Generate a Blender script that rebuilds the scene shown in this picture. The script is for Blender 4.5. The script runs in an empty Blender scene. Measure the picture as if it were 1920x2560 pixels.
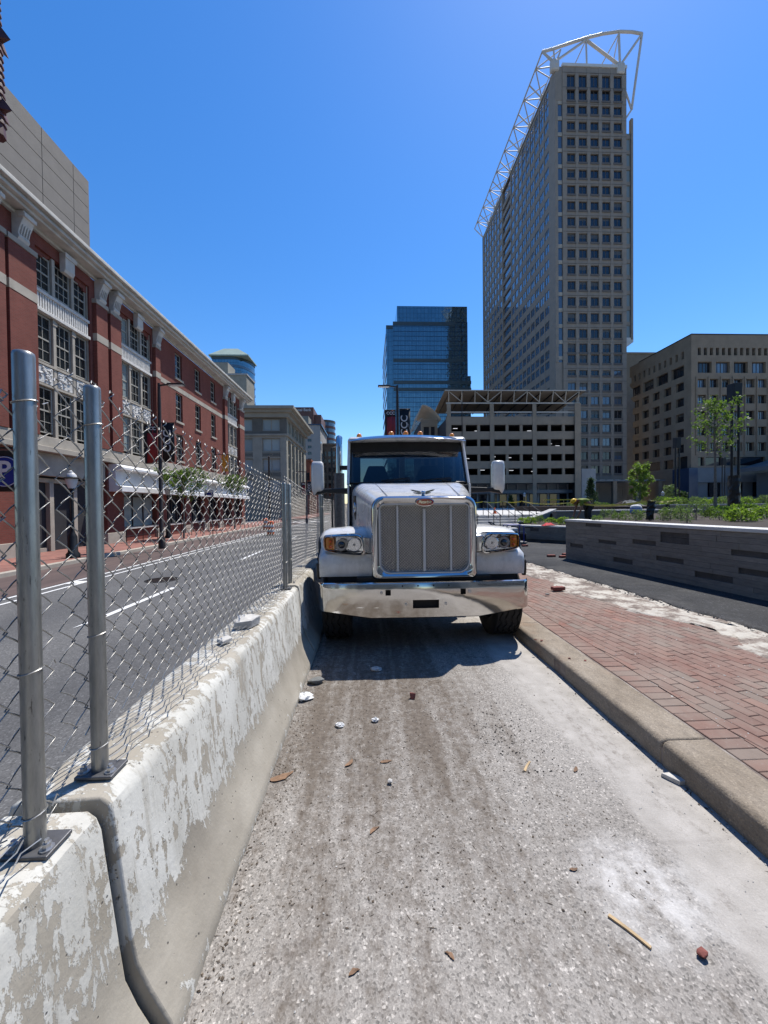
import bpy, bmesh, math, random
from mathutils import Vector, Matrix
R = math.radians
random.seed(7)
SC = bpy.context.scene
COL = SC.collection
# ---------------------------------------------------------------- camera, sky, sun, exposure
CAM_H = 1.7
cd = bpy.data.cameras.new('camera')
cd.sensor_fit = 'HORIZONTAL'; cd.sensor_width = 36.0; cd.lens = 18.0
cd.clip_start = 0.05; cd.clip_end = 3000
cam = bpy.data.objects.new('camera', cd); COL.objects.link(cam)
CAM_R = Matrix.Rotation(R(-2.27), 4, 'Z') @ Matrix.Rotation(R(90 - 0.86), 4, 'X') @ Matrix.Rotation(R(-0.6), 4, 'Z')
cam.matrix_world = Matrix.Translation((0, 0, CAM_H)) @ CAM_R
SC.camera = cam
SC.render.resolution_x = 768; SC.render.resolution_y = 1024
SUN_EL = R(63.5); SUN_DIR = Vector((0.62 * math.cos(SUN_EL), 0.785 * math.cos(SUN_EL), math.sin(SUN_EL)))
w = bpy.data.worlds.new('World'); SC.world = w; w.use_nodes = True
wn = w.node_tree; wn.nodes.clear()
sky = wn.nodes.new('ShaderNodeTexSky'); sky.sky_type = 'NISHITA'; sky.sun_disc = False
sky.sun_elevation = SUN_EL; sky.sun_rotation = math.atan2(0.62, 0.785)
sky.altitude = 0; sky.air_density = 1.25; sky.dust_density = 0.2; sky.ozone_density = 6.0
bg = wn.nodes.new('ShaderNodeBackground'); bg.inputs['Strength'].default_value = 0.10
wo = wn.nodes.new('ShaderNodeOutputWorld')
hs = wn.nodes.new('ShaderNodeHueSaturation'); hs.inputs['Hue'].default_value = 0.506; hs.inputs['Saturation'].default_value = 1.27; hs.inputs['Value'].default_value = 1.28
wn.links.new(sky.outputs[0], hs.inputs['Color']); wn.links.new(hs.outputs[0], bg.inputs[0]); wn.links.new(bg.outputs[0], wo.inputs[0])
sd = bpy.data.lights.new('sun', 'SUN'); sd.energy = 5.0; sd.angle = R(0.53); sd.color = (1.0, 0.955, 0.89)
so = bpy.data.objects.new('sun', sd); COL.objects.link(so)
so.rotation_euler = SUN_DIR.to_track_quat('Z', 'Y').to_euler()
so.location = (20, 20, 60)
SC.view_settings.view_transform = 'Standard'; SC.view_settings.look = 'None'
SC.view_settings.exposure = 0.45; SC.view_settings.gamma = 1.0
SC.render.engine = 'CYCLES'
SC.cycles.max_bounces = 8; SC.cycles.transparent_max_bounces = 16; SC.cycles.glossy_bounces = 5; SC.cycles.diffuse_bounces = 3
SC.cycles.use_denoising = True
SC.cycles.sample_clamp_indirect = 8.0

# ---------------------------------------------------------------- helpers
ORG = {}
class MB:
    """collects geometry for one mesh object"""
    def __init__(s):
        s.v = []; s.f = []; s.m = []; s.M = None
    def add(s, vs, fs, m=0):
        n = len(s.v)
        if s.M is not None: vs = [s.M @ Vector(p) for p in vs]
        s.v += [tuple(p) for p in vs]
        for f in fs:
            s.f.append([i + n for i in f]); s.m.append(m)
        return s
    def box(s, x0, x1, y0, y1, z0, z1, m=0):
        return s.add([(x0,y0,z0),(x1,y0,z0),(x1,y1,z0),(x0,y1,z0),(x0,y0,z1),(x1,y0,z1),(x1,y1,z1),(x0,y1,z1)],
              [(0,3,2,1),(4,5,6,7),(0,1,5,4),(1,2,6,5),(2,3,7,6),(3,0,4,7)], m)
    def cbox(s, c, sx, sy, sz, m=0):
        return s.box(c[0]-sx/2, c[0]+sx/2, c[1]-sy/2, c[1]+sy/2, c[2]-sz/2, c[2]+sz/2, m)
    def rings(s, rings, m=0, close=True, caps=True):
        k = len(rings[0]); vs = [p for r in rings for p in r]; fs = []
        for i in range(len(rings)-1):
            for j in range(k if close else k-1):
                a = i*k+j; b = i*k+(j+1) % k
                fs.append((a, b, b+k, a+k))
        if caps and close:
            fs.append(tuple(range(k-1, -1, -1))); fs.append(tuple((len(rings)-1)*k+j for j in range(k)))
        return s.add(vs, fs, m)
    def cyl(s, p0, p1, r0, r1=None, n=10, m=0, caps=True):
        if r1 is None: r1 = r0
        p0 = Vector(p0); p1 = Vector(p1); d = (p1-p0)
        q = d.to_track_quat('Z', 'Y')
        ring = lambda p, r: [p + q @ Vector((math.cos(2*math.pi*i/n)*r, math.sin(2*math.pi*i/n)*r, 0)) for i in range(n)]
        return s.rings([ring(p0, r0), ring(p1, r1)], m, True, caps)
    def bar(s, p0, p1, w, h, m=0):
        p0 = Vector(p0); p1 = Vector(p1); q = (p1-p0).to_track_quat('Z', 'Y')
        ring = lambda p: [p + q @ Vector((a*w/2, b*h/2, 0)) for a, b in ((-1,-1),(1,-1),(1,1),(-1,1))]
        return s.rings([ring(p0), ring(p1)], m)
    def tube(s, pts, r, n=6, m=0, rf=None, closed=False):
        pts = [Vector(p) for p in pts]; rs = []; up = Vector((0.13, 0.31, 0.94))
        for i, p in enumerate(pts):
            if closed: t = pts[(i+1) % len(pts)] - pts[i-1]
            else: t = pts[min(i+1, len(pts)-1)] - pts[max(i-1, 0)]
            t.normalize()
            a = t.cross(up)
            if a.length < 0.05: a = t.cross(Vector((1, 0.2, 0)))
            a.normalize(); b = t.cross(a)
            rr = r if rf is None else r*rf(i/(len(pts)-1))
            rs.append([p + a*math.cos(2*math.pi*k/n)*rr + b*math.sin(2*math.pi*k/n)*rr for k in range(n)])
        if closed: rs.append(rs[0])
        return s.rings(rs, m, True, not closed)
    def lathe(s, prof, n=16, m=0, c=(0,0,0), caps=True):
        return s.rings([[(c[0]+r*math.cos(2*math.pi*i/n), c[1]+r*math.sin(2*math.pi*i/n), c[2]+z) for i in range(n)] for r, z in prof], m, True, caps)
    def prism(s, poly, axis, a, b, m=0):
        """poly: 2D points; axis 'x': (y,z) swept in x, 'y': (x,z) swept in y, 'z': (x,y) swept in z"""
        f = {'x': lambda p, t: (t, p[0], p[1]), 'y': lambda p, t: (p[0], t, p[1]), 'z': lambda p, t: (p[0], p[1], t)}[axis]
        return s.rings([[f(p, a) for p in poly], [f(p, b) for p in poly]], m)
    def sphere(s, c, r, n=10, k=6, m=0, sz=1.0):
        rs = [[(c[0]+r*math.sin(math.pi*j/k)*math.cos(2*math.pi*i/n), c[1]+r*math.sin(math.pi*j/k)*math.sin(2*math.pi*i/n), c[2]-r*sz*math.cos(math.pi*j/k)) for i in range(n)] for j in range(1, k)]
        return s.rings(rs, m)
    def mesh(s, name, mats, smooth=None):
        me = bpy.data.meshes.new(name)
        me.from_pydata(s.v, [], s.f)
        mats = mats if isinstance(mats, (list, tuple)) else [mats]
        for a in mats: me.materials.append(a)
        if len(mats) > 1: me.polygons.foreach_set('material_index', s.m)
        bm = bmesh.new(); bm.from_mesh(me); bmesh.ops.recalc_face_normals(bm, faces=bm.faces); bm.to_mesh(me); bm.free()
        if smooth is not None:
            me.polygons.foreach_set('use_smooth', [True]*len(me.polygons)); me.set_sharp_from_angle(angle=R(smooth))
        me.update()
        return me
    def build(s, name, mats, parent=None, smooth=None, bevel=0, loc=None, seg=2):
        """vertices are in world coordinates; they are moved into the parent's frame"""
        if parent is not None and loc is None:
            o = ORG[parent]; s.v = [(x-o[0], y-o[1], z-o[2]) for x, y, z in s.v]
        me = s.mesh(name, mats, smooth)
        ob = bpy.data.objects.new(name, me); COL.objects.link(ob)
        if parent is not None:
            ob.parent = parent; ORG[ob] = ORG[parent]
        else: ORG[ob] = (0, 0, 0)
        if loc is not None:
            ob.location = loc
            b = ORG[parent] if parent is not None else (0, 0, 0)
            ORG[ob] = (b[0]+loc[0], b[1]+loc[1], b[2]+loc[2])
        if bevel:
            md = ob.modifiers.new('bevel', 'BEVEL'); md.width = bevel; md.segments = seg; md.limit_method = 'ANGLE'; md.angle_limit = R(40)
        return ob
def tag(o, label=None, cat=None, group=None, kind=None):
    if label: o['label'] = label
    if cat: o['category'] = cat
    if group: o['group'] = group
    if kind: o['kind'] = kind
    return o
def thing(name, label, cat, loc=(0,0,0), group=None, rz=0):
    o = bpy.data.objects.new(name, None); COL.objects.link(o); o.empty_display_size = 0.2
    o.location = loc; o.rotation_euler = (0, 0, rz); ORG[o] = tuple(loc)
    return tag(o, label, cat, group)
def inst(me, name, parent, loc, rot=(0,0,0), scale=(1,1,1)):
    """one more object sharing a mesh; loc in world coordinates"""
    o = bpy.data.objects.new(name, me); COL.objects.link(o)
    if parent is not None:
        b = ORG[parent]; o.parent = parent; o.location = (loc[0]-b[0], loc[1]-b[1], loc[2]-b[2]); 
    else: o.location = loc
    ORG[o] = tuple(loc)
    o.rotation_euler = rot; o.scale = scale
    return o
def copy_tree(o, parent=None):
    c = o.copy(); COL.objects.link(c)
    if parent is not None: c.parent = parent
    for ch in list(o.children): copy_tree(ch, c)
    return c
def G(px, py, z=0.0):
    """point at height z seen at photo pixel (1920 x 2560)"""
    d = CAM_R.to_3x3() @ Vector(((px-960)/960, -(py-1280)/960, -1))
    t = (z-CAM_H)/d.z
    return Vector((d.x*t, d.y*t, z))
def P(px, py, Y):
    """point at street distance Y seen at photo pixel"""
    d = CAM_R.to_3x3() @ Vector(((px-960)/960, -(py-1280)/960, -1))
    t = Y/d.y
    return Vector((d.x*t, Y, CAM_H+d.z*t))
def text(body, name, mat, parent, M, size=1.0, extrude=0.01, shear=0, bold=0, align='CENTER', space=1.0):
    cu = bpy.data.curves.new(name, 'FONT'); cu.body = body; cu.size = size; cu.extrude = extrude; cu.shear = shear
    cu.align_x = align; cu.align_y = 'CENTER'; cu.offset = bold; cu.space_character = space; cu.resolution_u = 3
    t = bpy.data.objects.new(name, cu); COL.objects.link(t)
    dg = bpy.context.evaluated_depsgraph_get(); dg.update()
    me = bpy.data.meshes.new_from_object(t.evaluated_get(dg)); bpy.data.objects.remove(t); bpy.data.curves.remove(cu)
    me.materials.clear(); me.materials.append(mat); me.name = name
    o = bpy.data.objects.new(name, me); COL.objects.link(o)
    if parent is not None:
        o.parent = parent; M = Matrix.Translation(-Vector(ORG[parent])) @ M
    o.matrix_basis = M; ORG[o] = tuple(M.translation)
    return o

# ---------------------------------------------------------------- materials
ALB = 0.78                                   # overall reflectance level of painted, stone and earth surfaces
class N:
    def __init__(s, name):
        s.mat = bpy.data.materials.new(name); s.mat.use_nodes = True
        s.t = s.mat.node_tree; s.b = s.t.nodes['Principled BSDF']; s.out = s.t.nodes['Material Output']
        s._c = None
    def new(s, kind, **kw):
        n = s.t.nodes.new('ShaderNode'+kind)
        for k, v in kw.items(): setattr(n, k, v)
        return n
    def link(s, a, b): s.t.links.new(a, b)
    def set(s, sock, v):
        if hasattr(v, 'is_linked') or isinstance(v, bpy.types.NodeSocket): s.link(v, sock)
        else: sock.default_value = v
    def coord(s, kind='Object'):
        if s._c is None: s._c = s.new('TexCoord')
        return s._c.outputs[kind]
    def world(s):
        return s.new('NewGeometry').outputs['Position']
    def sep(s, v):
        n = s.new('SeparateXYZ'); s.link(v, n.inputs[0]); return n.outputs
    def comb(s, x, y, z=0.0):
        n = s.new('CombineXYZ')
        for i, q in enumerate((x, y, z)): s.set(n.inputs[i], q)
        return n.outputs[0]
    def mapping(s, v, scale=(1,1,1), loc=(0,0,0), rot=(0,0,0)):
        n = s.new('Mapping'); s.link(v, n.inputs[0]); n.inputs['Scale'].default_value = scale
        n.inputs['Location'].default_value = loc; n.inputs['Rotation'].default_value = rot; return n.outputs[0]
    def noise(s, v, scale=5, detail=4, rough=0.55, dist=0.0):
        n = s.new('TexNoise'); s.link(v, n.inputs['Vector']); n.inputs['Scale'].default_value = scale
        n.inputs['Detail'].default_value = detail; n.inputs['Roughness'].default_value = rough; n.inputs['Distortion'].default_value = dist
        return n.outputs[0]
    def voronoi(s, v, scale=5, feature='F1', rand=1.0):
        n = s.new('TexVoronoi', feature=feature); s.link(v, n.inputs['Vector']); n.inputs['Scale'].default_value = scale
        n.inputs['Randomness'].default_value = rand
        return n.outputs
    def ramp(s, v, stops, const=False):
        n = s.new('ValToRGB'); s.link(v, n.inputs[0]); e = n.color_ramp.elements
        if const: n.color_ramp.interpolation = 'CONSTANT'
        while len(e) < len(stops): e.new(0.5)
        for i, (p, c) in enumerate(stops):
            e[i].position = p; e[i].color = (c, c, c, 1) if isinstance(c, (int, float)) else (*c, 1)
        return n.outputs[0]
    def mr(s, v, a, b, c=0.0, d=1.0):
        n = s.new('MapRange'); s.link(v, n.inputs[0])
        for i, q in enumerate((a, b, c, d)): n.inputs[i+1].default_value = q
        return n.outputs[0]
    def math(s, op, a, b=0.0, clamp=False):
        n = s.new('Math', operation=op, use_clamp=clamp); s.set(n.inputs[0], a); s.set(n.inputs[1], b); return n.outputs[0]
    def mix(s, f, a, b, mode='MIX'):
        n = s.new('Mix', data_type='RGBA', blend_type=mode)
        s.set(n.inputs[0], f); s.set(n.inputs[6], a if not isinstance(a, tuple) else (*a, 1)); s.set(n.inputs[7], b if not isinstance(b, tuple) else (*b, 1))
        return n.outputs[2]
    def bump(s, h, strength=0.3, dist=0.01):
        n = s.new('Bump'); s.link(h, n.inputs['Height']); n.inputs['Strength'].default_value = strength; n.inputs['Distance'].default_value = dist
        s.link(n.outputs[0], s.b.inputs['Normal']); return n
    def done(s, color=None, rough=None, metal=None, spec=None, **kw):
        if color is not None and (metal or 0) < 0.5:
            color = s.mix(1.0, color, (ALB, ALB, ALB), 'MULTIPLY')
        if color is not None: s.set(s.b.inputs['Base Color'], (*color, 1) if isinstance(color, tuple) else color)
        if rough is not None: s.set(s.b.inputs['Roughness'], rough)
        if metal is not None: s.b.inputs['Metallic'].default_value = metal
        if spec is not None: s.b.inputs['Specular IOR Level'].default_value = spec
        for k, v in kw.items(): s.set(s.b.inputs[k.replace('_', ' ')], v)
        return s.mat
def simple(name, c, rough=0.6, metal=0.0, var=0.12, scale=3.0, bump=0.0, bscale=40, spec=0.4, **kw):
    n = N(name); p = n.world()
    f = n.noise(p, scale, 5, 0.6)
    lo = tuple(max(0, q*(1-var)) for q in c); hi = tuple(min(1, q*(1+var)) for q in c)
    col = n.ramp(f, [(0.3, lo), (0.7, hi)])
    if bump:
        n.bump(n.noise(p, bscale, 4, 0.6), bump, 0.01)
    return n.done(col, rough, metal, spec, **kw)
M = {}
def mk_materials():
    # --- lane: worn exposed-aggregate concrete with dirt
    n = N('lane_concrete'); p = n.world(); xyz = n.sep(p)
    big = n.noise(p, 0.9, 5, 0.6)
    base = n.ramp(big, [(0.3, (0.28, 0.257, 0.228)), (0.7, (0.38, 0.353, 0.318))])
    v1 = n.voronoi(p, 115); c1 = n.sep(v1['Color'])[0]
    agg = n.ramp(c1, [(0.0, 0.5), (0.11, 0.78), (0.27, 1.0), (0.78, 1.0), (0.89, 1.25), (0.96, 1.7)], True)
    v2 = n.voronoi(p, 250); c2 = n.sep(v2['Color'])[1]
    agg2 = n.ramp(c2, [(0.0, 0.8), (0.25, 0.97), (0.75, 1.05), (0.93, 1.25)], True)
    col = n.mix(1.0, n.mix(0.85, base, agg, 'MULTIPLY'), agg2, 'MULTIPLY')
    # smoother pale gutter pan along the kerb
    wob = n.noise(n.mapping(p, (2, 0.8, 1)), 2.0, 4)
    gx = n.math('ADD', xyz[0], n.math('MULTIPLY', wob, 0.5))
    gm = n.mr(gx, 1.62, 1.74)
    pan = n.mix(0.35, n.ramp(n.noise(p, 7, 5), [(0.3, (0.36, 0.335, 0.30)), (0.7, (0.47, 0.44, 0.40))]), agg2, 'MULTIPLY')
    col = n.mix(gm, col, pan)
    # dirt: brown silt dragged in bands along the lane
    st = n.noise(n.mapping(p, (5.5, 0.55, 1)), 1.0, 6, 0.62, 0.3)
    fine = n.noise(n.mapping(p, (1, .7, 1)), 17, 8, 0.82)
    yb = n.math('MULTIPLY', n.mr(xyz[1], 0.6, 2.8), n.mr(xyz[1], 9.0, 5.0))
    xb = n.math('MULTIPLY', n.mr(xyz[0], -0.95, -0.4), n.mr(xyz[0], 1.3, 0.45))
    zone = n.math('MULTIPLY', yb, xb)
    dm = n.math('ADD', n.math('MULTIPLY', st, 0.55), n.math('MULTIPLY', fine, 0.75))
    dm = n.math('ADD', dm, n.math('MULTIPLY', zone, 0.23))
    dm = n.mr(dm, 0.70, 0.90)
    dcol = n.ramp(n.noise(p, 30, 4), [(0.3, (0.085, 0.066, 0.05)), (0.7, (0.17, 0.14, 0.11))])
    gv = n.math('ADD', xyz[0], n.math('MULTIPLY', n.noise(p, 5, 3), 0.06))
    g1 = n.math('MULTIPLY', n.mr(n.math('ABSOLUTE', n.math('SUBTRACT', gv, -0.17)), 0.034, 0.012), n.mr(xyz[1], 1.5, 2.2))
    g2 = n.math('MULTIPLY', n.mr(n.math('ABSOLUTE', n.math('SUBTRACT', gv, 0.26)), 0.026, 0.010), n.mr(xyz[1], 2.0, 2.6))
    dm = n.math('MULTIPLY', dm, n.math('SUBTRACT', 1.0, n.math('MULTIPLY', n.math('MULTIPLY', n.math('ADD', g1, g2, True), n.mr(n.noise(n.mapping(p, (3, 1, 1)), 3, 5, .7), .35, .62)), 0.5)))
    col = n.mix(n.math('MULTIPLY', dm, 0.92), col, dcol)
    # pale spilled mortar dust
    dx = n.math('MULTIPLY', n.math('SUBTRACT', xyz[0], 1.20), 2.6); dy = n.math('MULTIPLY', n.math('SUBTRACT', xyz[1], 1.62), 2.6)
    rr = n.math('ADD', n.math('MULTIPLY', dx, dx), n.math('MULTIPLY', dy, dy))
    dust = n.math('MULTIPLY', n.mr(rr, 0.75, 0.0), n.mr(n.noise(p, 9, 5, 0.65), 0.35, 0.62))
    col = n.mix(n.math('MULTIPLY', dust, 0.8), col, (0.66, 0.64, 0.61))
    # dark oily spots
    sp = n.mr(n.noise(p, 2.3, 3), 0.70, 0.76)
    col = n.mix(n.math('MULTIPLY', sp, 0.55), col, (0.09, 0.085, 0.08))
    # hairline cracks
    ck = n.new('TexVoronoi', feature='DISTANCE_TO_EDGE'); n.link(n.mix(0.12, p, n.new('TexNoise').outputs['Color']), ck.inputs['Vector']); ck.inputs['Scale'].default_value = 0.42
    crk = n.mr(ck.outputs[0], 0.006, 0.0)
    col = n.mix(n.math('MULTIPLY', crk, 0.16), col, (0.12, 0.10, 0.09))
    h = n.math('ADD', n.math('MULTIPLY', n.noise(p, 120, 3), 0.6), n.math('MULTIPLY', v1['Distance'], 0.6))
    h = n.math('ADD', h, n.math('MULTIPLY', n.noise(p, 16, 4), 1.6))
    n.bump(h, 0.32, 0.006)
    M['lane'] = n.done(col, 0.88, spec=0.25)
    # --- street asphalt
    n = N('street_asphalt'); p = n.world()
    b = n.ramp(n.noise(n.mapping(p, (1, 0.35, 1)), 0.6, 5), [(0.3, (0.095, 0.095, 0.097)), (0.7, (0.15, 0.148, 0.145))])
    v = n.voronoi(p, 70); a = n.ramp(n.sep(v['Color'])[0], [(0, 0.6), (0.2, 0.9), (0.8, 1.1), (0.93, 1.7)], True)
    col = n.mix(0.8, b, a, 'MULTIPLY'); n.bump(n.noise(p, 90, 3), 0.5, 0.006)
    M['asphalt'] = n.done(col, 0.85, spec=0.3)
    n = N('fresh_asphalt'); p = n.world()
    b = n.ramp(n.noise(p, 2.5, 6, 0.65), [(0.3, (0.016, 0.017, 0.019)), (0.7, (0.036, 0.037, 0.04))])
    v = n.voronoi(p, 60); a = n.ramp(n.sep(v['Color'])[0], [(0, 0.5), (0.3, 1.0), (0.85, 1.6), (0.95, 3.2)], True)
    col = n.mix(0.8, b, a, 'MULTIPLY')
    dustm = n.math('MULTIPLY', n.mr(n.noise(p, 1.2, 6, 0.7), 0.5, 0.72), 0.25)
    col = n.mix(dustm, col, (0.2, 0.19, 0.17)); n.bump(n.noise(p, 70, 3), 0.7, 0.01)
    M['fresh_asphalt'] = n.done(col, 0.8, spec=0.35)
    n = N('brick_lane'); p = n.world()
    M['buslane'] = n.done(n.ramp(n.noise(n.mapping(p, (3, 0.4, 1)), 1.0, 6), [(0.3, (0.085, 0.062, 0.058)), (0.7, (0.135, 0.095, 0.085))]), 0.85, spec=0.3)
    M['ground'] = simple('ground_grey', (0.2, 0.195, 0.185), 0.9, var=0.2, scale=0.3)
    M['paint'] = simple('road_paint', (0.72, 0.72, 0.7), 0.7, var=0.12, scale=9)
    # --- barrier: bare concrete with peeling white paint
    n = N('barrier_concrete'); p = n.world(); xyz = n.sep(p)
    bare = n.ramp(n.noise(p, 3.0, 6, 0.6), [(0.3, (0.33, 0.295, 0.235)), (0.7, (0.45, 0.41, 0.34))])
    streak = n.noise(n.mapping(p, (3, 5.5, 1.9)), 2.2, 8, 0.72, 0.5)
    chips = n.noise(n.mapping(p, (9, 9, 6)), 3.2, 6, 0.75)
    hgt = n.mr(xyz[2], 0.20, 0.36, -0.30, 0.0)
    toppen = n.mr(xyz[2], 0.785, 0.81, 0.0, -0.10)
    toe = n.mr(xyz[2], 0.16, 0.04, 0.0, 0.20)
    s0 = n.math('ADD', n.math('MULTIPLY', streak, 0.85), n.math('MULTIPLY', chips, 0.55))
    near = n.mr(xyz[1], 1.3, 0.9, 0.0, -0.06)
    s0 = n.math('ADD', n.math('ADD', n.math('ADD', s0, hgt), n.math('ADD', toppen, near)), toe)
    pm = n.mr(s0, 0.645, 0.66)
    white = n.ramp(n.noise(p, 2.0, 6, 0.6), [(0.3, (0.57, 0.555, 0.50)), (0.7, (0.70, 0.685, 0.625))])
    grey = n.noise(n.mapping(p, (1, 1, 0.35)), 4.0, 6)
    white = n.mix(n.mr(grey, 0.42, 0.72), white, (0.46, 0.44, 0.385))
    drip = n.noise(n.mapping(p, (6, 16, 0.9)), 2.0, 5, 0.6)
    white = n.mix(n.math('MULTIPLY', n.mr(drip, 0.56, 0.70), 0.55), white, (0.38, 0.35, 0.29))
    stain = n.math('MULTIPLY', n.mr(n.noise(p, 1.6, 5), 0.52, 0.7), 0.5)
    bare = n.mix(stain, bare, (0.20, 0.175, 0.14))
    col = n.mix(pm, bare, white)
    pit = n.voronoi(p, 34); pm2 = n.math('MULTIPLY', n.mr(pit['Distance'], 0.16, 0.08), n.mr(n.sep(pit['Color'])[0], 0.66, 0.7))
    col = n.mix(n.math('MULTIPLY', pm2, 0.75), col, (0.08, 0.07, 0.06))
    hh = n.math('SUBTRACT', n.math('ADD', n.math('MULTIPLY', pm, 0.45), n.math('MULTIPLY', n.noise(p, 60, 4), 0.5)), n.math('MULTIPLY', pm2, 1.2))
    n.bump(hh, 0.6, 0.006)
    M['barrier'] = n.done(col, 0.85, spec=0.25)
    # --- stone kerb
    n = N('kerb_granite'); p = n.world()
    b = n.ramp(n.noise(n.mapping(p, (1, 0.6, 1)), 3.0, 6, 0.6), [(0.28, (0.22, 0.175, 0.125)), (0.5, (0.32, 0.265, 0.20)), (0.75, (0.42, 0.36, 0.285))])
    v = n.voronoi(p, 130); a = n.ramp(n.sep(v['Color'])[0], [(0, 0.5), (0.12, 0.85), (0.8, 1.1), (0.93, 1.45)], True)
    col = n.mix(0.45, b, a, 'MULTIPLY')
    stn = n.mr(n.noise(n.mapping(p, (2, 1, 3)), 6, 8, .75), .5, .7); col = n.mix(n.math('MULTIPLY', stn, .5), col, (.12, .10, .08))
    rust = n.mr(n.noise(p, 1.3, 4), 0.52, 0.68); col = n.mix(n.math('MULTIPLY', rust, 0.4), col, (0.33, 0.17, 0.09))
    n.bump(n.math('ADD', n.noise(p, 30, 5, 0.7), n.math('MULTIPLY', n.noise(p, 110, 3), 0.5)), 0.7, 0.01)
    M['kerb'] = n.done(col, 0.85, spec=0.25)
    # --- paving brick: each brick its own tone, pale mortar dust smeared over
    n = N('paving_brick'); p = n.world()
    oi = n.new('ObjectInfo').outputs['Random']
    b = n.ramp(oi, [(0.0, (0.16, 0.07, 0.052)), (0.3, (0.205, 0.094, 0.07)), (0.6, (0.235, 0.115, 0.086)), (0.75, (0.20, 0.135, 0.105)), (0.88, (0.18, 0.145, 0.118)), (1.0, (0.30, 0.12, 0.08))])
    b = n.mix(0.5, b, n.ramp(n.noise(p, 16, 6, 0.65), [(0.25, 0.55), (0.75, 1.35)]), 'MULTIPLY')
    sm = n.noise(n.mapping(p, (1, 0.8, 1), rot=(0, 0, 0.4)), 2.3, 7, 0.7)
    dm = n.mr(sm, 0.32, 0.66, 0.15, 0.92)
    b = n.mix(dm, b, (0.27, 0.21, 0.17))
    spk = n.mr(n.noise(p, 38, 5, 0.75), 0.62, 0.72); b = n.mix(n.math('MULTIPLY', spk, 0.5), b, (0.42, 0.39, 0.36))
    n.bump(n.noise(p, 70, 4, 0.7), 0.6, 0.004)
    M['paver'] = n.done(b, 0.85, spec=0.25)
    n = N('paver_bed'); p = n.world(); xyz = n.sep(p)
    b = n.ramp(n.noise(p, 3.0, 7, 0.7), [(0.35, (0.10, 0.08, 0.07)), (0.5, (0.22, 0.18, 0.155)), (0.7, (0.42, 0.38, 0.34))])
    n.bump(n.noise(p, 40, 5), 0.5, 0.01)
    M['paver_bed'] = n.done(b, 0.9, spec=0.2)
    n = N('sand'); p = n.world()
    b = n.ramp(n.noise(p, 3.5, 8, 0.72), [(0.36, (0.15, 0.12, 0.10)), (0.47, (0.30, 0.25, 0.21)), (0.54, (0.52, 0.48, 0.41)), (0.72, (0.64, 0.60, 0.52))])
    n.bump(n.noise(p, 22, 6, 0.7), 0.8, 0.02)
    M['sand'] = n.done(b, 0.95, spec=0.15)
    # --- retaining wall stone
    n = N('wall_stone'); p = n.world(); oi = n.new('ObjectInfo').outputs['Random']
    b = n.ramp(oi, [(0, (0.215, 0.196, 0.168)), (0.5, (0.235, 0.214, 0.184)), (1, (0.262, 0.238, 0.204))])
    st = n.noise(n.mapping(p, (2.5, 2.5, 9)), 2.0, 7, 0.7, 0.5)
    b = n.mix(0.75, b, n.ramp(st, [(0.25, 0.6), (0.7, 1.25)]), 'MULTIPLY')
    n.bump(n.noise(n.mapping(p, (2, 2, 8)), 12, 6, 0.7), 0.35, 0.006)
    M['stone'] = n.done(b, 0.8, spec=0.3)
    M['stone_dark'] = simple('wall_stone_dark', (0.075, 0.07, 0.065), 0.75, var=0.25, scale=8, bump=0.3)
    M['coping'] = simple('coping_pale', (0.66, 0.645, 0.61), 0.8, var=0.08, scale=6, bump=0.15)
    M['soil'] = simple('soil', (0.045, 0.032, 0.024), 0.95, var=0.45, scale=14, bump=1.0, bscale=25)
    M['plaza'] = simple('plaza_concrete', (0.56, 0.545, 0.51), 0.85, var=0.12, scale=1.2, bump=0.1)
    # --- metals and glass
    n = N('galvanised'); p = n.world()
    b = n.ramp(n.noise(n.mapping(p, (14, 14, 2.5)), 4, 6, 0.7), [(0.3, (0.22, 0.225, 0.215)), (0.7, (0.34, 0.34, 0.325))])
    dr = n.mr(n.noise(n.mapping(p, (20, 20, 3)), 5, 5, 0.7), 0.62, 0.68); b = n.mix(n.math('MULTIPLY', dr, 0.7), b, (0.05, 0.045, 0.04))
    M['galv'] = n.done(b, 0.36, 0.75)
    M['wire'] = simple('wire_galvanised', (0.36, 0.35, 0.33), 0.42, 0.7, 0.15, 30)
    M['steel_plate'] = simple('plate_steel', (0.13, 0.13, 0.135), 0.5, 0.7, 0.25, 25)
    M['bolt'] = simple('bolt_zinc', (0.5, 0.5, 0.5), 0.35, 0.9, 0.1, 20)
    n = N('chrome'); p = n.world()
    M['chrome'] = n.done((0.50, 0.51, 0.525), n.mr(n.noise(p, 9, 5), 0.35, 0.8, 0.03, 0.14), 1.0)
    n = N('bumper_chrome'); p = n.world()
    f = n.noise(n.mapping(p, (1.5, 1.5, 4)), 2, 4, 0.6)
    n.bump(n.noise(n.mapping(p, (1.0, 1, 1.6)), 2.2, 2), 0.16, 0.03)
    M['bumper'] = n.done(n.ramp(f, [(0.3, (0.55, 0.53, 0.50)), (0.7, (0.64, 0.625, 0.60))]), n.mr(f, 0.3, 0.75, 0.05, 0.13), 1.0)
    n = N('truck_white'); p = n.world()
    f = n.noise(p, 5, 6, 0.6); hz_ = n.sep(p)[2]
    M['white'] = n.done(n.mix(n.math('MULTIPLY', n.mr(n.noise(n.mapping(p, (3, 3, 1.2)), 3, 7, .7), .42, .75), n.mr(hz_, 2.2, 0.9, .08, .45)), n.ramp(f, [(0.3, (0.69, 0.685, 0.66)), (0.7, (0.76, 0.755, 0.735))]), (0.40, 0.36, 0.31)), n.mr(f, .3, .7, .22, .36), spec=0.5, Coat_Weight=0.6, Coat_Roughness=0.06)
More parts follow.
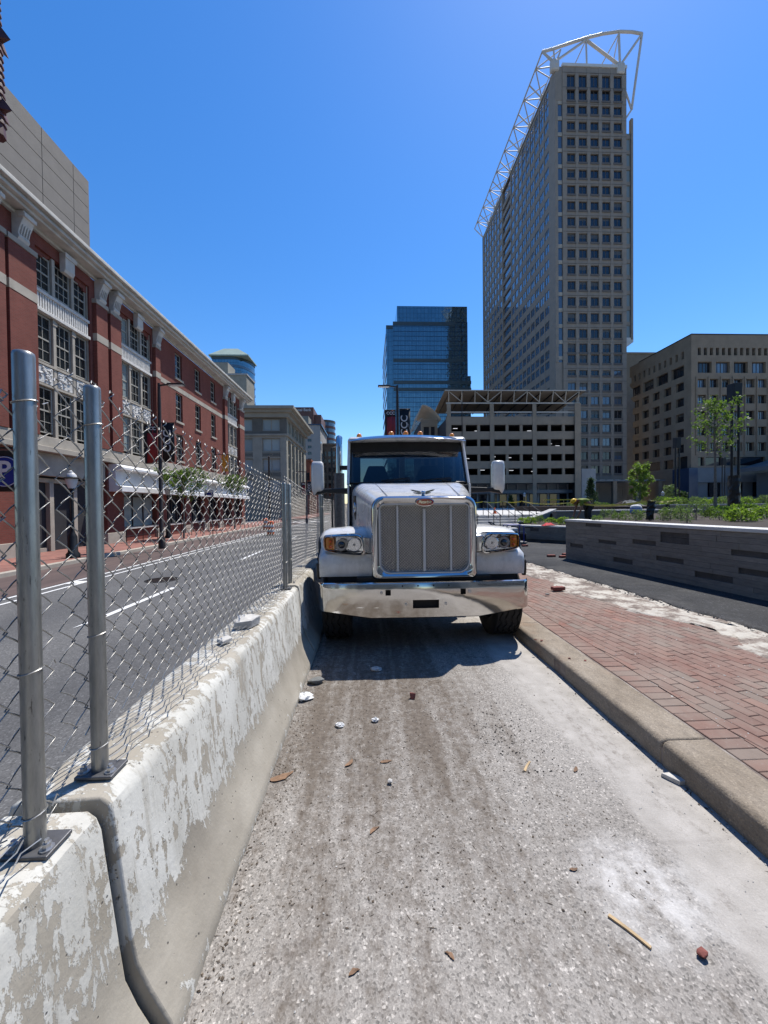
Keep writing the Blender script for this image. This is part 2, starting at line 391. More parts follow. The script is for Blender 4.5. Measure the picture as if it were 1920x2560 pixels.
    M['blind'] = simple('window_blind', (0.10, 0.098, 0.092), 0.25, var=0.15, scale=0.8)
    M['black'] = simple('black_plastic', (0.016, 0.016, 0.017), 0.45, var=0.3, scale=8)
    M['rubber'] = simple('tyre_rubber', (0.026, 0.025, 0.025), 0.8, var=0.35, scale=10, bump=0.3, bscale=60)
    M['dark'] = simple('underbody_dark', (0.014, 0.014, 0.015), 0.7, var=0.3)
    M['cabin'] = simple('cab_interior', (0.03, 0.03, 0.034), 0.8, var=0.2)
    M['amber'] = simple('amber_lens', (1.0, 0.31, 0.02), 0.18, var=0.15, scale=60, Coat_Weight=0.7)
    M['reflector'] = simple('lamp_reflector', (0.62, 0.63, 0.65), 0.12, 0.9, 0.2, 80)
    M['lampgrey'] = simple('lamp_bezel_grey', (0.22, 0.22, 0.23), 0.3, 0.6, 0.2, 30)
    M['grille_wire'] = simple('grille_wire', (0.27, 0.26, 0.25), 0.3, 0.8, 0.2, 60)
    M['emblem'] = simple('emblem_red', (0.36, 0.012, 0.02), 0.25, var=0.1, Coat_Weight=0.8)
    def thin_glass(name, tint, refl=0.06):
        n = N(name); n.t.nodes.remove(n.b)
        tr = n.new('BsdfTransparent'); tr.inputs[0].default_value = (*tint, 1)
        gl = n.new('BsdfGlossy'); gl.inputs['Roughness'].default_value = 0.015
        fr = n.new('Fresnel'); fr.inputs[0].default_value = 1.5
        mx = n.new('MixShader'); n.link(fr.outputs[0], mx.inputs[0]); n.link(tr.outputs[0], mx.inputs[1]); n.link(gl.outputs[0], mx.inputs[2])
        n.link(mx.outputs[0], n.out.inputs[0]); return n.mat
    M['windshield'] = thin_glass('windshield_glass', (0.30, 0.35, 0.36))
    M['lens'] = thin_glass('lamp_lens', (0.93, 0.94, 0.95))
    def pane(name, c, rough=0.04, metal=0.0, wav=0.02, spec=0.8, coat=0.0):
        n = N(name); p = n.world()
        oi = n.new('ObjectInfo').outputs['Random']
        col = n.mix(1.0, c, n.ramp(oi, [(0, 0.7), (1, 1.25)]), 'MULTIPLY')
        n.bump(n.noise(p, 0.7, 2), wav, 0.3)
        return n.done(col, rough, metal, spec, Coat_Weight=coat)
    M['glass_dark'] = pane('window_glass_dark', (0.017, 0.019, 0.025))
    M['glass_blue'] = pane('window_glass_blue', (0.085, 0.115, 0.165), 0.05, 0.0, 0.03, 1.0, 0.6)
    M['glass_old'] = pane('window_glass_old', (0.02, 0.022, 0.022), 0.06, 0.0, 0.06, 0.6)
    M['glass_pale'] = pane('window_glass_pale', (0.30, 0.36, 0.36), 0.12, 0.0, 0.05, 0.6)
    # mirror glass of the office tower, slightly wavy pane by pane
    n = N('mirror_glass'); p = n.world(); xyz = n.sep(p)
    br = n.new('TexBrick'); br.offset = 0.0; n.link(n.comb(n.math('ADD', xyz[0], xyz[1]), xyz[2]), br.inputs['Vector'])
    br.inputs['Scale'].default_value = 1.0; br.inputs['Brick Width'].default_value = 1.5; br.inputs['Row Height'].default_value = 1.95; br.inputs['Mortar Size'].default_value = 0.045
    br.inputs['Color1'].default_value = (0.15, 0.22, 0.25, 1); br.inputs['Color2'].default_value = (0.18, 0.255, 0.285, 1); br.inputs['Mortar'].default_value = (0.03, 0.05, 0.065, 1)
    n.bump(n.noise(n.mapping(p, (1, 1, 1.6)), 0.55, 2), 0.05, 0.6)
    M['mirror'] = n.done(br.outputs[0], 0.03, 0.92)
    M['mirror_band'] = simple('tower_band', (0.075, 0.10, 0.11), 0.35, 0.3, 0.08, 0.4)
    # --- masonry
    def masonry(name, c1, c2, mort, along='y', bw=0.22, bh=0.075, var=0.25, ms=0.012):
        n = N(name); p = n.world(); xyz = n.sep(p)
        br = n.new('TexBrick'); n.link(n.comb(n.math('ADD', xyz[1], xyz[0]), xyz[2]), br.inputs['Vector'])
        br.inputs['Scale'].default_value = 1.0; br.inputs['Brick Width'].default_value = bw; br.inputs['Row Height'].default_value = bh; br.inputs['Mortar Size'].default_value = ms
        br.inputs['Color1'].default_value = (*c1, 1); br.inputs['Color2'].default_value = (*c2, 1); br.inputs['Mortar'].default_value = (*mort, 1)
        d = n.ramp(n.noise(n.mapping(p, (1, 1, 0.5)), 0.9, 6, 0.65), [(0.25, 1-var), (0.75, 1+var*0.6)])
        n.bump(br.outputs['Fac'], -0.4, 0.01)
        return n.done(n.mix(1.0, br.outputs[0], d, 'MULTIPLY'), 0.85, spec=0.2)
    M['brick'] = masonry('red_brick', (0.20, 0.056, 0.042), (0.25, 0.073, 0.054), (0.20, 0.09, 0.072))
    M['brick_orange'] = masonry('orange_brick', (0.34, 0.105, 0.055), (0.42, 0.14, 0.075), (0.28, 0.14, 0.1))
    M['limestone'] = simple('limestone', (0.43, 0.385, 0.32), 0.85, var=0.18, scale=1.5, bump=0.2, bscale=12)
    M['trim'] = simple('painted_trim', (0.62, 0.60, 0.55), 0.7, var=0.14, scale=2.5)
    M['cornice'] = simple('cornice_paint', (0.55, 0.53, 0.48), 0.7, var=0.16, scale=1.8)
    M['sash'] = simple('window_sash', (0.40, 0.38, 0.33), 0.7, var=0.1)
    M['terracotta'] = simple('terracotta_white', (0.68, 0.66, 0.62), 0.75, var=0.2, scale=7, bump=0.8, bscale=9)
    M['panel_grey'] = simple('precast_panel', (0.21, 0.192, 0.172), 0.85, var=0.08, scale=1.5, bump=0.3, bscale=8)
    M['joint'] = simple('panel_joint', (0.06, 0.055, 0.05), 0.9)
    M['concrete_tan'] = simple('tan_concrete', (0.255, 0.205, 0.15), 0.88, var=0.14, scale=0.5, bump=0.2, bscale=6)
    M['garage'] = simple('garage_concrete', (0.32, 0.255, 0.185), 0.88, var=0.12, scale=0.6, bump=0.2, bscale=6)
    M['tower_stone'] = simple('tower_granite', (0.30, 0.255, 0.21), 0.75, var=0.10, scale=0.7)
    M['tower_panel'] = simple('tower_granite_dark', (0.15, 0.13, 0.115), 0.75, var=0.10, scale=0.7)
    M['truss'] = simple('truss_paint', (0.60, 0.57, 0.53), 0.5, var=0.08, scale=0.5)
    M['canopy_steel'] = simple('canopy_steel', (0.50, 0.45, 0.38), 0.55, var=0.1, scale=0.5)
    M['steel_white'] = simple('white_steel', (0.72, 0.70, 0.66), 0.5, var=0.08, scale=0.5)
    M['stone_olive'] = simple('olive_stone', (0.33, 0.31, 0.255), 0.85, var=0.14, scale=0.5)
    M['stone_olive_dark'] = simple('olive_stone_dark', (0.14, 0.135, 0.115), 0.8, var=0.15, scale=0.6)
    M['pale_wall'] = simple('pale_render', (0.40, 0.395, 0.385), 0.85, var=0.06, scale=0.4)
    M['maroon_wall'] = simple('maroon_granite', (0.16, 0.075, 0.06), 0.6, var=0.15, scale=0.4)
    M['brown_wall'] = simple('brown_masonry', (0.22, 0.165, 0.12), 0.85, var=0.2, scale=0.5)
    M['copper'] = simple('green_copper', (0.36, 0.45, 0.38), 0.7, var=0.12, scale=0.4)
    M['maroon'] = simple('maroon_tile', (0.085, 0.028, 0.03), 0.6, var=0.35, scale=3)
    M['iron'] = simple('black_iron', (0.014, 0.014, 0.015), 0.5, 0.2, 0.3, 6)
    M['bronze'] = simple('bronze_paint', (0.045, 0.032, 0.028), 0.5, 0.2, 0.2, 6)
    M['white_sign'] = simple('white_fascia', (0.78, 0.78, 0.78), 0.6, var=0.05)
    M['banner_black'] = simple('banner_black', (0.012, 0.012, 0.013), 0.6, var=0.2)
    n = N('banner_red'); p = n.world()
    M['banner_red'] = n.done(n.ramp(n.noise(n.mapping(p, (4, 4, 0.8)), 1.5, 5), [(0.3, (0.14, 0.008, 0.012)), (0.7, (0.42, 0.025, 0.03))]), 0.6)
    M['letter'] = simple('letter_white', (0.74, 0.74, 0.73), 0.6, var=0.05)
    M['letter_dim'] = simple('letter_grey', (0.42, 0.40, 0.38), 0.6, var=0.05)
    M['blue'] = simple('sign_blue', (0.01, 0.03, 0.25), 0.45, var=0.1)
    M['orange'] = simple('safety_orange', (0.80, 0.13, 0.02), 0.5, var=0.1)
    M['yellow'] = simple('caution_yellow', (0.62, 0.52, 0.05), 0.5, var=0.15, scale=8)
    M['hivis'] = simple('hivis_shirt', (0.16, 0.21, 0.02), 0.8, var=0.3, scale=10)
    M['hat'] = simple('hard_hat', (0.75, 0.48, 0.02), 0.35, var=0.05)
    M['trouser'] = simple('dark_trousers', (0.025, 0.026, 0.032), 0.85, var=0.3, scale=10)
    M['skin'] = simple('skin', (0.28, 0.15, 0.10), 0.6, var=0.1)
    M['bark'] = simple('tree_bark', (0.20, 0.175, 0.145), 0.9, var=0.35, scale=12, bump=0.8, bscale=30)
    def leaf(name, c, c2):
        n = N(name); p = n.world()
        col = n.ramp(n.noise(p, 6.0, 4, 0.7), [(0.25, c), (0.75, c2)])
        n.done(col, 0.5, spec=0.35)
        tl = n.new('BsdfTranslucent'); n.link(n.mix(1.0, col, (1.3, 1.5, 0.6), 'MULTIPLY'), tl.inputs[0])
        mx = n.new('MixShader'); mx.inputs[0].default_value = 0.4
        n.link(n.b.outputs[0], mx.inputs[1]); n.link(tl.outputs[0], mx.inputs[2]); n.link(mx.outputs[0], n.out.inputs[0])
        return n.mat
    M['leaf'] = leaf('leaf_green', (0.06, 0.105, 0.025), (0.15, 0.21, 0.06))
    M['leaf_dark'] = leaf('leaf_conifer', (0.018, 0.04, 0.014), (0.045, 0.08, 0.025))
    M['leaf_bright'] = leaf('leaf_bright', (0.11, 0.18, 0.035), (0.24, 0.31, 0.075))
    M['leaf_grey'] = leaf('leaf_grey', (0.085, 0.13, 0.06), (0.18, 0.23, 0.115))
    M['paper'] = simple('white_paper', (0.72, 0.72, 0.70), 0.8, var=0.1, scale=20)
    M['wood'] = simple('raw_wood', (0.50, 0.36, 0.20), 0.8, var=0.2, scale=20)
    M['deadleaf'] = simple('dead_leaf', (0.22, 0.13, 0.075), 0.8, var=0.4, scale=25)
    M['rock'] = simple('rock_chunk', (0.16, 0.165, 0.16), 0.85, var=0.3, scale=15, bump=0.6)
    M['rock_pale'] = simple('rock_pale', (0.55, 0.53, 0.49), 0.85, var=0.15, scale=15, bump=0.5)
    M['brick_bit'] = simple('brick_fragment', (0.22, 0.07, 0.055), 0.85, var=0.2, scale=30, bump=0.4)
    n = N('debris_mix'); oi = n.coord('Generated'); p = n.world()
    M['debris'] = n.done(n.ramp(n.noise(p, 55, 2), [(0.3, (0.075, 0.055, 0.04)), (0.5, (0.14, 0.11, 0.082)), (0.62, (0.25, 0.21, 0.165)), (0.75, (0.45, 0.40, 0.33))]), 0.9, spec=0.2)
    M['debris_dark'] = simple('dark_crumbs', (0.04, 0.035, 0.032), 0.85, var=0.4, scale=30)
    def glow(name, c, s):
        n = N(name); return n.done(c, 0.5, Emission_Color=(*c, 1), Emission_Strength=s)
    M['tube'] = glow('lit_tube', (0.9, 0.93, 1.0), 0.9)
    M['globe'] = simple('lamp_globe', (0.62, 0.63, 0.64), 0.35, var=0.06)
    M['navy'] = simple('navy_panel', (0.035, 0.06, 0.12), 0.25, 0.2, 0.1, 0.4)
    M['slate'] = simple('slate_panel', (0.16, 0.18, 0.20), 0.5, 0.1, 0.1, 0.4)
mk_materials()

# ================================================================ ground, road, kerbs
ZL = -0.45                                   # the street beyond the barrier lies lower
def sheet(name, pts, mat, label=None):
    mb = MB(); mb.add(pts, [tuple(range(len(pts)))]); o = mb.build(name, mat); return tag(o, kind='structure')
sheet('ground', [(-1500,-600,-0.62),(1500,-600,-0.62),(1500,2000,-0.62),(-1500,2000,-0.62)], M['ground'])
mb = MB()
xs = [-1.1 + i*3.1/8 for i in range(9)]
mb.add([(x, y, 0) for y in (-40, 60) for x in xs], [(i, i+1, i+10, i+9) for i in range(8)])
tag(mb.build('traffic_lane', M['lane']), kind='structure')
prof = [(-1.1, -0.004), (-1.6, -0.06), (-2.6, -0.24), (-4.0, ZL), (-11.65, ZL)]
mb = MB(); mb.add([(x, y, z) for y in (-40, 320) for x, z in prof], [(i, i+1, i+6, i+5) for i in range(4)])
tag(mb.build('street', M['asphalt']), kind='structure')
sheet('bus_lane', [(-11.65,-40,ZL+0.004),(-8.95,-40,ZL+0.004),(-8.95,60,ZL+0.004),(-11.65,60,ZL+0.004)], M['buslane'])
def mark(x0, x1, y0, y1, name='lane_marking', taper=0):
    z = ZL+0.009
    return sheet(name, [(x0, y0, z), (x1, y0+taper, z), (x1, y1, z), (x0, y1, z)], M['paint'])
mark(-8.86, -8.75, -10, 120, 'edge_line'); mark(-8.42, -8.32, -10, 120, 'edge_line')
mark(-5.37, -5.23, 7.1, 10.6, taper=0.5)
for k in range(1, 9): mark(-5.37, -5.23, 7.0+k*9.1, 10.1+k*9.1)
mark(-8.75, -8.42, 11.4, 11.8)
for k in range(6): mark(-11+k*0.9, -10.5+k*0.9, 54, 58)
# manhole cover in the street: flat iron ring and lid with ribs
c = G(405, 1450, ZL)
mh = thing('manhole_cover', 'dark round iron manhole cover set in the grey street asphalt', 'manhole', (c.x, c.y, ZL))
mb = MB(); mb.lathe([(0.46, 0.0), (0.46, 0.012), (0.40, 0.014), (0.40, 0.0)], 28, c=c); mb.build('rim', M['iron'], mh)
mb = MB(); mb.lathe([(0.39, 0.0), (0.39, 0.012)], 28, c=c)
for i in range(-4, 5):
    hw = math.sqrt(0.38**2-(i*0.085)**2); mb.box(c.x-hw, c.x+hw, c.y+i*0.085-0.012, c.y+i*0.085+0.012, ZL+0.0125, ZL+0.02)
mb.build('lid', M['bronze'], mh)
# far kerb and brick pavement by the red building
mb = MB(); mb.box(-11.9, -11.65, -5, 60, ZL-0.1, ZL+0.15); tag(mb.build('far_kerb', M['limestone'], bevel=0.02), kind='structure')
M['pave_red'] = M['brick']
n = N('far_brick_pavement'); p = n.world()
br = n.new('TexBrick'); n.link(p, br.inputs['Vector']); br.inputs['Scale'].default_value = 1; br.inputs['Brick Width'].default_value = 0.22; br.inputs['Row Height'].default_value = 0.11; br.inputs['Mortar Size'].default_value = 0.008
br.inputs['Color1'].default_value = (0.24, 0.09, 0.07, 1); br.inputs['Color2'].default_value = (0.32, 0.13, 0.10, 1); br.inputs['Mortar'].default_value = (0.25, 0.16, 0.13, 1)
M['pave_red'] = n.done(n.mix(1.0, br.outputs[0], n.ramp(n.noise(p, 1.2, 6), [(0.3, 0.75), (0.7, 1.15)]), 'MULTIPLY'), 0.85)
mb = MB(); mb.box(-16, -11.9, -5, 60, ZL-0.1, ZL+0.146); tag(mb.build('far_pavement', M['pave_red']), kind='structure')
mb = MB(); mb.box(-16, -11.0, 68, 130, ZL-0.1, ZL+0.15); tag(mb.build('far_block_pavement', M['pave_red']), kind='structure')

# near kerb of granite blocks
KX = 1.885; KT = 0.165
kb = tag(MB().box(KX+0.004, KX+0.27, -6, 26, -0.3, KT-0.05).build('near_kerb', M['paver_bed']), kind='structure')
y = -3.0
kprof = [(KX, -0.05), (KX, KT-0.035), (KX+0.012, KT-0.012), (KX+0.04, KT), (KX+0.30, KT), (KX+0.30, -0.05)]
for L in (2.3, 3.10, 2.5, 2.6, 3.0, 2.8, 3.0, 2.6, 2.9):
    mb = MB(); rs = []
    kk = 9
    for i in range(kk+1):
        t = y+0.006+(L-0.012)*i/kk
        jx = random.uniform(-0.006, 0.006); jz = random.uniform(-0.004, 0.004)
        rs.append([(a+jx*(1 if j < 4 else 0), t, b+(jz if 0 < j < 5 else 0)) for j, (a, b) in enumerate(kprof)])
    mb.rings(rs); mb.build('kerb_stone', M['kerb'], kb, smooth=50, bevel=0.012)
    y += L

# brick pavement: soldier course along the kerb, then running bond, slightly turned
X0 = KX+0.32; ZP = 0.16
bedpts = [(X0-0.02, -5), (5.2, -5), (4.66, 4.3), (4.22, 10.0), (3.5, 24), (X0-0.02, 24)]
mb = MB(); mb.prism(bedpts, 'z', -0.2, ZP-0.006)
pav = tag(mb.build('brick_pavement', M['paver_bed']), kind='structure')
def brickmesh(lx, ly):
    mb = MB(); b = 0.0035; zt = 0.03
    mb.rings([[(-lx/2, -ly/2, -0.02), (lx/2, -ly/2, -0.02), (lx/2, ly/2, -0.02), (-lx/2, ly/2, -0.02)],
              [(-lx/2, -ly/2, zt-b), (lx/2, -ly/2, zt-b), (lx/2, ly/2, zt-b), (-lx/2, ly/2, zt-b)],
              [(-lx/2+b, -ly/2+b, zt), (lx/2-b, -ly/2+b, zt), (lx/2-b, ly/2-b, zt), (-lx/2+b, ly/2-b, zt)]])
    return mb
ang = R(7.7)
def edge_x(yy):  # limit of intact bricks
    return 4.63-0.0774*(yy-4.3) - (0.62+0.25*min(1, max(0, (yy-4)/4))) + 0.16*math.sin(yy*1.7) + 0.1*math.sin(yy*4.3+1)
spots = []
BL, BW, GAP = 0.205, 0.098, 0.005
yy = 0.9
while yy < 12.5:                               # soldier course
    spots.append((X0+BL/2+0.003, yy, 0, 0)); yy += BW+GAP
ca, sa = math.cos(ang), math.sin(ang); cuts = []
for i in range(-16, 52):
    for j in range(-4, 64):
        u = (i+0.5)*(BW+GAP); v = (j+0.5*(i % 2))*(BL+GAP)+0.6
        x = X0+BL+0.02+u*ca-v*sa+0.95; yv = u*sa+v*ca
        if x < X0+BL+0.012+0.5*(BW*ca+BL*sa):
            if 0.9 < yv < 12.3 and x > X0+BL-0.1: cuts.append((x, yv))
            continue
        if yv < 0.9 or yv > 12.3: continue
        if x > edge_x(yv)+random.uniform(-0.12, 0.12): continue
        spots.append((x, yv, ang, 1))
def seen(s):
    d = Vector((s[0], s[1], 0)); q = d.y*math.cos(R(2.27))+d.x*math.sin(R(2.27)); lat = d.x*math.cos(R(2.27))-d.y*math.sin(R(2.27))
    return q > 0.3 and abs(lat/q) < 1.02
vis = [s for s in spots if seen(s)]
vis.sort(key=lambda s: s[0]**2+s[1]**2)
me_run = brickmesh(BW, BL).mesh('brick', M['paver']); me_sold = brickmesh(BL, BW).mesh('brick', M['paver'])
for s in vis[:300]:
    inst(me_run if s[3] else me_sold, 'brick', pav, (s[0], s[1], ZP-0.028+random.uniform(-0.002, 0.002)), (random.uniform(-.008, .008), random.uniform(-.01, .01), s[2]+random.uniform(-.008, .008)))
far = MB()
for s in vis[300:]+[q for q in spots if not seen(q)]:
    far.M = Matrix.Translation((s[0], s[1], ZP-0.028+random.uniform(-0.002, 0.002))) @ Matrix.Rotation(s[2], 4, 'Z')
    t = brickmesh(BW, BL) if s[3] else brickmesh(BL, BW); far.add(t.v, t.f)
far.M = None
for x, yv in cuts:                              # bricks cut along the soldier course
    q = [(x+a*ca-b*sa, yv+a*sa+b*ca) for a, b in ((-BW/2, -BL/2), (BW/2, -BL/2), (BW/2, BL/2), (-BW/2, BL/2))]; lim = X0+BL+0.010; out = []
    for a, b in zip(q, q[1:]+q[:1]):
        if a[0] >= lim: out.append(a)
        if (a[0]-lim)*(b[0]-lim) < 0: t = (lim-a[0])/(b[0]-a[0]); out.append((lim, a[1]+t*(b[1]-a[1])))
    if len(out) > 2 and max(o_[0] for o_ in out)-lim > 0.02: far.prism(out, 'z', ZP-0.04, ZP+0.002+random.uniform(-.002, .002))
n = N('paving_brick_far'); p = n.world()
v = n.voronoi(n.mapping(p, (9.5, 4.7, 1), rot=(0, 0, -0.078)), 1.0)
b = n.ramp(n.sep(v['Color'])[0], [(0.0, (0.165, 0.064, 0.045)), (0.4, (0.215, 0.086, 0.06)), (0.7, (0.25, 0.105, 0.075)), (1.0, (0.19, 0.13, 0.10))])
b = n.mix(n.mr(n.noise(n.mapping(p, (1, 0.8, 1), rot=(0, 0, 0.4)), 2.3, 7, 0.7), 0.32, 0.66, 0.15, 0.92), b, (0.27, 0.21, 0.17))
n.bump(n.noise(p, 70, 4, 0.7), 0.6, 0.004)
M['paver_far'] = n.done(b, 0.85, spec=0.25)
tag(far.build('far_bricks', M['paver_far'], pav), kind='stuff')
# spilled sand strip over the edge of the bricks: an uneven low heap
mb = MB(); vs = []; fs = []; ny, nx = 90, 16
for i in range(ny+1):
    yv = 0.5+i*(15.0/ny)
    xe = 4.659-0.0774*(yv-4.3)+0.02
    x_in = edge_x(yv)-0.10
    for j in range(nx+1):
        t = j/nx; x = x_in+(xe-x_in)*t
        hgt = 0.014*math.sin(math.pi*min(1, t*1.15))+random.uniform(-0.011, 0.016)
        if j == 0 : hgt = -0.03
        vs.append((x+random.uniform(-.03, .03), yv+random.uniform(-.03, .03), ZP+hgt))
for i in range(ny):
    for j in range(nx):
        a = i*(nx+1)+j; fs.append((a, a+1, a+nx+2, a+nx+1))
mb.add(vs, fs); tag(mb.build('sand_strip', M['sand'], smooth=80), kind='structure')
# fresh asphalt path with a ragged edge
vs = []; fs = []
for i in range(81):
    yv = 0.0+i*0.25
    vs += [(4.659-0.0774*(yv-4.3)+random.uniform(-.025, .025), yv, ZP+0.004), (4.69-0.0774*(yv-4.3)+random.uniform(-.02, .02), yv, ZP+0.035), (9.5, yv, ZP+0.035)]
for i in range(80):
    a = i*3; fs += [(a, a+1, a+4, a+3), (a+1, a+2, a+5, a+4)]
mb = MB(); mb.add(vs, fs); tag(mb.build('asphalt_path', M['fresh_asphalt'], smooth=60), kind='structure')
mb = MB(); mb.box(3.0, 9.45, 20, 26, -0.2, ZP+0.02); tag(mb.build('asphalt_apron', M['fresh_asphalt']), kind='structure')
# ================================================================ concrete barrier segments
BX = -0.64                                   # toe of the face seen from the lane
half = [(0, 0.0), (0, 0.06), (-0.012, 0.085), (-0.075, 0.20), (-0.108, 0.28), (-0.128, 0.37), (-0.172, 0.755), (-0.185, 0.79), (-0.215, 0.81)]
CXB = BX-0.335
bprof = [(BX+x, z) for x, z in half] + [(2*CXB-(BX+x), z) for x, z in reversed(half)]
joints = [1.205+3.16*k for k in range(-1, 9)]
blabels = ['pale concrete barrier with white paint worn off its lower face, beyond a dark joint',
           'long concrete barrier with flaking white paint carrying a broken white slab',
           'concrete barrier beside the front wheel of the white truck, half in shadow']
def barrier(k):
    a = joints[k]+0.008; b = joints[k+1]-0.008
    rnd = random.Random(k)
    dz = -0.032 if k == 0 else rnd.uniform(-0.012, 0.012); dx = -0.014 if k == 0 else rnd.uniform(-0.015, 0.015)
    o = thing('concrete_barrier', blabels[k] if k < 3 else 'concrete barrier further along the lane beside the truck', 'barrier', (CXB, a, 0), 'barrier segments lining the lane')
    mb = MB(); rs = []; nn = 26
    for i in range(nn+1):
        t = a+(b-a)*i/nn
        rs.append([(x+dx+rnd.uniform(-.004, .004), t, max(0, z+dz*(z > 0.02))+ (rnd.uniform(-.004, .004) if z > .05 else 0)) for x, z in bprof])
    mb.rings(rs); body = mb.build('body', M['barrier'], o, smooth=30, bevel=0.008)
    # lifting slot strip at the seen end and a steel loop in the joint
    mb = MB(); mb.box(CXB-0.055+dx, CXB+0.055+dx, b+0.002, b+0.013, 0.2, 0.66); mb.build('joint_key', M['stone_dark'], o)
    return o
for k in range(8): barrier(k)

# ================================================================ chain-link panels bolted on the barriers
FX = -0.922
def top_z(y): return 2.10-0.05*(max(y, 1.0)-1.33) if y < 4.3 else max(1.84, 1.96-0.014*(y-4.3))
PP = 0.048
def wire_mesh(nz, mat):
    """one zig-zag wire, unit height nz periods, knuckled at the top"""
    pts = []
    h = 2*PP
    for i in range(nz*2+1):
        s = 1 if i % 2 else 0
        yb = s*PP; z = i*PP
        pts.append((0.0035 if s else -0.0035, yb+(0.003 if s else -0.003), z))
        if i < nz*2:
            pts.append((0.0, PP/2+(0.004 if s else -0.004), z+PP*0.5))
    y0 = pts[-1]
    pts += [(0.006, y0[1]+0.010, y0[2]+0.012), (0.002, y0[1]+0.020, y0[2]+0.02), (-0.006, y0[1]+0.012, y0[2]+0.03), (-0.002, y0[1]+0.002, y0[2]+0.018)]
    mb = MB(); mb.tube(pts, 0.0024, 5); return mb.mesh('wire', mat, smooth=80)
NZ = 12
wm = wire_mesh(NZ, M['wire'])
def post_parts(o, y, zt, ties=(0.30, 0.86)):
    z0 = 0.779 if y < joints[1] else 0.811
    mb = MB(); n = 18
    mb.lathe([(0.0245, z0+0.008), (0.0245, zt-0.012), (0.0232, zt-0.003), (0.019, zt)], n, c=(FX, y, 0))
    po = mb.build('post', M['galv'], o, smooth=50)
    mb = MB(); mb.box(FX-0.055, FX+0.066, y-0.045, y+0.045, z0-0.002, z0+0.009); pl = mb.build('base_plate', M['steel_plate'], po, bevel=0.003)
    for bx in (0.047, -0.04):
        mb = MB(); mb.cyl((FX+bx, y-0.02, z0+0.009), (FX+bx, y-0.02, z0+0.013), 0.017, n=12); mb.cyl((FX+bx, y-0.02, z0+0.013), (FX+bx, y-0.02, z0+0.026), 0.011, n=6); mb.cyl((FX+bx, y-0.02, z0+0.026), (FX+bx, y-0.02, z0+0.036), 0.006, n=8)
        mb.build('bolt', M['bolt'], po)
    for f in ties:
        zz = z0+(zt-z0)*f; pts = [(FX+0.0272*math.cos(a), y+0.0272*math.sin(a), zz+0.006*math.sin(a+1)) for a in [2*math.pi*i/14 for i in range(14)]]
        mb = MB(); mb.tube(pts, 0.0019, 4, closed=True)
        mb.tube([(FX+0.03, y+0.02, zz), (FX+0.02, y+0.05, zz+0.012), (FX+0.005, y+0.075, zz-0.01)], 0.0019, 4)
        mb.build('tie_wire', M['wire'], po, smooth=80)
def fence_panel(k, ya, yb, single):
    lab = ['chain-link fence panel cut by a thick galvanised post above the dark barrier joint', 'chain-link fence panel standing above the broken white slab', 'chain-link fence panel just ahead of the truck fender', ][k] if k < 3 else 'chain-link fence panel alongside the truck cab'
    o = thing('chain_link_panel', lab, 'fence', (FX, ya, 0.8), 'chain-link panels on the barriers')
    rnd = random.Random(50+k)
    for y in (ya, yb): post_parts(o, y, top_z(y)+0.012, (0.36, 0.07, 0.9) if y < 2 else (0.25, 0.8))
    w0 = ya-0.115; cnt = int((yb-ya+0.25)/PP); zb = 0.818
    big = MB()
    for i in range(cnt):
        y = w0+i*PP
        hz = (top_z((ya+yb)/2)-zb-0.04)/(2*PP*(NZ+.5))
        z = zb+(PP*hz if i % 2 else 0)-0.06*(y-(ya+yb)/2)*(k < 3)
        tilt = rnd.uniform(-.004, .004)+0.004*math.sin(i*.21)
        loc = (FX-0.033+0.006*math.sin(i*0.13+k), y, z+(0.0 if k >= 3 else 0.04))
        if single: inst(wm, 'wire', o, loc, (0, tilt, 0), (1, 1, hz))
        else:
            big.M = Matrix.Translation(loc) @ Matrix.Diagonal((1, 1, hz, 1)); big.add([v.co for v in wm.vertices], [tuple(p.vertices) for p in wm.polygons])
    if not single:
        big.M = None; tag(big.build('wire_mesh', M['wire'], o, smooth=80), kind='stuff')
    # slack bottom roll of mesh lying on the barrier
    mb = MB()
    for s in range(4):
        pts = [(FX-0.05+0.030*s+0.012*math.sin(t*2.1+s*2), ya+0.03+(yb-ya-0.06)*t/60, zb+0.006+0.016*(1-s/4)*abs(math.sin(t*1.1+s))) for t in range(61)]
        mb.tube(pts, 0.0021, 4)
    mb.build('bottom_roll', M['wire'], o, smooth=80)
ends = [(joints[k]+0.125, joints[k+1]-0.13) for k in range(8)]
for k in range(8): fence_panel(k, ends[k][0], ends[k][1], k < 4)

# pieces lying on the barrier
def chunk(name, c, sx, sy, sz, mat, label, cat, seed, rz=0, flat=0.0, grp=None, n=9):
    """an irregular broken lump: convex hull of random points"""
    rnd = random.Random(seed); bm = bmesh.new()
    for i in range(n*2):
        v = Vector((rnd.uniform(-1, 1), rnd.uniform(-1, 1), rnd.uniform(-1, 1)))
        if flat: v = Vector((v.x, v.y, 1 if v.z > 0 else -1))
        else: v = v.normalized()*rnd.uniform(.75, 1)
        bm.verts.new((v.x*sx/2, v.y*sy/2, (v.z+1)*sz/2))
    h = bmesh.ops.convex_hull(bm, input=bm.verts)
    bmesh.ops.delete(bm, geom=[g for g in h['geom_interior'] if isinstance(g, bmesh.types.BMVert)], context='VERTS')
    zmin = min(v.co.z for v in bm.verts)
    for v in bm.verts: v.co.z -= zmin
    me = bpy.data.meshes.new(name); bm.to_mesh(me); bm.free(); me.materials.append(mat)
    o = bpy.data.objects.new(name, me); COL.objects.link(o); o.location = c; o.rotation_euler = (0, 0, rz)
    md = o.modifiers.new('bevel', 'BEVEL'); md.width = min(sx, sy, sz)*0.05; md.segments = 1
    return tag(o, label, cat, grp)
q = G(615, 1563, 0.81)
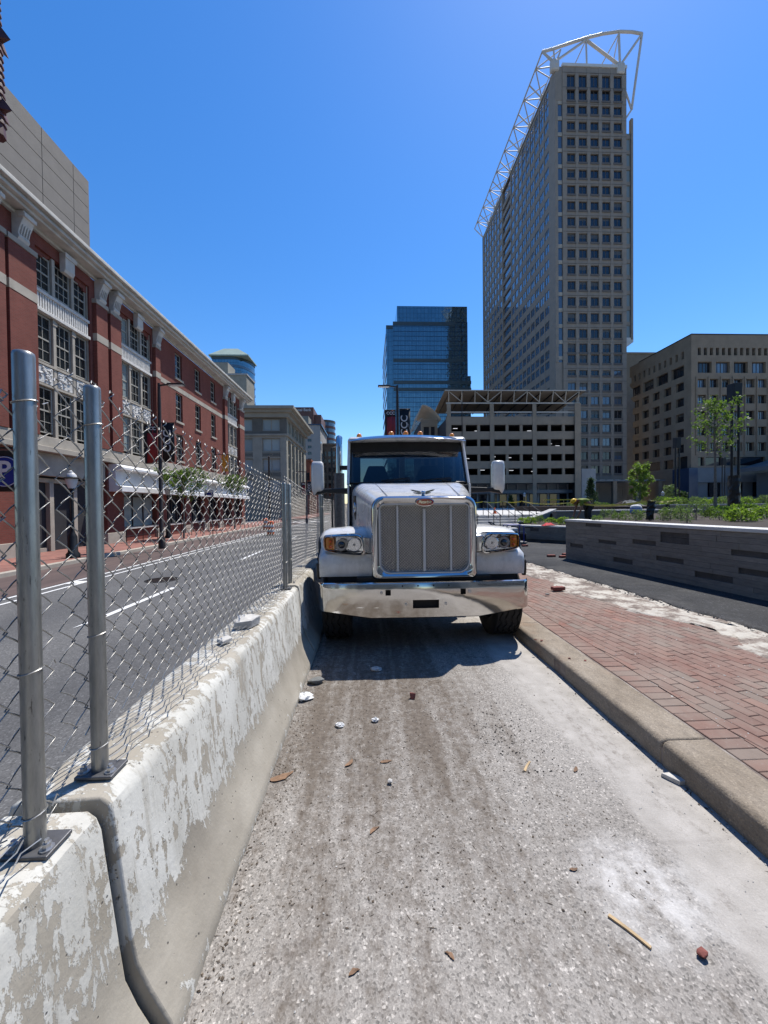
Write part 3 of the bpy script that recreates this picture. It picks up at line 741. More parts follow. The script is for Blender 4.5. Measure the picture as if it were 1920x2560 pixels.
def slab(name, c, pts, h, mat, label, cat, rz, tilt=0):
    mb = MB(); mb.rings([[(x, y, 0) for x, y in pts], [(x*0.97+0.004, y*0.98, h*(0.8+0.3*((i*7) % 3)/2)) for i, (x, y) in enumerate(pts)]])
    o = mb.build(name, mat, None, bevel=0.004); o.location = c; o.rotation_euler = (tilt, 0.02, rz); return tag(o, label, cat)
slab('broken_slab', (q.x, q.y, 0.812), [(-.10, -.06), (.02, -.085), (.10, -.01), (.06, .10), (-.05, .085)], 0.06, M['rock_pale'], 'white broken slab resting on the barrier top under the fence', 'slab', 0.5, 0.06)
q = G(560, 1606, 0.81)
slab('concrete_flake', (q.x, q.y, 0.812), [(-.05, -.03), (.03, -.04), (.055, .02), (-.02, .045)], 0.028, M['rock_pale'], 'small pale concrete flake on the barrier top near the white slab', 'fragment', 1.2)

# ================================================================ litter on the lane
q = G(790, 1708); chunk('asphalt_lump', q, 0.21, 0.13, 0.07, M['rock'], 'dark grey asphalt lump at the foot of the barrier by the truck shadow', 'rubble', 3, 0.2, n=12)
q = G(760, 1748)
def crumple(name, c, r, mat, label, cat, seed, sq=0.5, rz=0):
    rnd = random.Random(seed); mb = MB(); n, k = 14, 8
    rs = []
    for j in range(k+1):
        t = j/k; rr = r*math.sin(math.pi*(0.06+0.88*t))
        rs.append([(rr*(1+rnd.uniform(-.3, .3))*math.cos(2*math.pi*i/n), 0.75*rr*(1+rnd.uniform(-.3, .3))*math.sin(2*math.pi*i/n), r*sq*(1-math.cos(math.pi*t))*(1+rnd.uniform(-.25, .1))) for i in range(n)])
    zm = min(p[2] for q_ in rs for p in q_); rs = [[(x, y, z-zm) for x, y, z in q_] for q_ in rs]
    mb.rings(rs); o = mb.build(name, mat); o.location = c; o.rotation_euler = (0, 0, rz); return tag(o, label, cat)
crumple('crumpled_paper', q, 0.075, M['paper'], 'crumpled white paper cup lid beside the barrier foot', 'litter', 5, 0.35)
crumple('crumpled_paper', G(850, 1816), 0.035, M['paper'], 'small crumpled cream tissue in the brown dirt', 'litter', 6, 0.4)
crumple('crumpled_paper', G(938, 1804), 0.026, M['paper'], 'small white paper scrap standing in the brown dirt track', 'litter', 7, 0.6)
crumple('crumpled_paper', G(940, 1676), 0.055, M['rock_pale'], 'grey crushed scrap lying inside the truck shadow', 'litter', 8, 0.3)
chunk('pebble', G(976, 1958), 0.045, 0.04, 0.035, M['rock_pale'], 'single white pebble on the dirty concrete', 'stone', 9)
chunk('brick_cube', G(1032, 1746), 0.05, 0.045, 0.05, M['brick_bit'], 'small dark brick cube on the lane ahead of the truck', 'brick', 12, 0.4, 1.0)
chunk('brick_fragment', G(1757, 2392), 0.055, 0.05, 0.035, M['brick_bit'], 'pointed red brick shard on the pale dust patch', 'fragment', 21, 0.3)
def stick(name, a, b, w, h, mat, label, cat):
    mb = MB(); d = b-a; L = d.length; n = 6
    rs = []
    for i in range(n+1):
        t = i/n; off = 0.004*math.sin(3*t); ww = w*(1-0.25*t)
        rs.append([(t*L, -ww/2+off, 0.001), (t*L, ww/2+off, 0.001), (t*L, ww/2+off, h), (t*L, -ww/2+off, h)])
    mb.rings(rs); o = mb.build(name, mat, None, bevel=0.001); o.location = (a.x, a.y, 0); o.rotation_euler = (0, 0, math.atan2(d.y, d.x)); return tag(o, label, cat)
stick('wood_lath', G(1521, 2291), G(1628, 2374), 0.015, 0.009, M['wood'], 'long pale wooden stick lying on the concrete near the dust patch', 'stick')
stick('wood_splinter', G(1312, 1929), G(1325, 1905), 0.016, 0.006, M['wood'], 'short pale wood splinter beside the dark tyre crumbs', 'stick')
def dead_leaf(c, r, seed, label, rz):
    rnd = random.Random(seed); mb = MB(); n = 22; vs = [(0, 0, 0.006)]
    cu_ = rnd.uniform(.15, .5)*r; bend = rnd.uniform(-.5, .5)
    for i in range(n):
        a = 2*math.pi*i/n; px_ = math.cos(a); wd_ = .42*math.sin(a)*(1-.55*max(0, px_))*(1+rnd.uniform(-.22, .12)); vs.append((r*1.6*px_*(1+rnd.uniform(-.05, .05)), r*1.4*wd_+bend*r*px_*px_, .003+cu_*(abs(wd_)*1.3)**1.5+.25*cu_*px_*px_+rnd.uniform(0, .003)))
    fs = [(0, 1+i, 1+(i+1) % n) for i in range(n)]
    lo = [(x, y, z-0.002) for x, y, z in vs]; mb.add(vs, fs); mb.add(lo, fs)
    o = mb.build('dry_leaf', M['deadleaf'], None, smooth=60); o.location = c; o.rotation_euler = (0, 0, rz); return tag(o, label, 'leaf')
dead_leaf(G(705, 1945), 0.05, 1, 'large curled brown dry leaf close to the barrier foot', 0.5)
dead_leaf(G(875, 1910), 0.026, 2, 'brown dry leaf in the middle of the dirty lane', 1.0)
dead_leaf(G(965, 1905), 0.024, 3, 'small rust-coloured dry leaf beside the pale tyre groove', 0.2)
dead_leaf(G(935, 2075), 0.02, 4, 'small tan dry leaf on the clean speckled concrete', 0.7)
dead_leaf(G(1440, 1925), 0.02, 5, 'tan leaf scrap close to the kerb foot', 0.9)
dead_leaf(G(1435, 2176), 0.013, 6, 'tiny tan leaf on the open concrete past the oily spots', 0.1)
dead_leaf(G(885, 2430), 0.014, 7, 'thin tan leaf strip on the speckled concrete', 0.4)
dead_leaf(G(1125, 2388), 0.013, 8, 'little brown leaf curled on the speckled concrete', 2.4)
slab('stone_flake', G(1682, 1950), [(-.06, -.02), (.04, -.03), (.07, .015), (-.03, .03)], 0.03, M['rock_pale'], 'pale stone flake lying against the kerb foot by the joint', 'fragment', -0.9)
# brown crumbs, twigs and grit: too many to count
def scatter(name, nn, fn, mat, seed, smin, smax, twig=0.0, z=0.0):
    rnd = random.Random(seed); mb = MB()
    oc = [(1, 0, 0), (0, 1, 0), (-1, 0, 0), (0, -1, 0), (0, 0, 1), (0, 0, -.4)]
    of = [(0, 1, 4), (1, 2, 4), (2, 3, 4), (3, 0, 4), (1, 0, 5), (2, 1, 5), (3, 2, 5), (0, 3, 5)]
    for _ in range(nn):
        pt = fn(rnd)
        if pt is None: continue
        s = smin+(smax-smin)*rnd.random()**4; tw = rnd.random() < twig
        sx = s*(3.4 if tw else rnd.uniform(.7, 1.5)); sy = s*(0.35 if tw else rnd.uniform(.6, 1.1)); sz = s*(0.3 if tw else rnd.uniform(.4, .8)); a = rnd.uniform(0, 6.28); ca, sa = math.cos(a), math.sin(a)
        mb.add([(pt[0]+x*sx*ca-y*sy*sa, pt[1]+x*sx*sa+y*sy*ca, z+0.001+q_*sz+0.3*sz) for x, y, q_ in oc], of)
    return tag(mb.build(name, mat), kind='stuff')
def in_dirt(r):
    y = r.uniform(1.5, 6.5); x = r.gauss(0.15, 0.38) if r.random() < .6 else r.uniform(-.58, 1.3)
    return (x, y) if -.6 < x < 1.85 else None
scatter('dirt_crumbs', 9000, in_dirt, M['debris'], 1, 0.0013, 0.0065, 0.18)
scatter('tyre_crumbs', 520, lambda r: (r.gauss(1.0, 0.15), r.gauss(2.72, 0.24)), M['debris_dark'], 2, 0.002, 0.0085)
scatter('barrier_grit', 2000, lambda r: (-0.63+abs(r.gauss(0, 0.09)), r.uniform(1.0, 5.5)), M['debris'], 3, 0.0015, 0.008, 0.12)
scatter('lane_grit', 1200, lambda r: (r.uniform(-.6, 1.9), r.uniform(0.9, 4.5)), M['rock_pale'], 4, 0.0012, 0.006)
scatter('kerb_grit', 900, lambda r: (1.92-abs(r.gauss(0, 0.05)), r.uniform(1.0, 5.0)), M['debris'], 5, 0.002, 0.010, 0.2)
scatter('pavement_grit', 1500, lambda r: (r.uniform(2.3, 4.6), r.uniform(1.5, 9)), M['rock_pale'], 6, 0.002, 0.010, 0, ZP)
scatter('path_edge_grit', 1300, lambda r: (lambda y: (4.659-0.0774*(y-4.3)-abs(r.gauss(0, .07)), y))(r.uniform(2.5, 11)), M['black'], 7, 0.004, 0.022, 0, ZP)
# ================================================================ retaining wall of stone blocks
WA = Vector((5.507, 10.484)); WB = Vector((6.086, 5.615)); wd = (WB-WA).normalized(); WC = WA+wd*10.0
wn_ = Vector((wd.y, -wd.x))                      # outward (towards the lane)
if wn_.x > 0: wn_ = -wn_
WTOP = 1.285
def wall_run(root, A, L, d, nrm, z0, z1, rows, seed, darkp, thick=0.36, strips=()):
    """courses of long stone blocks, each an object; a backing core behind; local frame: u along, n outward"""
    rnd = random.Random(seed)
    rz = math.atan2(d.y, d.x)
    core = MB()
    p = [A, A+d*L, A+d*L-nrm*thick, A-nrm*thick]
    core.prism([(q.x-nrm.x*0.02, q.y-nrm.y*0.02) for q in p], 'z', z0-0.1, z1-0.03); core.build('wall_core', M['joint'], root)
    cache = {}
    z = z0
    for r, h in enumerate(rows):
        u = 0.0; zc = z+h/2; ds = sorted((s0, s1) for s0, s1, sz0, sz1 in strips if sz0-.03 < zc < sz1+.03); first = True
        while u < L-0.02:
            nxt = [s_ for s_ in ds if s_[1] > u+.01]; dark = bool(nxt) and nxt[0][0] <= u+.01
            l = nxt[0][1]-u if dark else rnd.choice([0.36, 0.5, 0.62, 0.78, 0.95, 1.1])*(rnd.uniform(.3, 1) if first else 1); first = False
            if nxt and not dark and u+l > nxt[0][0]-.12: l = nxt[0][0]-u
            a = u; b = min(u+l, L)
            if b-a > 0.03:
                if not strips: dark = rnd.random() < darkp and a > 0.1 and b < L-0.05
                key = (round(b-a, 3), h, dark)
                if key not in cache:
                    mb = MB(); w_ = b-a-0.0025; hh = h-0.0025
                    mb.box(0, w_, -0.03, 0.03, 0, hh); cache[key] = mb.mesh('stone_block', M['stone_dark'] if dark else M['stone'])
                pr = rnd.uniform(-0.003, 0.003) - (0.022 if dark else 0)
                c = A+d*a+nrm*pr
                inst(cache[key], 'stone_block', root, (c.x, c.y, z+0.0025), (0, 0, rz))
            u += l
        z += h
    return rz
rw = thing('retaining_wall', 'long grey stone retaining wall with dark inset strips above the fresh asphalt', 'wall', (WA.x, WA.y, ZP))
STRIPS = [(.82, 1.38, 1.16, 1.19), (1.29, 1.87, .77, .82), (2.34, 2.93, .86, .89), (3.04, 3.65, .96, 1.1), (.19, .72, .56, .61), (1.78, 2.34, .38, .42), (2.94, 3.54, .58, .61), (3.76, 4.42, .38, .42), (4.39, 5.1, .88, .92), (4.5, 5.2, .58, .62), (5.6, 6.3, 1.05, 1.12), (6.2, 6.9, .4, .44), (7.3, 8.0, .8, .84)]
rows = [0.095, 0.08, 0.11, 0.08, 0.095, 0.11, 0.08, 0.095, 0.11, 0.095, 0.08, 0.024]
wall_run(rw, WA, 10.0, wd, wn_, ZP+0.02, WTOP-0.05, rows, 5, 0.15, strips=STRIPS)
# return end of the wall (faces along the street)
ed = Vector((-wn_.x, -wn_.y))
mb = MB(); c0 = WA-wd*0.03
for i, t in enumerate((0.0, 2.52, 5.05, 7.55)):
    L = 2.5
    a = WA+wd*(t-0.02)+wn_*0.05; b = a+wd*L; q = [a, b, b-wn_*0.47, a-wn_*0.47]
    mb = MB(); mb.prism([(p_.x, p_.y) for p_ in q], 'z', WTOP-0.06, WTOP); mb.build('coping_stone', M['coping'], rw, bevel=0.006)
# planting soil behind it
soil = MB(); a = WA-wn_*0.4; b = WC-wn_*0.4
soil.prism([(a.x, a.y), (b.x, b.y), (30, b.y), (30, 19), (12.3, 19), (8.9, 14.2), (a.x+.2, a.y+.12)], 'z', 0.1, 1.2); tag(soil.build('planting_bed', M['soil']), kind='structure')
# lower wall further back
A2 = Vector((6.05, 16.1)); B2 = Vector((7.54, 14.4)); d2 = (B2-A2).normalized(); n2 = Vector((-d2.y, d2.x)); n2 = n2 if n2.y < 0 else -n2
lw = thing('low_wall', 'low grey stone wall with white coping in front of the plaza steps', 'wall', (A2.x, A2.y, ZP))
wall_run(lw, A2, 5.5, d2, n2, ZP+0.02, 0.80, [0.12, 0.10, 0.12, 0.10, 0.12, 0.08], 9, 0.16)
mb = MB(); a = A2+n2*0.04-d2*0.03; b = a+d2*5.5
mb.prism([(p_.x, p_.y) for p_ in (a, b, b-n2*0.4, a-n2*0.4)], 'z', 0.80, 0.86); mb.build('coping_stone', M['coping'], lw, bevel=0.006)
soil = MB(); soil.prism([(a.x-n2.x*.4, a.y-n2.y*.4), (b.x-n2.x*.4, b.y-n2.y*.4), (12.2, 18.9), (12.2, 21.8), (10.3, 21.8)], 'z', 0.1, 0.80); tag(soil.build('lower_planting_bed', M['soil']), kind='structure')
# slanting cheek wall beside the steps
ck = thing('cheek_wall', 'sloping grey wall with pale coping climbing beside the plaza steps', 'wall', (8.6, 19, ZP))
mb = MB(); mb.rings([[(7.2, 18.2, ZP), (7.45, 18.2, ZP), (7.45, 18.2, 0.84), (7.2, 18.2, 0.84)], [(12.6, 26.2, ZP), (12.9, 26.0, ZP), (12.9, 26.0, 1.34), (12.6, 26.2, 1.34)]]); mb.build('wall_body', M['stone'], ck)
mb = MB(); mb.rings([[(7.15, 18.15, 0.845), (7.5, 18.15, 0.845), (7.5, 18.15, 0.90), (7.15, 18.15, 0.90)], [(12.55, 26.2, 1.345), (12.95, 26.0, 1.345), (12.95, 26.0, 1.40), (12.55, 26.2, 1.40)]]); mb.build('coping', M['pale_wall'], ck)
# ================================================================ plaza, steps, railings
PZ = 1.02
mb = MB(); mb.box(-1.0, 200, 26.4, 140, -0.6, PZ); tag(mb.build('plaza', M['plaza']), kind='structure')
st = thing('plaza_steps', 'broad pale concrete steps rising to the plaza', 'steps', (7, 24, ZP))
for i in range(5):
    mb = MB(); mb.box(2.9, 11.6-0.3*i, 23.6+i*0.55, 26.6-0.002*i, ZP-0.1, ZP+0.165*(i+1)+0.0001*i); mb.build('step', M['plaza'], st, bevel=0.01)
def railing(x, label):
    o = thing('stair_railing', label, 'railing', (x, 23.4, ZP), 'black stair railings')
    zt = lambda y: ZP+0.95+max(0, min(1, (y-23.6)/2.6))*0.84
    for y, zb in ((23.4, ZP), (24.6, ZP+0.33), (25.7, ZP+0.66), (26.9, PZ)):
        mb = MB(); mb.cyl((x, y, zb-0.02), (x, y, zt(y)), 0.024, n=6); mb.build('post', M['iron'], o)
    mb = MB(); mb.tube([(x, 23.15, zt(23.4)-0.1), (x, 23.4, zt(23.4)), (x, 24.6, zt(24.6)), (x, 25.7, zt(25.7)), (x, 26.3, zt(26.3)), (x, 27.2, zt(27))], 0.026, 6); mb.build('handrail', M['iron'], o)
    mb = MB(); mb.tube([(x, 23.4, zt(23.4)-.4), (x, 26.9, zt(26.9)-.4)], 0.016, 6); mb.build('lower_rail', M['iron'], o)
for i, x in enumerate((5.3, 6.7, 8.1, 9.5, 10.9)): railing(x, 'thin black handrail running up the pale plaza steps')
# low walls and kerbs between beds behind
def low_kerb(x0, x1, y0, y1, z0, z1, label):
    o = thing('bed_kerb', label, 'kerb', ((x0+x1)/2, (y0+y1)/2, z0))
    mb = MB(); mb.box(x0, x1, y0, y1, z0, z1-0.05); mb.build('kerb_body', M['stone'], o)
    mb = MB(); mb.box(x0-.03, x1+.03, y0-.03, y1+.03, z1-0.047, z1); mb.build('kerb_cap', M['coping'], o)
low_kerb(9.5, 17.5, 19.1, 19.5, 0.2, 1.38, 'long low kerb with pale cap behind the young shrubs')
low_kerb(18.6, 33, 24.0, 24.5, 0.2, 1.62, 'low kerb with pale cap crossing behind the tall black light column')
low_kerb(13.5, 17.8, 23.0, 23.4, 0.2, 1.36, 'short low kerb with pale cap beyond the blue and white drum')
mb = MB(); mb.box(17, 60, 24.5, 44, 0.5, 1.52); tag(mb.build('upper_planting_bed', M['soil']), kind='structure')
mb = MB(); mb.box(11.7, 18.5, 19.5, 26.38, 0.0, 1.12); tag(mb.build('middle_planting_bed', M['soil']), kind='structure')

# ================================================================ planting
def leaf_clump(nn, rad, hgt, leaf_l, leaf_w, seed, up=0.5, shape='dome'):
    rnd = random.Random(seed); mb = MB()
    for _ in range(nn):
        a = rnd.uniform(0, 6.283); t = rnd.random()
        if shape == 'dome':
            z = hgt*(rnd.random()**0.8); rr = rad*math.sqrt(max(0.05, 1-(z/hgt)**2*0.8))*math.sqrt(rnd.random())
        else:
            z = hgt*rnd.random(); rr = rad*(1-z/hgt*0.6)*math.sqrt(rnd.random())
        c = Vector((rr*math.cos(a), rr*math.sin(a), z))
        d = Vector((math.cos(a)*rnd.uniform(.2, 1)+rnd.uniform(-.4, .4), math.sin(a)*rnd.uniform(.2, 1)+rnd.uniform(-.4, .4), rnd.uniform(-.3, 1)*up+0.1)).normalized()
        s = d.cross(Vector((rnd.uniform(-1, 1), rnd.uniform(-1, 1), rnd.uniform(-1, 1)))).normalized(); l = leaf_l*rnd.uniform(.6, 1.2); w_ = leaf_w*rnd.uniform(.7, 1.2)
        k = d.cross(s)*l*0.12
        mb.add([c, c+d*l*.5+s*w_/2+k, c+d*l, c+d*l*.5-s*w_/2+k], [(0, 1, 2, 3)])
    return mb
def stems(nn, rad, hgt, seed):
    rnd = random.Random(seed); mb = MB()
    for _ in range(nn):
        a = rnd.uniform(0, 6.28); r_ = rad*rnd.uniform(.1, .8); mb.tube([(0.03*math.cos(a), 0.03*math.sin(a), -0.05), (r_*.5*math.cos(a), r_*.5*math.sin(a), hgt*.5), (r_*math.cos(a), r_*math.sin(a), hgt*.9)], 0.006, 4)
    return mb
sh_f = [leaf_clump(260, .30, .52, .11, .035, 11, 1.0, 'dome').mesh('foliage', M['leaf_grey']), leaf_clump(300, .36, .46, .10, .04, 12, .9).mesh('foliage', M['leaf']), leaf_clump(260, .40, .40, .14, .07, 13, .6).mesh('foliage', M['leaf_bright']), leaf_clump(240, .26, .62, .11, .03, 14, 1.0).mesh('foliage', M['leaf_grey'])]
sh_s = [stems(8, .3, .5, 1).mesh('stems', M['bark']), stems(8, .34, .42, 2).mesh('stems', M['bark']), stems(7, .38, .36, 3).mesh('stems', M['bark']), stems(7, .24, .6, 4).mesh('stems', M['bark'])]
SHL = ['grey-green leafy shrub in the bed behind the long retaining wall', 'dark green rounded shrub in the bed behind the long retaining wall', 'bright yellow-green broad-leaved shrub in the planting beds', 'slender upright grey-green shrub in the bed behind the long retaining wall']
def shrub(kind, x, y, z, s, label=None, grp='young shrubs in the planting beds'):
    o = thing('leafy_shrub', label or SHL[kind], 'shrub', (x, y, z), grp); a = random.uniform(0, 6.28)
    for me, nm in ((sh_f[kind], 'foliage'), (sh_s[kind], 'stems')):
        p_ = bpy.data.objects.new(nm, me); COL.objects.link(p_); p_.parent = o; p_.rotation_euler = (0, 0, a); p_.scale = (s, s, s*random.uniform(.85, 1.15))
rnd = random.Random(31)
for i in range(26):                                   # front row, seen over the wall coping
    px = 1500+i*17+rnd.uniform(-7, 7); Y = rnd.uniform(9.2, 13.0)
    if 1605 < px < 1645: continue
    pt = P(px, 1290, Y); k = rnd.choice([0, 0, 3, 1]) if px < 1770 else rnd.choice([2, 2, 1, 0])
    shrub(k, pt.x, Y, 1.2, rnd.uniform(.5, .8)*(0.8 if px < 1560 else 1))
for i in range(14):
    px = 1790+rnd.uniform(0, 150); Y = rnd.uniform(12.5, 18.0); pt = P(px, 1280, Y); shrub(rnd.choice([2, 2, 1]), pt.x, Y, 1.2, rnd.uniform(.65, 1.0))
for i in range(12):
    px = 1250+i*20+rnd.uniform(-8, 8); Y = rnd.uniform(17.0, 18.6) if px < 1400 else 16.5; pt = P(px, 1300, Y)
    if pt.x > 7.3 and pt.x < 10.6: shrub(rnd.choice([1, 2]), pt.x, Y, .80, rnd.uniform(.5, .75), 'low green shrub in the small bed behind the low wall', 'low shrubs behind the low wall')
for i in range(22):
    px = 1650+i*13+rnd.uniform(-6, 6); Y = rnd.uniform(25.5, 31); pt = P(px, 1260, Y); shrub(rnd.choice([1, 1, 0, 2]), pt.x, Y, 1.52, rnd.uniform(1.0, 1.5), 'dark mounded shrub in the upper bed before the office block', 'shrubs in the upper bed')
for i in range(9):
    px = 1420+i*24+rnd.uniform(-6, 6); Y = rnd.uniform(38, 44); pt = P(px, 1262, Y); shrub(rnd.choice([0, 1, 2]), pt.x, Y, PZ, rnd.uniform(1.2, 1.8), 'far small shrub on the plaza below the garage', 'far plaza shrubs')

def tree(name, x, y, z, crown_lo, crown_hi, rx, nleaf, leaf_l, mat, label, seed, trunk_r=0.07, cone=False, grp=None, hole=0.25):
    rnd = random.Random(seed); o = thing(name, label, 'tree', (x, y, z), grp)
    mb = MB(); lean = rnd.uniform(-.05, .05)
    top = crown_hi-0.15*(crown_hi-crown_lo)
    trunk = [(x+lean*t*t+0.03*math.sin(t*5), y+0.02*math.sin(t*4), z-0.05+(top-z)*t) for t in [i/8 for i in range(9)]]
    mb.tube(trunk, trunk_r, 8, rf=lambda t: 1.15-0.95*t)
    tips = []
    nb = 15 if not cone else 26
    for b in range(nb):
        t = (b+0.5)/nb; zb = crown_lo-0.1*(crown_hi-crown_lo)*(1-t)+(top-crown_lo)*t*0.95; a = b*2.4+rnd.uniform(-.4, .4)
        rr = rx*((1-t)*0.95+.05 if cone else math.sin(math.pi*min(.97, 0.22+0.75*t))**.7)*rnd.uniform(.65, 1.08)
        e = Vector((x+rr*math.cos(a), y+rr*math.sin(a), zb+rr*(0.15 if cone else .75)))
        m = Vector((x+rr*.45*math.cos(a+.2), y+rr*.45*math.sin(a+.2), zb+rr*.2))
        mb.tube([(x+lean*t*t, y, zb-0.05), m, e], trunk_r*.32, 5, rf=lambda q_: 1-.75*q_)
        tips += [(m, .5), (e, 1.0), ((m+e)/2, .8)]
        for s_ in range(2):
            e2 = e+Vector((rnd.uniform(-.3, .3), rnd.uniform(-.3, .3), rnd.uniform(0, .35)))*rx*.6; tips.append((e2, 1.0)); mb.tube([(m+e)/2, e2], trunk_r*.12, 4)
    mb.build('trunk', M['bark'], o, smooth=60)
    lf = MB()
    for _ in range(nleaf):
        c, w_ = rnd.choice(tips)
        sg = rx*(0.11 if not cone else 0.12)
        p_ = c+Vector((rnd.gauss(0, sg), rnd.gauss(0, sg), rnd.gauss(0, sg*1.1)))
        if p_.z > crown_hi+.2: continue
        d = Vector((rnd.uniform(-1, 1), rnd.uniform(-1, 1), rnd.uniform(-.9, .5))).normalized(); s = d.cross(Vector((rnd.uniform(-1, 1), rnd.uniform(-1, 1), rnd.uniform(-1, 1)))).normalized(); l = leaf_l*rnd.uniform(.6, 1.2)
        k = d.cross(s)*l*.12
        lf.add([p_, p_+d*l*.5+s*l*.33+k, p_+d*l, p_+d*l*.5-s*l*.33+k], [(0, 1, 2, 3)])
    lf.build('crown', mat, o)
    return o
def tree_px(name, px, y_top, y_bot, Y, zbase, wpx, nleaf, leaf_l, mat, label, seed, **kw):
    t = P(px, y_top, Y); b = P(px, y_bot, Y); return tree(name, b.x, Y, zbase, b.z, t.z, wpx*Y/960/2, nleaf, leaf_l, mat, label, seed, **kw)
tree_px('young_tree', 1788, 985, 1125, 16, 1.2, 106, 1150, .12, M['leaf'], 'young tree with thin pale trunk in the bed beside the tall black light column', 4, trunk_r=.065)
tree_px('young_tree', 1600, 1150, 1240, 38, PZ, 50, 4600, .16, M['leaf_bright'], 'compact bright green oval tree on the plaza before the stone tower entrance', 8, trunk_r=.07)
tree_px('small_tree', 1673, 1212, 1250, 45, PZ, 34, 1500, .16, M['leaf_grey'], 'small thin grey-green tree near the navy office corner', 9, trunk_r=.05)
tree_px('conifer', 1477, 1184, 1256, 50, PZ, 38, 4200, .16, M['leaf_dark'], 'dark cone-shaped evergreen at the garage corner', 10, cone=True)
tree_px('conifer', 1277, 1234, 1262, 55, PZ, 20, 1200, .16, M['leaf_dark'], 'small evergreen by the garage ground floor behind the step railings', 12, cone=True, trunk_r=.05)
sh = tree_px('round_bush', 1705, 1228, 1256, 42, 1.5, 24, 1500, .14, M['leaf_dark'], 'dark round clipped bush at the foot of the slim black column', 14, trunk_r=.05)

# ================================================================ things on the plaza side
def light_column(px, y_top, Y, zb, label, wrap):
    t = P(px, y_top, Y); x = t.x; zt = t.z; o = thing('light_column', label, 'lamp post', (x, Y, zb), 'tall black light columns')
    mb = MB(); mb.box(x-.2, x+.2, Y-.2, Y+.2, zt-.92, zt); mb.build('lamp_head', M['iron'], o, bevel=.01)
    for dx, dy in ((-.17, -.05), (0.02, .14), (.17, -.05)):
        mb = MB(); mb.cyl((x+dx, Y+dy, zb-.05), (x+dx, Y+dy, zt-.9), .055, n=10); mb.build('pole', M['iron'], o, smooth=50)
    if wrap:
        mb = MB(); r_ = random.Random(3)
        mb.rings([[(x+(.24+r_.uniform(-.03, .03))*math.cos(a), Y+(.24+r_.uniform(-.03, .03))*math.sin(a), z_) for a in [2*math.pi*i/12 for i in range(12)]] for z_ in [zb-.05+.14*j for j in range(14)]]); mb.build('plastic_wrap', M['black'], o)
light_column(1836, 960, 18, 1.24, 'tall black three-pole light column with box head behind the young tree', True)
light_column(1692, 1094, 32, 1.5, 'slim black light column before the shaded office facade', False)
pt = P(1808, 1145, 55); light_column(1808, 1145, 46, 1.5, 'far black light column seen just past the young tree trunk', False)
# black plastic-wrapped stake behind the wall
pt = P(1624, 1290, 11); o = thing('wrapped_stake', 'stake wrapped in torn black plastic holding the caution tape behind the wall', 'post', (pt.x, 11, 1.24))
mb = MB(); r_ = random.Random(8)
mb.rings([[(pt.x+.1*(1+r_.uniform(-.25, .25))*math.cos(a)+.02*j*.3, 11+.1*(1+r_.uniform(-.25, .25))*math.sin(a), 1.22+.055*j) for a in [2*math.pi*i/10 for i in range(10)]] for j in range(11)]); mb.build('plastic_sheet', M['black'], o)
mb = MB(); mb.cyl((pt.x, 11, 1.2), (pt.x, 11, 1.84), .025, n=6); mb.build('stake', M['wood'], o)
WRAP = Vector((pt.x-.1, 11, 1.76))
pt = P(1663, 1268, 24); o = thing('wrapped_stake', 'thin dark stake standing between the two planting beds', 'post', (pt.x, 24, 1.3))
mb = MB(); mb.rings([[(pt.x+.12*(1+r_.uniform(-.25, .25))*math.cos(a), 23.8+.12*(1+r_.uniform(-.25, .25))*math.sin(a), 1.0+.09*j) for a in [2*math.pi*i/8 for i in range(8)]] for j in range(8)]); mb.build('plastic_sheet', M['black'], o)
mb = MB(); mb.cyl((pt.x, 23.8, 1.0), (pt.x, 23.8, 1.75), .025, n=6); mb.build('stake', M['wood'], o)
# blue and white drum
pt = P(1590, 1281, 17); o = thing('plastic_drum', 'white and blue striped round drum standing in the shrub bed', 'drum', (pt.x, 17, 1.24))
mb = MB(); mb.lathe([(.19, 1.24), (.225, 1.27), (.235, 1.34), (.235, 1.40)], 18, c=(pt.x, 17, 0)); mb.build('blue_base', M['blue'] , o, smooth=50)
M['cyan'] = simple('bright_blue', (.03, .17, .62), .5, var=.1)
o.children[0].data.materials[0] = M['cyan']
mb = MB(); mb.lathe([(.236, 1.402), (.237, 1.47)], 18, c=(pt.x, 17, 0)); mb.build('white_band', M['paper'], o, smooth=50)
mb = MB(); mb.lathe([(.236, 1.472), (.232, 1.505)], 18, c=(pt.x, 17, 0)); mb.build('blue_band', M['cyan'], o, smooth=50)
mb = MB(); mb.lathe([(.231, 1.507), (.215, 1.58), (.17, 1.63), (.06, 1.65)], 18, c=(pt.x, 17, 0)); mb.build('white_lid', M['paper'], o, smooth=50)
# traffic cone
pt = P(1237, 1283, 30); o = thing('traffic_cone', 'orange traffic cone with white band on the plaza above the steps', 'cone', (pt.x, 30, PZ))
mb = MB(); mb.box(pt.x-.18, pt.x+.18, 29.82, 30.18, PZ, PZ+.03); mb.build('base', M['orange'], o)
mb = MB(); mb.lathe([(.14, .03), (.095, .22)], 14, c=(pt.x, 30, PZ)); mb.lathe([(.065, .34), (.025, .5)], 14, c=(pt.x, 30, PZ)); mb.build('body', M['orange'], o, smooth=50)
mb = MB(); mb.lathe([(.0955, .221), (.0655, .339)], 14, c=(pt.x, 30, PZ)); mb.build('band', M['paper'], o, smooth=50)
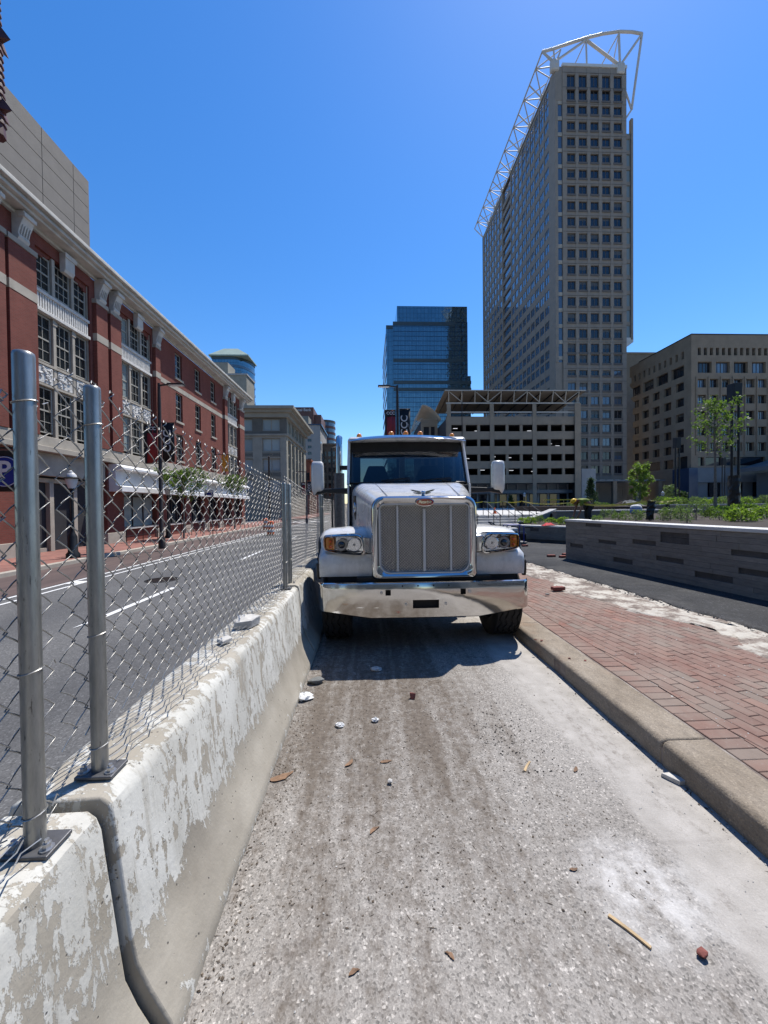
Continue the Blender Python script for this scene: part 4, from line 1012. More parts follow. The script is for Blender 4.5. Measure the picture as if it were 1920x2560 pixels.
# loose pavers on the asphalt and pavement
def loose_brick(px, py, z, rz, label, grp=None):
    q_ = G(px, py, z); mb = MB(); mb.box(-.11, .11, -.055, .055, 0, .06); o = mb.build('loose_brick', M['brick_bit'], None, bevel=.006); o.location = (q_.x, q_.y, z); o.rotation_euler = (0, 0, rz); tag(o, label, 'brick', grp)
loose_brick(1395, 1475, ZP+.02, .1, 'loose red brick lying on the spilled sand of the pavement')
loose_brick(1378, 1392, ZP+.036, .0, 'loose brick on the fresh asphalt a pace from the wall end')
loose_brick(1408, 1394, ZP+.036, .2, 'loose brick on the asphalt touching the wall end')
loose_brick(1414, 1388, ZP+.036, .5, 'loose brick tucked behind the wall end corner')
loose_brick(1312, 1366, ZP+.036, .3, 'loose brick on the asphalt right behind the truck fender')
chunk('sand_clod', G(1368, 1487, ZP+.02), .1, .07, .03, M['rock'], 'dark clod on the pale sand behind the truck bumper', 'rubble', 31)
for i, (px, py) in enumerate(((1339, 1601), (1354, 1603), (1463, 1653), (1424, 1648))):
    q_ = G(px, py, KT if i < 2 else ZP); chunk('brick_crumb', q_, .035, .03, .02, M['brick_bit'], ['brick crumb on the kerb close to the truck tyre', 'brick crumb on the kerb further from the truck tyre', 'pale pebble in the gap between kerb and bricks', 'thin brick chip in the gap behind the kerb'][i], 'fragment', 40+i)
q_ = P(1331, 1311, 15.5); o = thing('red_cloth', 'bright red cloth thrown over the low wall coping', 'cloth', (q_.x, 15.5, .86))
cc = A2+d2*1.55-n2*.1
mb = MB(); r_ = random.Random(12); nx = 10
vs = [(cc.x-.25+.05*i, cc.y-.16+.05*j, .865+.1*max(0, 1-((i-5)/5)**2)*max(0, 1-((j-3)/3.5)**2)*r_.uniform(.6, 1.3)) for j in range(7) for i in range(11)]
mb.add(vs, [(j*11+i, j*11+i+1, j*11+i+12, j*11+i+11) for j in range(6) for i in range(10)])
mb.add([(x, y, .862) for x, y, z in vs], [(j*11+i, j*11+i+1, j*11+i+12, j*11+i+11) for j in range(6) for i in range(10)])
o.location = (cc.x, cc.y, .86); ORG[o] = (cc.x, cc.y, .86); M['redcloth'] = simple('red_cloth', (.5, .02, .03), .8); mb.build('fabric', M['redcloth'], o, smooth=70)
# small black and blue plate compactor behind the fender
q_ = G(1268, 1352, ZP); cx, cy = 5.55, 14.5; o = thing('plate_compactor', 'small blue and black engine plate compactor parked behind the truck fender', 'machine', (cx, cy, ZP))
mb = MB(); mb.prism([(cx-.42, ZP+.06), (cx-.3, ZP+.03), (cx+.3, ZP+.03), (cx+.42, ZP+.09), (cx+.42, ZP+.14), (cx-.42, ZP+.14)], 'y', cy-.25, cy+.25); mb.build('plate', M['steel_plate'], o, bevel=.01)
mb = MB(); mb.box(cx-.25, cx+.12, cy-.18, cy+.18, ZP+.16, ZP+.52); mb.cyl((cx-.05, cy-.18, ZP+.36), (cx-.05, cy-.24, ZP+.36), .13, n=14); mb.build('engine', M['black'], o, bevel=.03)
mb = MB(); mb.box(cx-.22, cx+.1, cy-.16, cy+.16, ZP+.522, ZP+.66); mb.build('fuel_tank', M['paper'], o, bevel=.03)
for s_ in (-.22, .22):
    mb = MB(); mb.tube([(cx+.3, cy+s_, ZP+.14), (cx+.3, cy+s_, ZP+.72), (cx+.15, cy+s_, ZP+.78), (cx-.3, cy+s_, ZP+.78), (cx-.36, cy+s_, ZP+.7), (cx-.36, cy+s_, ZP+.14)], .022, 6); mb.build('guard_bar', M['blue'], o, smooth=60)
mb = MB(); mb.tube([(cx-.36, cy-.2, ZP+.5), (cx-.9, cy-.2, ZP+.86), (cx-.98, cy, ZP+.9), (cx-.9, cy+.2, ZP+.86), (cx-.36, cy+.2, ZP+.5)], .02, 6); mb.build('handle', M['iron'], o, smooth=60)
q_ = G(1312, 1352, ZP); o = thing('black_bucket', 'black bucket standing by the low wall behind the truck fender', 'bucket', (6.15, 15.2, ZP))
mb = MB(); mb.lathe([(.13, 0.02), (.17, .36), (.175, .37), (.16, .37), (.12, .06)], 16, c=(6.15, 15.2, ZP)); mb.build('pail', M['black'], o, smooth=50)
mb = MB(); mb.tube([(6.15+.17*math.cos(a), 15.2, ZP+.36+.12*math.sin(a)) for a in [math.pi*i/8 for i in range(9)]], .006, 5); mb.build('handle', M['bolt'], o)
# mulch heap and boulder pile
pt = P(1565, 1262, 33); o = thing('mulch_heap', 'dark heap of mulch under a grey tarpaulin on the plaza', 'heap', (pt.x, 33, PZ))
mb = MB(); r_ = random.Random(4); n_, k_ = 20, 7
mb.rings([[(pt.x+1.9*(1-j/k_)**.8*(1+r_.uniform(-.12, .12))*math.cos(2*math.pi*i/n_), 33+1.2*(1-j/k_)**.8*(1+r_.uniform(-.12, .12))*math.sin(2*math.pi*i/n_), PZ-.02+1.0*(j/k_)**.9*(1+r_.uniform(-.12, .12))) for i in range(n_)] for j in range(k_)]); mb.build('heap_body', M['soil'], o)
mb = MB(); mb.rings([[(pt.x+.3+1.45*(1-j/k_)**.8*(1+r_.uniform(-.12, .12))*math.cos(2*math.pi*i/n_), 33+1.0*(1-j/k_)**.8*(1+r_.uniform(-.12, .12))*math.sin(2*math.pi*i/n_), PZ+.34+.72*(j/k_)**.9*(1+r_.uniform(-.1, .1))) for i in range(n_)] for j in range(k_)]); mb.build('tarpaulin', M['rock'], o)
# caution tape
def tape(name, pts, label, sag=.12, wid=.06):
    mb = MB(); rows_ = []; r_ = random.Random(len(pts)); out = []
    for a, b in zip(pts[:-1], pts[1:]):
        a = Vector(a); b = Vector(b); nn = max(4, int((b-a).length/.35))
        for i in range(nn):
            t = i/nn; p_ = a.lerp(b, t); p_.z -= sag*4*t*(1-t)*min(1, (b-a).length/2.5); out.append(p_)
    out.append(Vector(pts[-1])); w_ = []
    for i, p_ in enumerate(out):
        tw = .5*math.sin(i*.55)+.2*math.sin(i*1.7); w_.append([(p_.x, p_.y+wid/2*math.sin(tw), p_.z+wid/2*math.cos(tw)), (p_.x, p_.y-wid/2*math.sin(tw), p_.z-wid/2*math.cos(tw))])
    n_ = len(w_); vs = [q for r__ in w_ for q in r__]+[(x+.003, y-.003, z) for r__ in w_ for x, y, z in r__]
    fs = [(2*i, 2*i+1, 2*i+3, 2*i+2) for i in range(n_-1)]+[(2*n_+2*i, 2*n_+2*i+2, 2*n_+2*i+3, 2*n_+2*i+1) for i in range(n_-1)]
    mb.add(vs, fs); o = mb.build(name, M['yellow'], None, smooth=60); return tag(o, label, 'tape')
zt = lambda y: ZP+0.95+max(0, min(1, (y-23.6)/2.6))*0.84
tape('caution_tape', [(3.9, 26.9, 1.95), (5.3, 26.9, zt(26.9)), (6.7, 26.9, zt(26.9)), (8.1, 26.9, zt(26.9)), (9.5, 26.9, zt(26.9)), (10.9, 26.9, zt(26.9)), (9.6, 17.6, 1.80), WRAP], 'yellow caution tape strung along the stair railings and past the worker', .14, .07)
e2 = P(1700, 1245, 32); tape('caution_tape', [WRAP+Vector((.15, .05, 0)), (e2.x-.22, 31.7, e2.z)], 'yellow caution tape running from the wrapped stake to the slim black column', .12, .07)
a_ = P(1360, 1250, 40); b_ = P(1482, 1248, 40)
o = thing('tape_barrier', 'stretched yellow tape on three stakes in front of the garage base', 'tape', ((a_.x+b_.x)/2, 40, PZ))
for t in (0, .4, 1):
    p_ = a_.lerp(b_, t); mb = MB(); mb.cyl((p_.x, 40, PZ-.02), (p_.x, 40, p_.z+.05), .03, n=6); mb.build('stake', M['wood'], o)
mb = MB(); mb.bar((a_.x, 39.96, a_.z), (b_.x, 39.96, b_.z), .004, .1); mb.build('tape', M['yellow'], o)

# acorn lamps
def acorn(x, y, z, h, label, s=1.0, mat='iron', grp='acorn-globe street lamps'):
    o = thing('acorn_lamp', label, 'street lamp', (x, y, z), grp)
    mb = MB(); mb.lathe([(.2*s, -.02), (.2*s, .12*s), (.14*s, .2*s), (.13*s, .7*s), (.08*s, .8*s), (.055*s, .9*s), (.045*s, h-.75*s), (.09*s, h-.72*s), (.05*s, h-.66*s), (.10*s, h-.6*s)], 14, c=(x, y, z)); mb.build('post', M[mat], o, smooth=40)
    mb = MB(); mb.lathe([(.09*s, h-.6*s), (.17*s, h-.36*s), (.175*s, h-.28*s)], 14, c=(x, y, z)); mb.build('globe', M['globe'], o, smooth=50)
    mb = MB(); mb.lathe([(.23*s, h-.28*s), (.23*s, h-.25*s), (.16*s, h-.22*s)], 14, c=(x, y, z)); mb.build('rim', M[mat], o, smooth=40)
    mb = MB(); mb.lathe([(.15*s, h-.22*s), (.13*s, h-.12*s), (.06*s, h-.07*s), (.07*s, h-.04*s), (.03*s, h)], 14, c=(x, y, z)); mb.build('finial', M['globe'], o, smooth=50)
q_ = P(1311, 1231, 60); acorn(q_.x, 60, PZ, q_.z-PZ, 'acorn lamp standing alone before the dark garage ground floor', 1.15)
q_ = P(1657, 1228, 40); acorn(q_.x, 40, PZ, q_.z-PZ, 'short acorn lamp among the plaza trees', .9)
# ================================================================ the truck (local frame: x across, y back from the bumper face, z up)
TX, TY = 0.65, 4.41
tr = thing('day_cab_truck', 'white heavy truck with big chrome grille and bumper parked against the kerb', 'truck', (TX, TY, 0))
TM = Matrix.Translation((TX, TY, 0))
def tb():
    mb = MB(); mb.M = TM; return mb
def rrect(hw, z0, z1, r0, r1, y, n=5, crown=0.0):
    """rounded rectangle in the x-z plane; r0 bottom radius, r1 top radius"""
    pts = []
    for cx, cz, r, a0 in ((hw-r1, z1-r1, r1, 0), (-hw+r1, z1-r1, r1, 90), (-hw+r0, z0+r0, r0, 180), (hw-r0, z0+r0, r0, 270)):
        for i in range(n+1):
            a = R(a0+90*i/n); x = cx+r*math.cos(a); z = cz+r*math.sin(a)
            if a0 in (0, 90): z += crown*(1-(x/hw)**2)
            pts.append((x, y, z))
    return pts
# --- bumper: bent steel sheet with swept-back ends, angled lower corners, real openings
HB = 1.25
def bump_y(x):
    a = abs(x)
    return 0.03*(a/1.2)**2 if a < 1.16 else 0.028+0.008*(a-1.16)/.09+0.10*((a-1.16)/0.09)**2.6
def bz0(x):
    a = abs(x); return 0.40 if a < 0.64 else 0.40+0.095*(a-0.64)/(HB-0.64)
holes = [(-0.437-0.031, -0.437+0.031, 0.668, 0.732), (0.437-0.031, 0.437+0.031, 0.668, 0.732), (-0.152, 0.152, 0.515, 0.612)]
xs = sorted(set([-HB+2*HB*i/40 for i in range(41)]+[s_*(1.16+.09*i/8) for i in range(8) for s_ in (-1, 1)]+[h for q in holes for h in q[:2]]+[-.64, .64]))
ts = [0, .012, .03]+[]
mb = tb(); vs = []; idx = {}
zlev = [0.515, 0.612, 0.668, 0.732]
rowz = lambda x: [bz0(x)+0.0, bz0(x)+0.012]+zlev+[0.785, 0.803, 0.812]
for i, x in enumerate(xs):
    for j, z in enumerate(rowz(x)):
        y = bump_y(x)+(0.018 if j in (0, 8) else 0.004 if j in (7,) else 0.0)+0.012*((z-.6)/.2)**2
        idx[(i, j)] = len(vs); vs.append((x, y, z))
fs = []
for i in range(len(xs)-1):
    for j in range(8):
        xm = (xs[i]+xs[i+1])/2; zm = (rowz(xm)[j]+rowz(xm)[j+1])/2
        if any(a < xm < b and c < zm < d for a, b, c, d in holes): continue
        fs.append((idx[(i, j)], idx[(i+1, j)], idx[(i+1, j+1)], idx[(i, j+1)]))
mb.add(vs, fs)
bo = mb.build('bumper', M['bumper'], tr, smooth=35)
md = bo.modifiers.new('solid', 'SOLIDIFY'); md.thickness = 0.008; md.offset = 0; md = bo.modifiers.new('split', 'EDGE_SPLIT'); md.split_angle = R(40)
mb = tb(); mb.box(-1.08, 1.08, 0.05, 0.085, 0.46, 0.79); mb.box(-.80, .80, .1, .5, .5, .86); mb.build('bumper_backing', M['dark'], tr)
for x, z in ((-.232, .565), (.232, .565), (-.515, .70), (.515, .70)):
    mb = tb(); mb.cyl((x, .008, z), (x, -.006, z), .018, n=14); mb.cyl((x, -.006, z), (x, -.014, z), .011, n=8); mb.build('bolt', M['bolt'], bo, smooth=40)
for x in (-.27, -.09, .09, .27):
    mb = tb(); mb.box(x-.008, x+.008, -.003, .003, .768, .784); mb.build('plug', M['black'], bo)
# --- dark gap filler and radiator block behind the grille
mb = tb(); mb.box(-1.15, 1.15, .22, .30, .78, .90); mb.build('valance', M['dark'], tr)
mb = tb(); mb.box(-.56, .56, .17, .21, .86, 1.74); mb.build('radiator', M['dark'], tr)
# --- chrome grille shell
def shell_ring(hw, z0, z1, r0, r1, y, crown=0): return rrect(hw, z0, z1, r0, r1, y, 8, crown)
gz0, gz1 = .845, 1.805
mb = tb()
mb.rings([shell_ring(.615, gz0, gz1, .05, .13, .30, .02), shell_ring(.622, gz0, gz1+.004, .05, .135, .10, .022), shell_ring(.616, gz0+.004, gz1, .05, .13, .055, .022), shell_ring(.596, gz0+.02, gz1-.018, .06, .12, .034, .022),
          shell_ring(.565, gz0+.05, gz1-.05, .10, .10, .036, .02), shell_ring(.532, gz0+.068, gz1-.085, .13, .06, .06, .015), shell_ring(.525, gz0+.073, gz1-.09, .13, .055, .11, .015)], caps=False)
mb.build('grille_shell', M['chrome'], tr, smooth=50)
mb = tb(); mb.tube(shell_ring(.528, gz0+.072, gz1-.088, .13, .055, .060, .015), .009, 6, closed=True); gi = mb.build('grille_trim', M['steel_white'], tr, smooth=60)
# woven grille wires
mb = tb(); p_ = .036; y = .10
def inside(x, z):
    hw = .515; 
    if abs(x) > hw or z < gz0+.085 or z > gz1-.10: return False
    if z < gz0+.085+.12 and abs(x) > hw-.12:
        return (abs(x)-(hw-.12))**2+(z-(gz0+.205))**2 < .12**2
    return True
for sgn in (1, -1):
    for k in range(-32, 33):
        pts = []
        for t in range(-32, 33):
            x = (t)*p_*.5; z = 1.33+sgn*x+k*p_*.92
            if inside(x, z): pts.append((x, y+.0035*((-1)**(t+k))*sgn, z))
        if len(pts) > 1: mb.tube(pts, .0038, 4)
mb.build('grille_mesh', M['grille_wire'], tr)
for x, hw_ in ((-.316, .013), (0, .017), (.316, .013)):
    mb = tb(); zt_ = gz1-.10-(.035 if x == 0 else 0); mb.box(x-hw_, x+hw_, .078, .096, gz0+.082, zt_); mb.box(x-hw_*.5, x+hw_*.5, .070, .0785, gz0+.085, zt_-.004); mb.build('grille_bar', M['steel_white'], tr, bevel=.004)
# emblem oval
ez = gz1-.062
mb = tb(); mb.rings([[(a_*math.cos(t), yy, ez+b_*math.sin(t)) for t in [2*math.pi*i/28 for i in range(28)]] for a_, b_, yy in ((.112, .052, .05), (.112, .052, .022), (.104, .045, .018))]); em = mb.build('emblem', M['chrome'], tr, smooth=40)
mb = tb(); mb.rings([[(a_*math.cos(t), yy, ez+b_*math.sin(t)) for t in [2*math.pi*i/28 for i in range(28)]] for a_, b_, yy in ((.1, .042, .0185), (.099, .041, .013))]); mb.build('emblem_field', M['emblem'], em, smooth=40)
text('Peterbilt', 'emblem_lettering', M['reflector'], em, TM @ Matrix.Translation((0, .0115, ez)) @ Matrix.Rotation(R(90), 4, 'X'), .048, .0012, .32, .0002, space=.92)
# --- hood
def hood_sec(y, hw, zt, zb, rt, crown): return [q for q in rrect(hw, zb, zt, .03, rt, y, 7, crown)]
mb = tb()
secs = [(.115, .612, 1.800, .92, .13, .025), (.16, .622, 1.808, .95, .14, .028), (.5, .69, 1.868, 1.12, .15, .03), (.9, .775, 1.94, 1.16, .16, .035), (1.3, .85, 2.005, 1.16, .165, .04), (1.62, .905, 2.05, 1.16, .165, .04), (1.69, .912, 2.052, 1.16, .165, .035)]
mb.rings([hood_sec(*s) for s in secs]); hd = mb.build('hood', M['white'], tr, smooth=45)
for sx in (-1, 1):   # crease lines on top, side vent and latch
    mb = tb(); mb.tube([(sx*(.43+.13*t), .12+1.5*t, 1.8065+.021+.0+(.245*t)-.004*abs(sx)+.004*math.sin(3*t)) for t in [i/8 for i in range(9)]], .0045, 5); mb.build('hood_seam', M['lampgrey'], hd)
    xs_ = lambda y: .612+(.912-.612)*min(1, max(0, (y-.115)/1.5))+.004
    mb = tb(); poly = [(1.22, 1.86), (1.42, 1.86), (1.40, 1.62), (1.28, 1.50), (1.20, 1.60)]
    mb.rings([[(sx*(xs_(a)+o_), a, b) for a, b in poly] for o_ in (-.02, .006)]); mb.build('side_vent', M['black'], hd)
    mb = tb(); cy_, cz_ = 1.26, 1.68; mb.tube([(sx*(xs_(cy_+.06*math.cos(t))+.012), cy_+.06*math.cos(t), cz_+.07*math.sin(t)) for t in [2*math.pi*i/18 for i in range(18)]], .012, 6, closed=True); mb.build('vent_ring', M['chrome'], hd, smooth=60)
# hood ornament: bird with swept wings
mb = tb(); hz = 1.832
wing = [(0, .0), (.05, .012), (.12, .022), (.15, .02), (.13, .005), (.06, -.01), (0, -.012)]
for sx in (-1, 1):
    mb.rings([[(sx*x, .16+.3*x+o_, hz+.03+z+.1*x) for x, z in wing] for o_ in (-.008, .008)])
    mb.rings([[(sx*x*.75, .20+.3*x+o_, hz+.015+z*.8) for x, z in wing] for o_ in (-.006, .006)])
mb.sphere((0, .15, hz+.025), .03, 10, 6, sz=.8); mb.cyl((0, .15, hz-.012), (0, .16, hz+.02), .022, .012, n=8)
mb.build('hood_ornament', M['chrome'], tr, smooth=40)
# --- fenders
fprof = [(.215, .862), (.20, .95), (.20, 1.06), (.225, 1.12), (.33, 1.16), (.40, 1.24), (.40, 1.33), (.46, 1.385), (.60, 1.42), (.80, 1.425), (1.0, 1.38), (1.20, 1.26), (1.33, 1.08), (1.38, .88)]
def fender(sx):
    mb = tb(); cx_, cz_ = .72, .80
    rows_ = []
    for x, inn in ((.56, 0.0), (.62, 0.0), (.9, 0.0), (1.14, .004), (1.205, .016), (1.238, .04), (1.25, .075), (1.248, .12)):
        rows_.append([(sx*x, y+(cx_-y)*inn, z+(cz_-z)*inn*1.1 - (0.0 if x < 1.0 else (x-1.0)*.12)*(1 if z > 1.2 else 0)) for y, z in fprof])
    mb.rings(rows_, close=False, caps=False); o = mb.build('fender', M['white'], tr, smooth=45)
    md = o.modifiers.new('solid', 'SOLIDIFY'); md.thickness = .02; md.offset = 0; md = o.modifiers.new('split', 'EDGE_SPLIT'); md.split_angle = R(55)
    # black wheel-arch lip
    mb = tb(); mb.tube([(sx*1.262, y+(cx_-y)*.10, z+(cz_-z)*.12-.02) for y, z in fprof[0:]], .026, 6); mb.build('arch_lip', M['black'], o, smooth=60)
    # inner liner
    mb = tb(); mb.rings([[(sx*x, y+(cx_-y)*.12, z+(cz_-z)*.14) for y, z in fprof] for x in (.5, 1.21)], close=False, caps=False); mb.build('arch_liner', M['dark'], o)
    return o
for sx in (-1, 1): fender(sx)
# --- headlights
def headlight(sx):
    """pod: outline traced in local (a outward, z); amber at the outer end"""
    x_in, x_out = .715, 1.185
    def out(s, y, grow=0.0):
        pts = []
        raw = [(x_in, 1.17), (x_in+.02, 1.145), (x_in+.06, 1.138), (x_out-.10, 1.160), (x_out-.02, 1.175), (x_out, 1.20), (x_out+.004, 1.27), (x_out, 1.325), (x_out-.03, 1.342), (x_in+.14, 1.358), (x_in+.05, 1.352), (x_in+.015, 1.30)]
        c = ((x_in+x_out)/2, 1.245)
        for _ in range(1): raw = [q_ for p0_, p1_ in zip(raw, raw[1:]+raw[:1]) for q_ in ((p0_[0]*.75+p1_[0]*.25, p0_[1]*.75+p1_[1]*.25), (p0_[0]*.25+p1_[0]*.75, p0_[1]*.25+p1_[1]*.75))]
        for x, z in raw:
            x2 = c[0]+(x-c[0])*(1+grow*.55); z2 = c[1]+(z-c[1])*(1+grow*1.2)
            yb = y+.10*max(0, (x2-.86)/.3)**2
            pts.append((sx*x2, yb, z2))
        return pts
    o = None
    mb = tb(); mb.rings([out(1, .40, .10), out(1, .16, .16), out(1, .125, .12), out(1, .118, .02), out(1, .135, -.03)], caps=False); 
    o = mb.build('headlight', M['chrome'], tr, smooth=50)
    mb = tb(); mb.rings([out(1, .175, .0), out(1, .18, 0)]); mb.build('housing', M['reflector'], o)
    for cx_, r_, mat in ((x_in+.112, .082, 'reflector'), (x_in+.262, .070, 'lampgrey')):
        yy = .16+.10*max(0, (cx_-.86)/.3)**2
        mb = tb(); n_ = 22
        mb.rings([[(sx*(cx_+rr*math.cos(t)), y_, 1.247+rr*math.sin(t)) for t in [2*math.pi*i/n_ for i in range(n_)]] for rr, y_ in ((r_, yy-.012), (r_*.92, yy-.016), (r_*.86, yy-.004), (r_*.55, yy+.012), (r_*.18, yy+.016))], caps=True); b_ = mb.build('lamp_bowl', M[mat], o, smooth=35)
        if mat == 'reflector':
            for k in range(10):
                t = 2*math.pi*k/10; mb = tb(); mb.bar((sx*(cx_+.02*math.cos(t)), yy+.004, 1.247+.02*math.sin(t)), (sx*(cx_+.066*math.cos(t)), yy-.006, 1.247+.066*math.sin(t)), .012, .004); mb.build('facet', M['steel_white'], b_)
            mb = tb(); mb.sphere((sx*cx_, yy-.004, 1.247), .017, 10, 6); mb.build('bulb', M['chrome'], b_, smooth=60)
        else:
            mb = tb(); mb.sphere((sx*cx_, yy-.002, 1.247), .046, 14, 8); mb.build('projector_lens', M['glass_dark'], b_, smooth=60)
    for k in range(7):
        mb = tb(); zz = 1.185+.017*k; mb.box(min(sx*(x_in+.19), sx*(x_in+.205)), max(sx*(x_in+.19), sx*(x_in+.205)), .168, .174, zz, zz+.009); mb.build('rib', M['reflector'], o)
    xa = x_out-.118
    mb = tb(); rs = []
    for x in (xa, xa+.035, x_out-.03, x_out-.006):
        yy = .148+.10*max(0, (x-.86)/.3)**2; za, zb_ = 1.182, 1.326
        if x > x_out-.01: za, zb_ = 1.20, 1.31
        rs.append([(sx*x, yy, za), (sx*x, yy, zb_), (sx*x, yy+.02, zb_), (sx*x, yy+.02, za)])
    mb.rings(rs); am = mb.build('turn_signal', M['amber'], o, bevel=.004)
    for zz in (1.222, 1.285):
        x = xa+.045; yy = .148+.10*max(0, (x-.86)/.3)**2
        mb = tb(); mb.sphere((sx*x, yy-.002, zz), .02, 12, 6); mb.build('signal_bulb', M['orange'], am, smooth=60)
    # clear cover
    mb = tb(); mb.rings([out(1, .128, -.03)]*1+[out(1, .121, -.12)], caps=False); vs_ = out(1, .121, -.12); 
    mb2 = tb(); mb2.add(vs_, [tuple(range(len(vs_)))]); mb2.build('clear_cover', M['lens'], o)
    # chrome arm between grille and lamp
    mb = tb(); mb.rings([[(sx*.60, .20, 1.13), (sx*.60, .20, 1.32), (sx*.60, .34, 1.32), (sx*.60, .34, 1.13)], [(sx*.72, .15, 1.15), (sx*.72, .15, 1.34), (sx*.72, .34, 1.34), (sx*.72, .34, 1.15)]]); mb.build('lamp_bracket', M['chrome'], o, bevel=.01)
    mb = tb(); mb.box(min(sx*.60, sx*.685), max(sx*.60, sx*.685), .185, .21, 1.09, 1.128); mb.build('latch', M['steel_white'], o, bevel=.003)
for sx in (-1, 1): headlight(sx)
# --- wheels
def tyre(xc, y, r, w_, name='wheel', lift=0.0):
    root = None
    n_ = 72; rs = []
    prof = []
    hw = w_/2
    prof += [(-hw*.80, r*.58), (-hw*.98, r*.68), (-hw, r*.80), (-hw*.97, r*.92), (-hw*.90, r*.975)]
    gro = []
    gx = [-.62, -.22, .22, .62]
    line = [(-.86, 0)]
    for g_ in gx: line += [(g_-.055, 0), (g_-.045, -1), (g_+.045, -1), (g_+.055, 0)]
    line += [(.86, 0)]
    prof += [(a*hw, r-(.018 if b else 0)) for a, b in line]
    prof += [(hw*.90, r*.975), (hw*.97, r*.92), (hw, r*.80), (hw*.98, r*.68), (hw*.80, r*.58)]
    for i in range(n_):
        t = 2*math.pi*i/n_; zz = .012*(1 if (i//2) % 2 else -1)
        ring = []
        for k_, (a, rr) in enumerate(prof):
            x = a+(zz if 6 <= k_ <= len(prof)-7 else 0); ring.append((xc+x, y+rr*math.cos(t), r+lift+rr*math.sin(t)))
        rs.append(ring)
    rs.append(rs[0]); mb = tb(); mb.rings(rs, close=False, caps=False)
    o = mb.build(name, M['rubber'], tr, smooth=35)
    s_ = 1 if xc > 0 else -1
    mb = tb(); xx = xc+s_*hw*.35
    prof2 = [(.30, hw*.1), (.285, hw*.75), (.27, hw*.8), (.25, hw*.3), (.14, hw*.1), (.12, hw*.75), (.06, hw*.8)]
    mb.rings([[(xc+s_*a, y+rr*math.cos(2*math.pi*i/24), r+lift+rr*math.sin(2*math.pi*i/24)) for i in range(24)] for rr, a in prof2]); rim = mb.build('rim', M['chrome'], o, smooth=40)
    for k_ in range(10):
        t = 2*math.pi*k_/10; mb = tb(); mb.cyl((xc+s_*hw*.1, y+.17*math.cos(t), r+lift+.17*math.sin(t)), (xc+s_*hw*.42, y+.17*math.cos(t), r+lift+.17*math.sin(t)), .016, n=6); mb.build('lug_nut', M['chrome'], rim)
    return o
for sx in (-1, 1):
    tyre(sx*1.058, .67, .50, .345)
    for yy in (5.6, 6.95):
        tyre(sx*1.08, yy, .52, .28); tyre(sx*.76, yy, .52, .28)
# --- chassis
mb = tb()
for sx in (-1, 1): mb.box(sx*.43-.05, sx*.43+.05, .2, 7.8, .66, .93)
mb.box(-.9, .9, .59, .75, .42, .56); mb.box(-.38, .38, .35, 1.6, .55, 1.3)
for yy in (5.6, 6.95): mb.cyl((-.95, yy, .52), (.95, yy, .52), .12, n=10)
mb.box(-.38, .38, 7.6, 7.7, .66, .93); mb.build('chassis', M['dark'], tr)
for sx in (-1, 1):
    mb = tb(); mb.cyl((sx*.88, 2.0, .72), (sx*.88, 3.3, .72), .3, n=24); mb.build('fuel_tank', M['chrome'], tr, smooth=50)
    mb = tb(); mb.box(min(sx*.9, sx*1.12), max(sx*.9, sx*1.12), 1.75, 2.7, .98, 1.04); mb.box(min(sx*.9, sx*1.12), max(sx*.9, sx*1.12), 1.75, 2.7, .48, .53); mb.build('step', M['steel_plate'], tr)
mb = tb(); mb.lathe([(.05, .95), (.55, .98), (.55, 1.06), (.05, 1.06)], 24, c=(0, 6.3, 0)); mb.build('fifth_wheel', M['dark'], tr)
# --- cab: floor, firewall, sills, pillars, doors, back wall, roof; windows are real openings
yF, yB = 1.66, 3.0           # cowl and back of cab
zs = 2.06                    # window sill height
HW0, HW1 = .985, .965
zR = 2.80
wsb = (1.72, 2.075); wst = (2.10, 2.80)    # windscreen bottom / top (y, z)
mb = tb(); mb.box(-.93, .93, yF+.03, yB-.04, 1.0, 1.06); mb.box(-.93, .93, yF+.03, yF+.06, 1.06, 2.02); mb.build('cab_floor', M['cabin'], tr)
for sx in (-1, 1):
    mb = tb(); x0, x1 = sorted((sx*.955, sx*HW0)); mb.box(x0, x1, yF, yB, 1.02, zs-.01); d_ = mb.build('door', M['white'], tr, bevel=.012)
    mb = tb(); mb.box(min(sx*HW0, sx*(HW0+.035)), max(sx*HW0, sx*(HW0+.035)), 2.72, 2.88, 1.93, 1.97); mb.build('handle', M['chrome'], d_, bevel=.008)
    # A pillar, B pillar
    mb = tb(); mb.bar((sx*.975, wsb[0]+.05, wsb[1]-.03), (sx*.968, wst[0]+.05, wst[1]+.0), .045, .07); mb.build('front_pillar', M['white'], tr, bevel=.015)
    mb = tb(); x0, x1 = sorted((sx*.925, sx*HW0)); mb.box(x0, x1, yB-.28, yB, zs-.008, zR); mb.build('rear_pillar', M['white'], tr, bevel=.015)
    mb = tb(); x0, x1 = sorted((sx*.95, sx*.958)); mb.add([(sx*.955, wsb[0]+.08, zs), (sx*.955, yB-.28, zs), (sx*.955, yB-.28, zR), (sx*.955, wst[0]+.06, zR)], [(0, 1, 2, 3)]); mb.build('side_window', M['windshield'], tr)
mb = tb(); mb.box(-.95, .95, yB-.045, yB, 1.02, 2.10); mb.box(-.95, .95, yB-.045, yB, 2.62, zR); mb.box(-.95, -.80, yB-.045, yB, 2.10, 2.62); mb.box(.80, .95, yB-.045, yB, 2.10, 2.62); mb.box(-.05, .05, yB-.045, yB, 2.10, 2.62); mb.build('back_wall', M['white'], tr)
mb = tb(); mb.add([(-.80, yB-.02, 2.10), (.80, yB-.02, 2.10), (.80, yB-.02, 2.62), (-.80, yB-.02, 2.62)], [(0, 1, 2, 3)]); mb.build('rear_window', M['windshield'], tr)
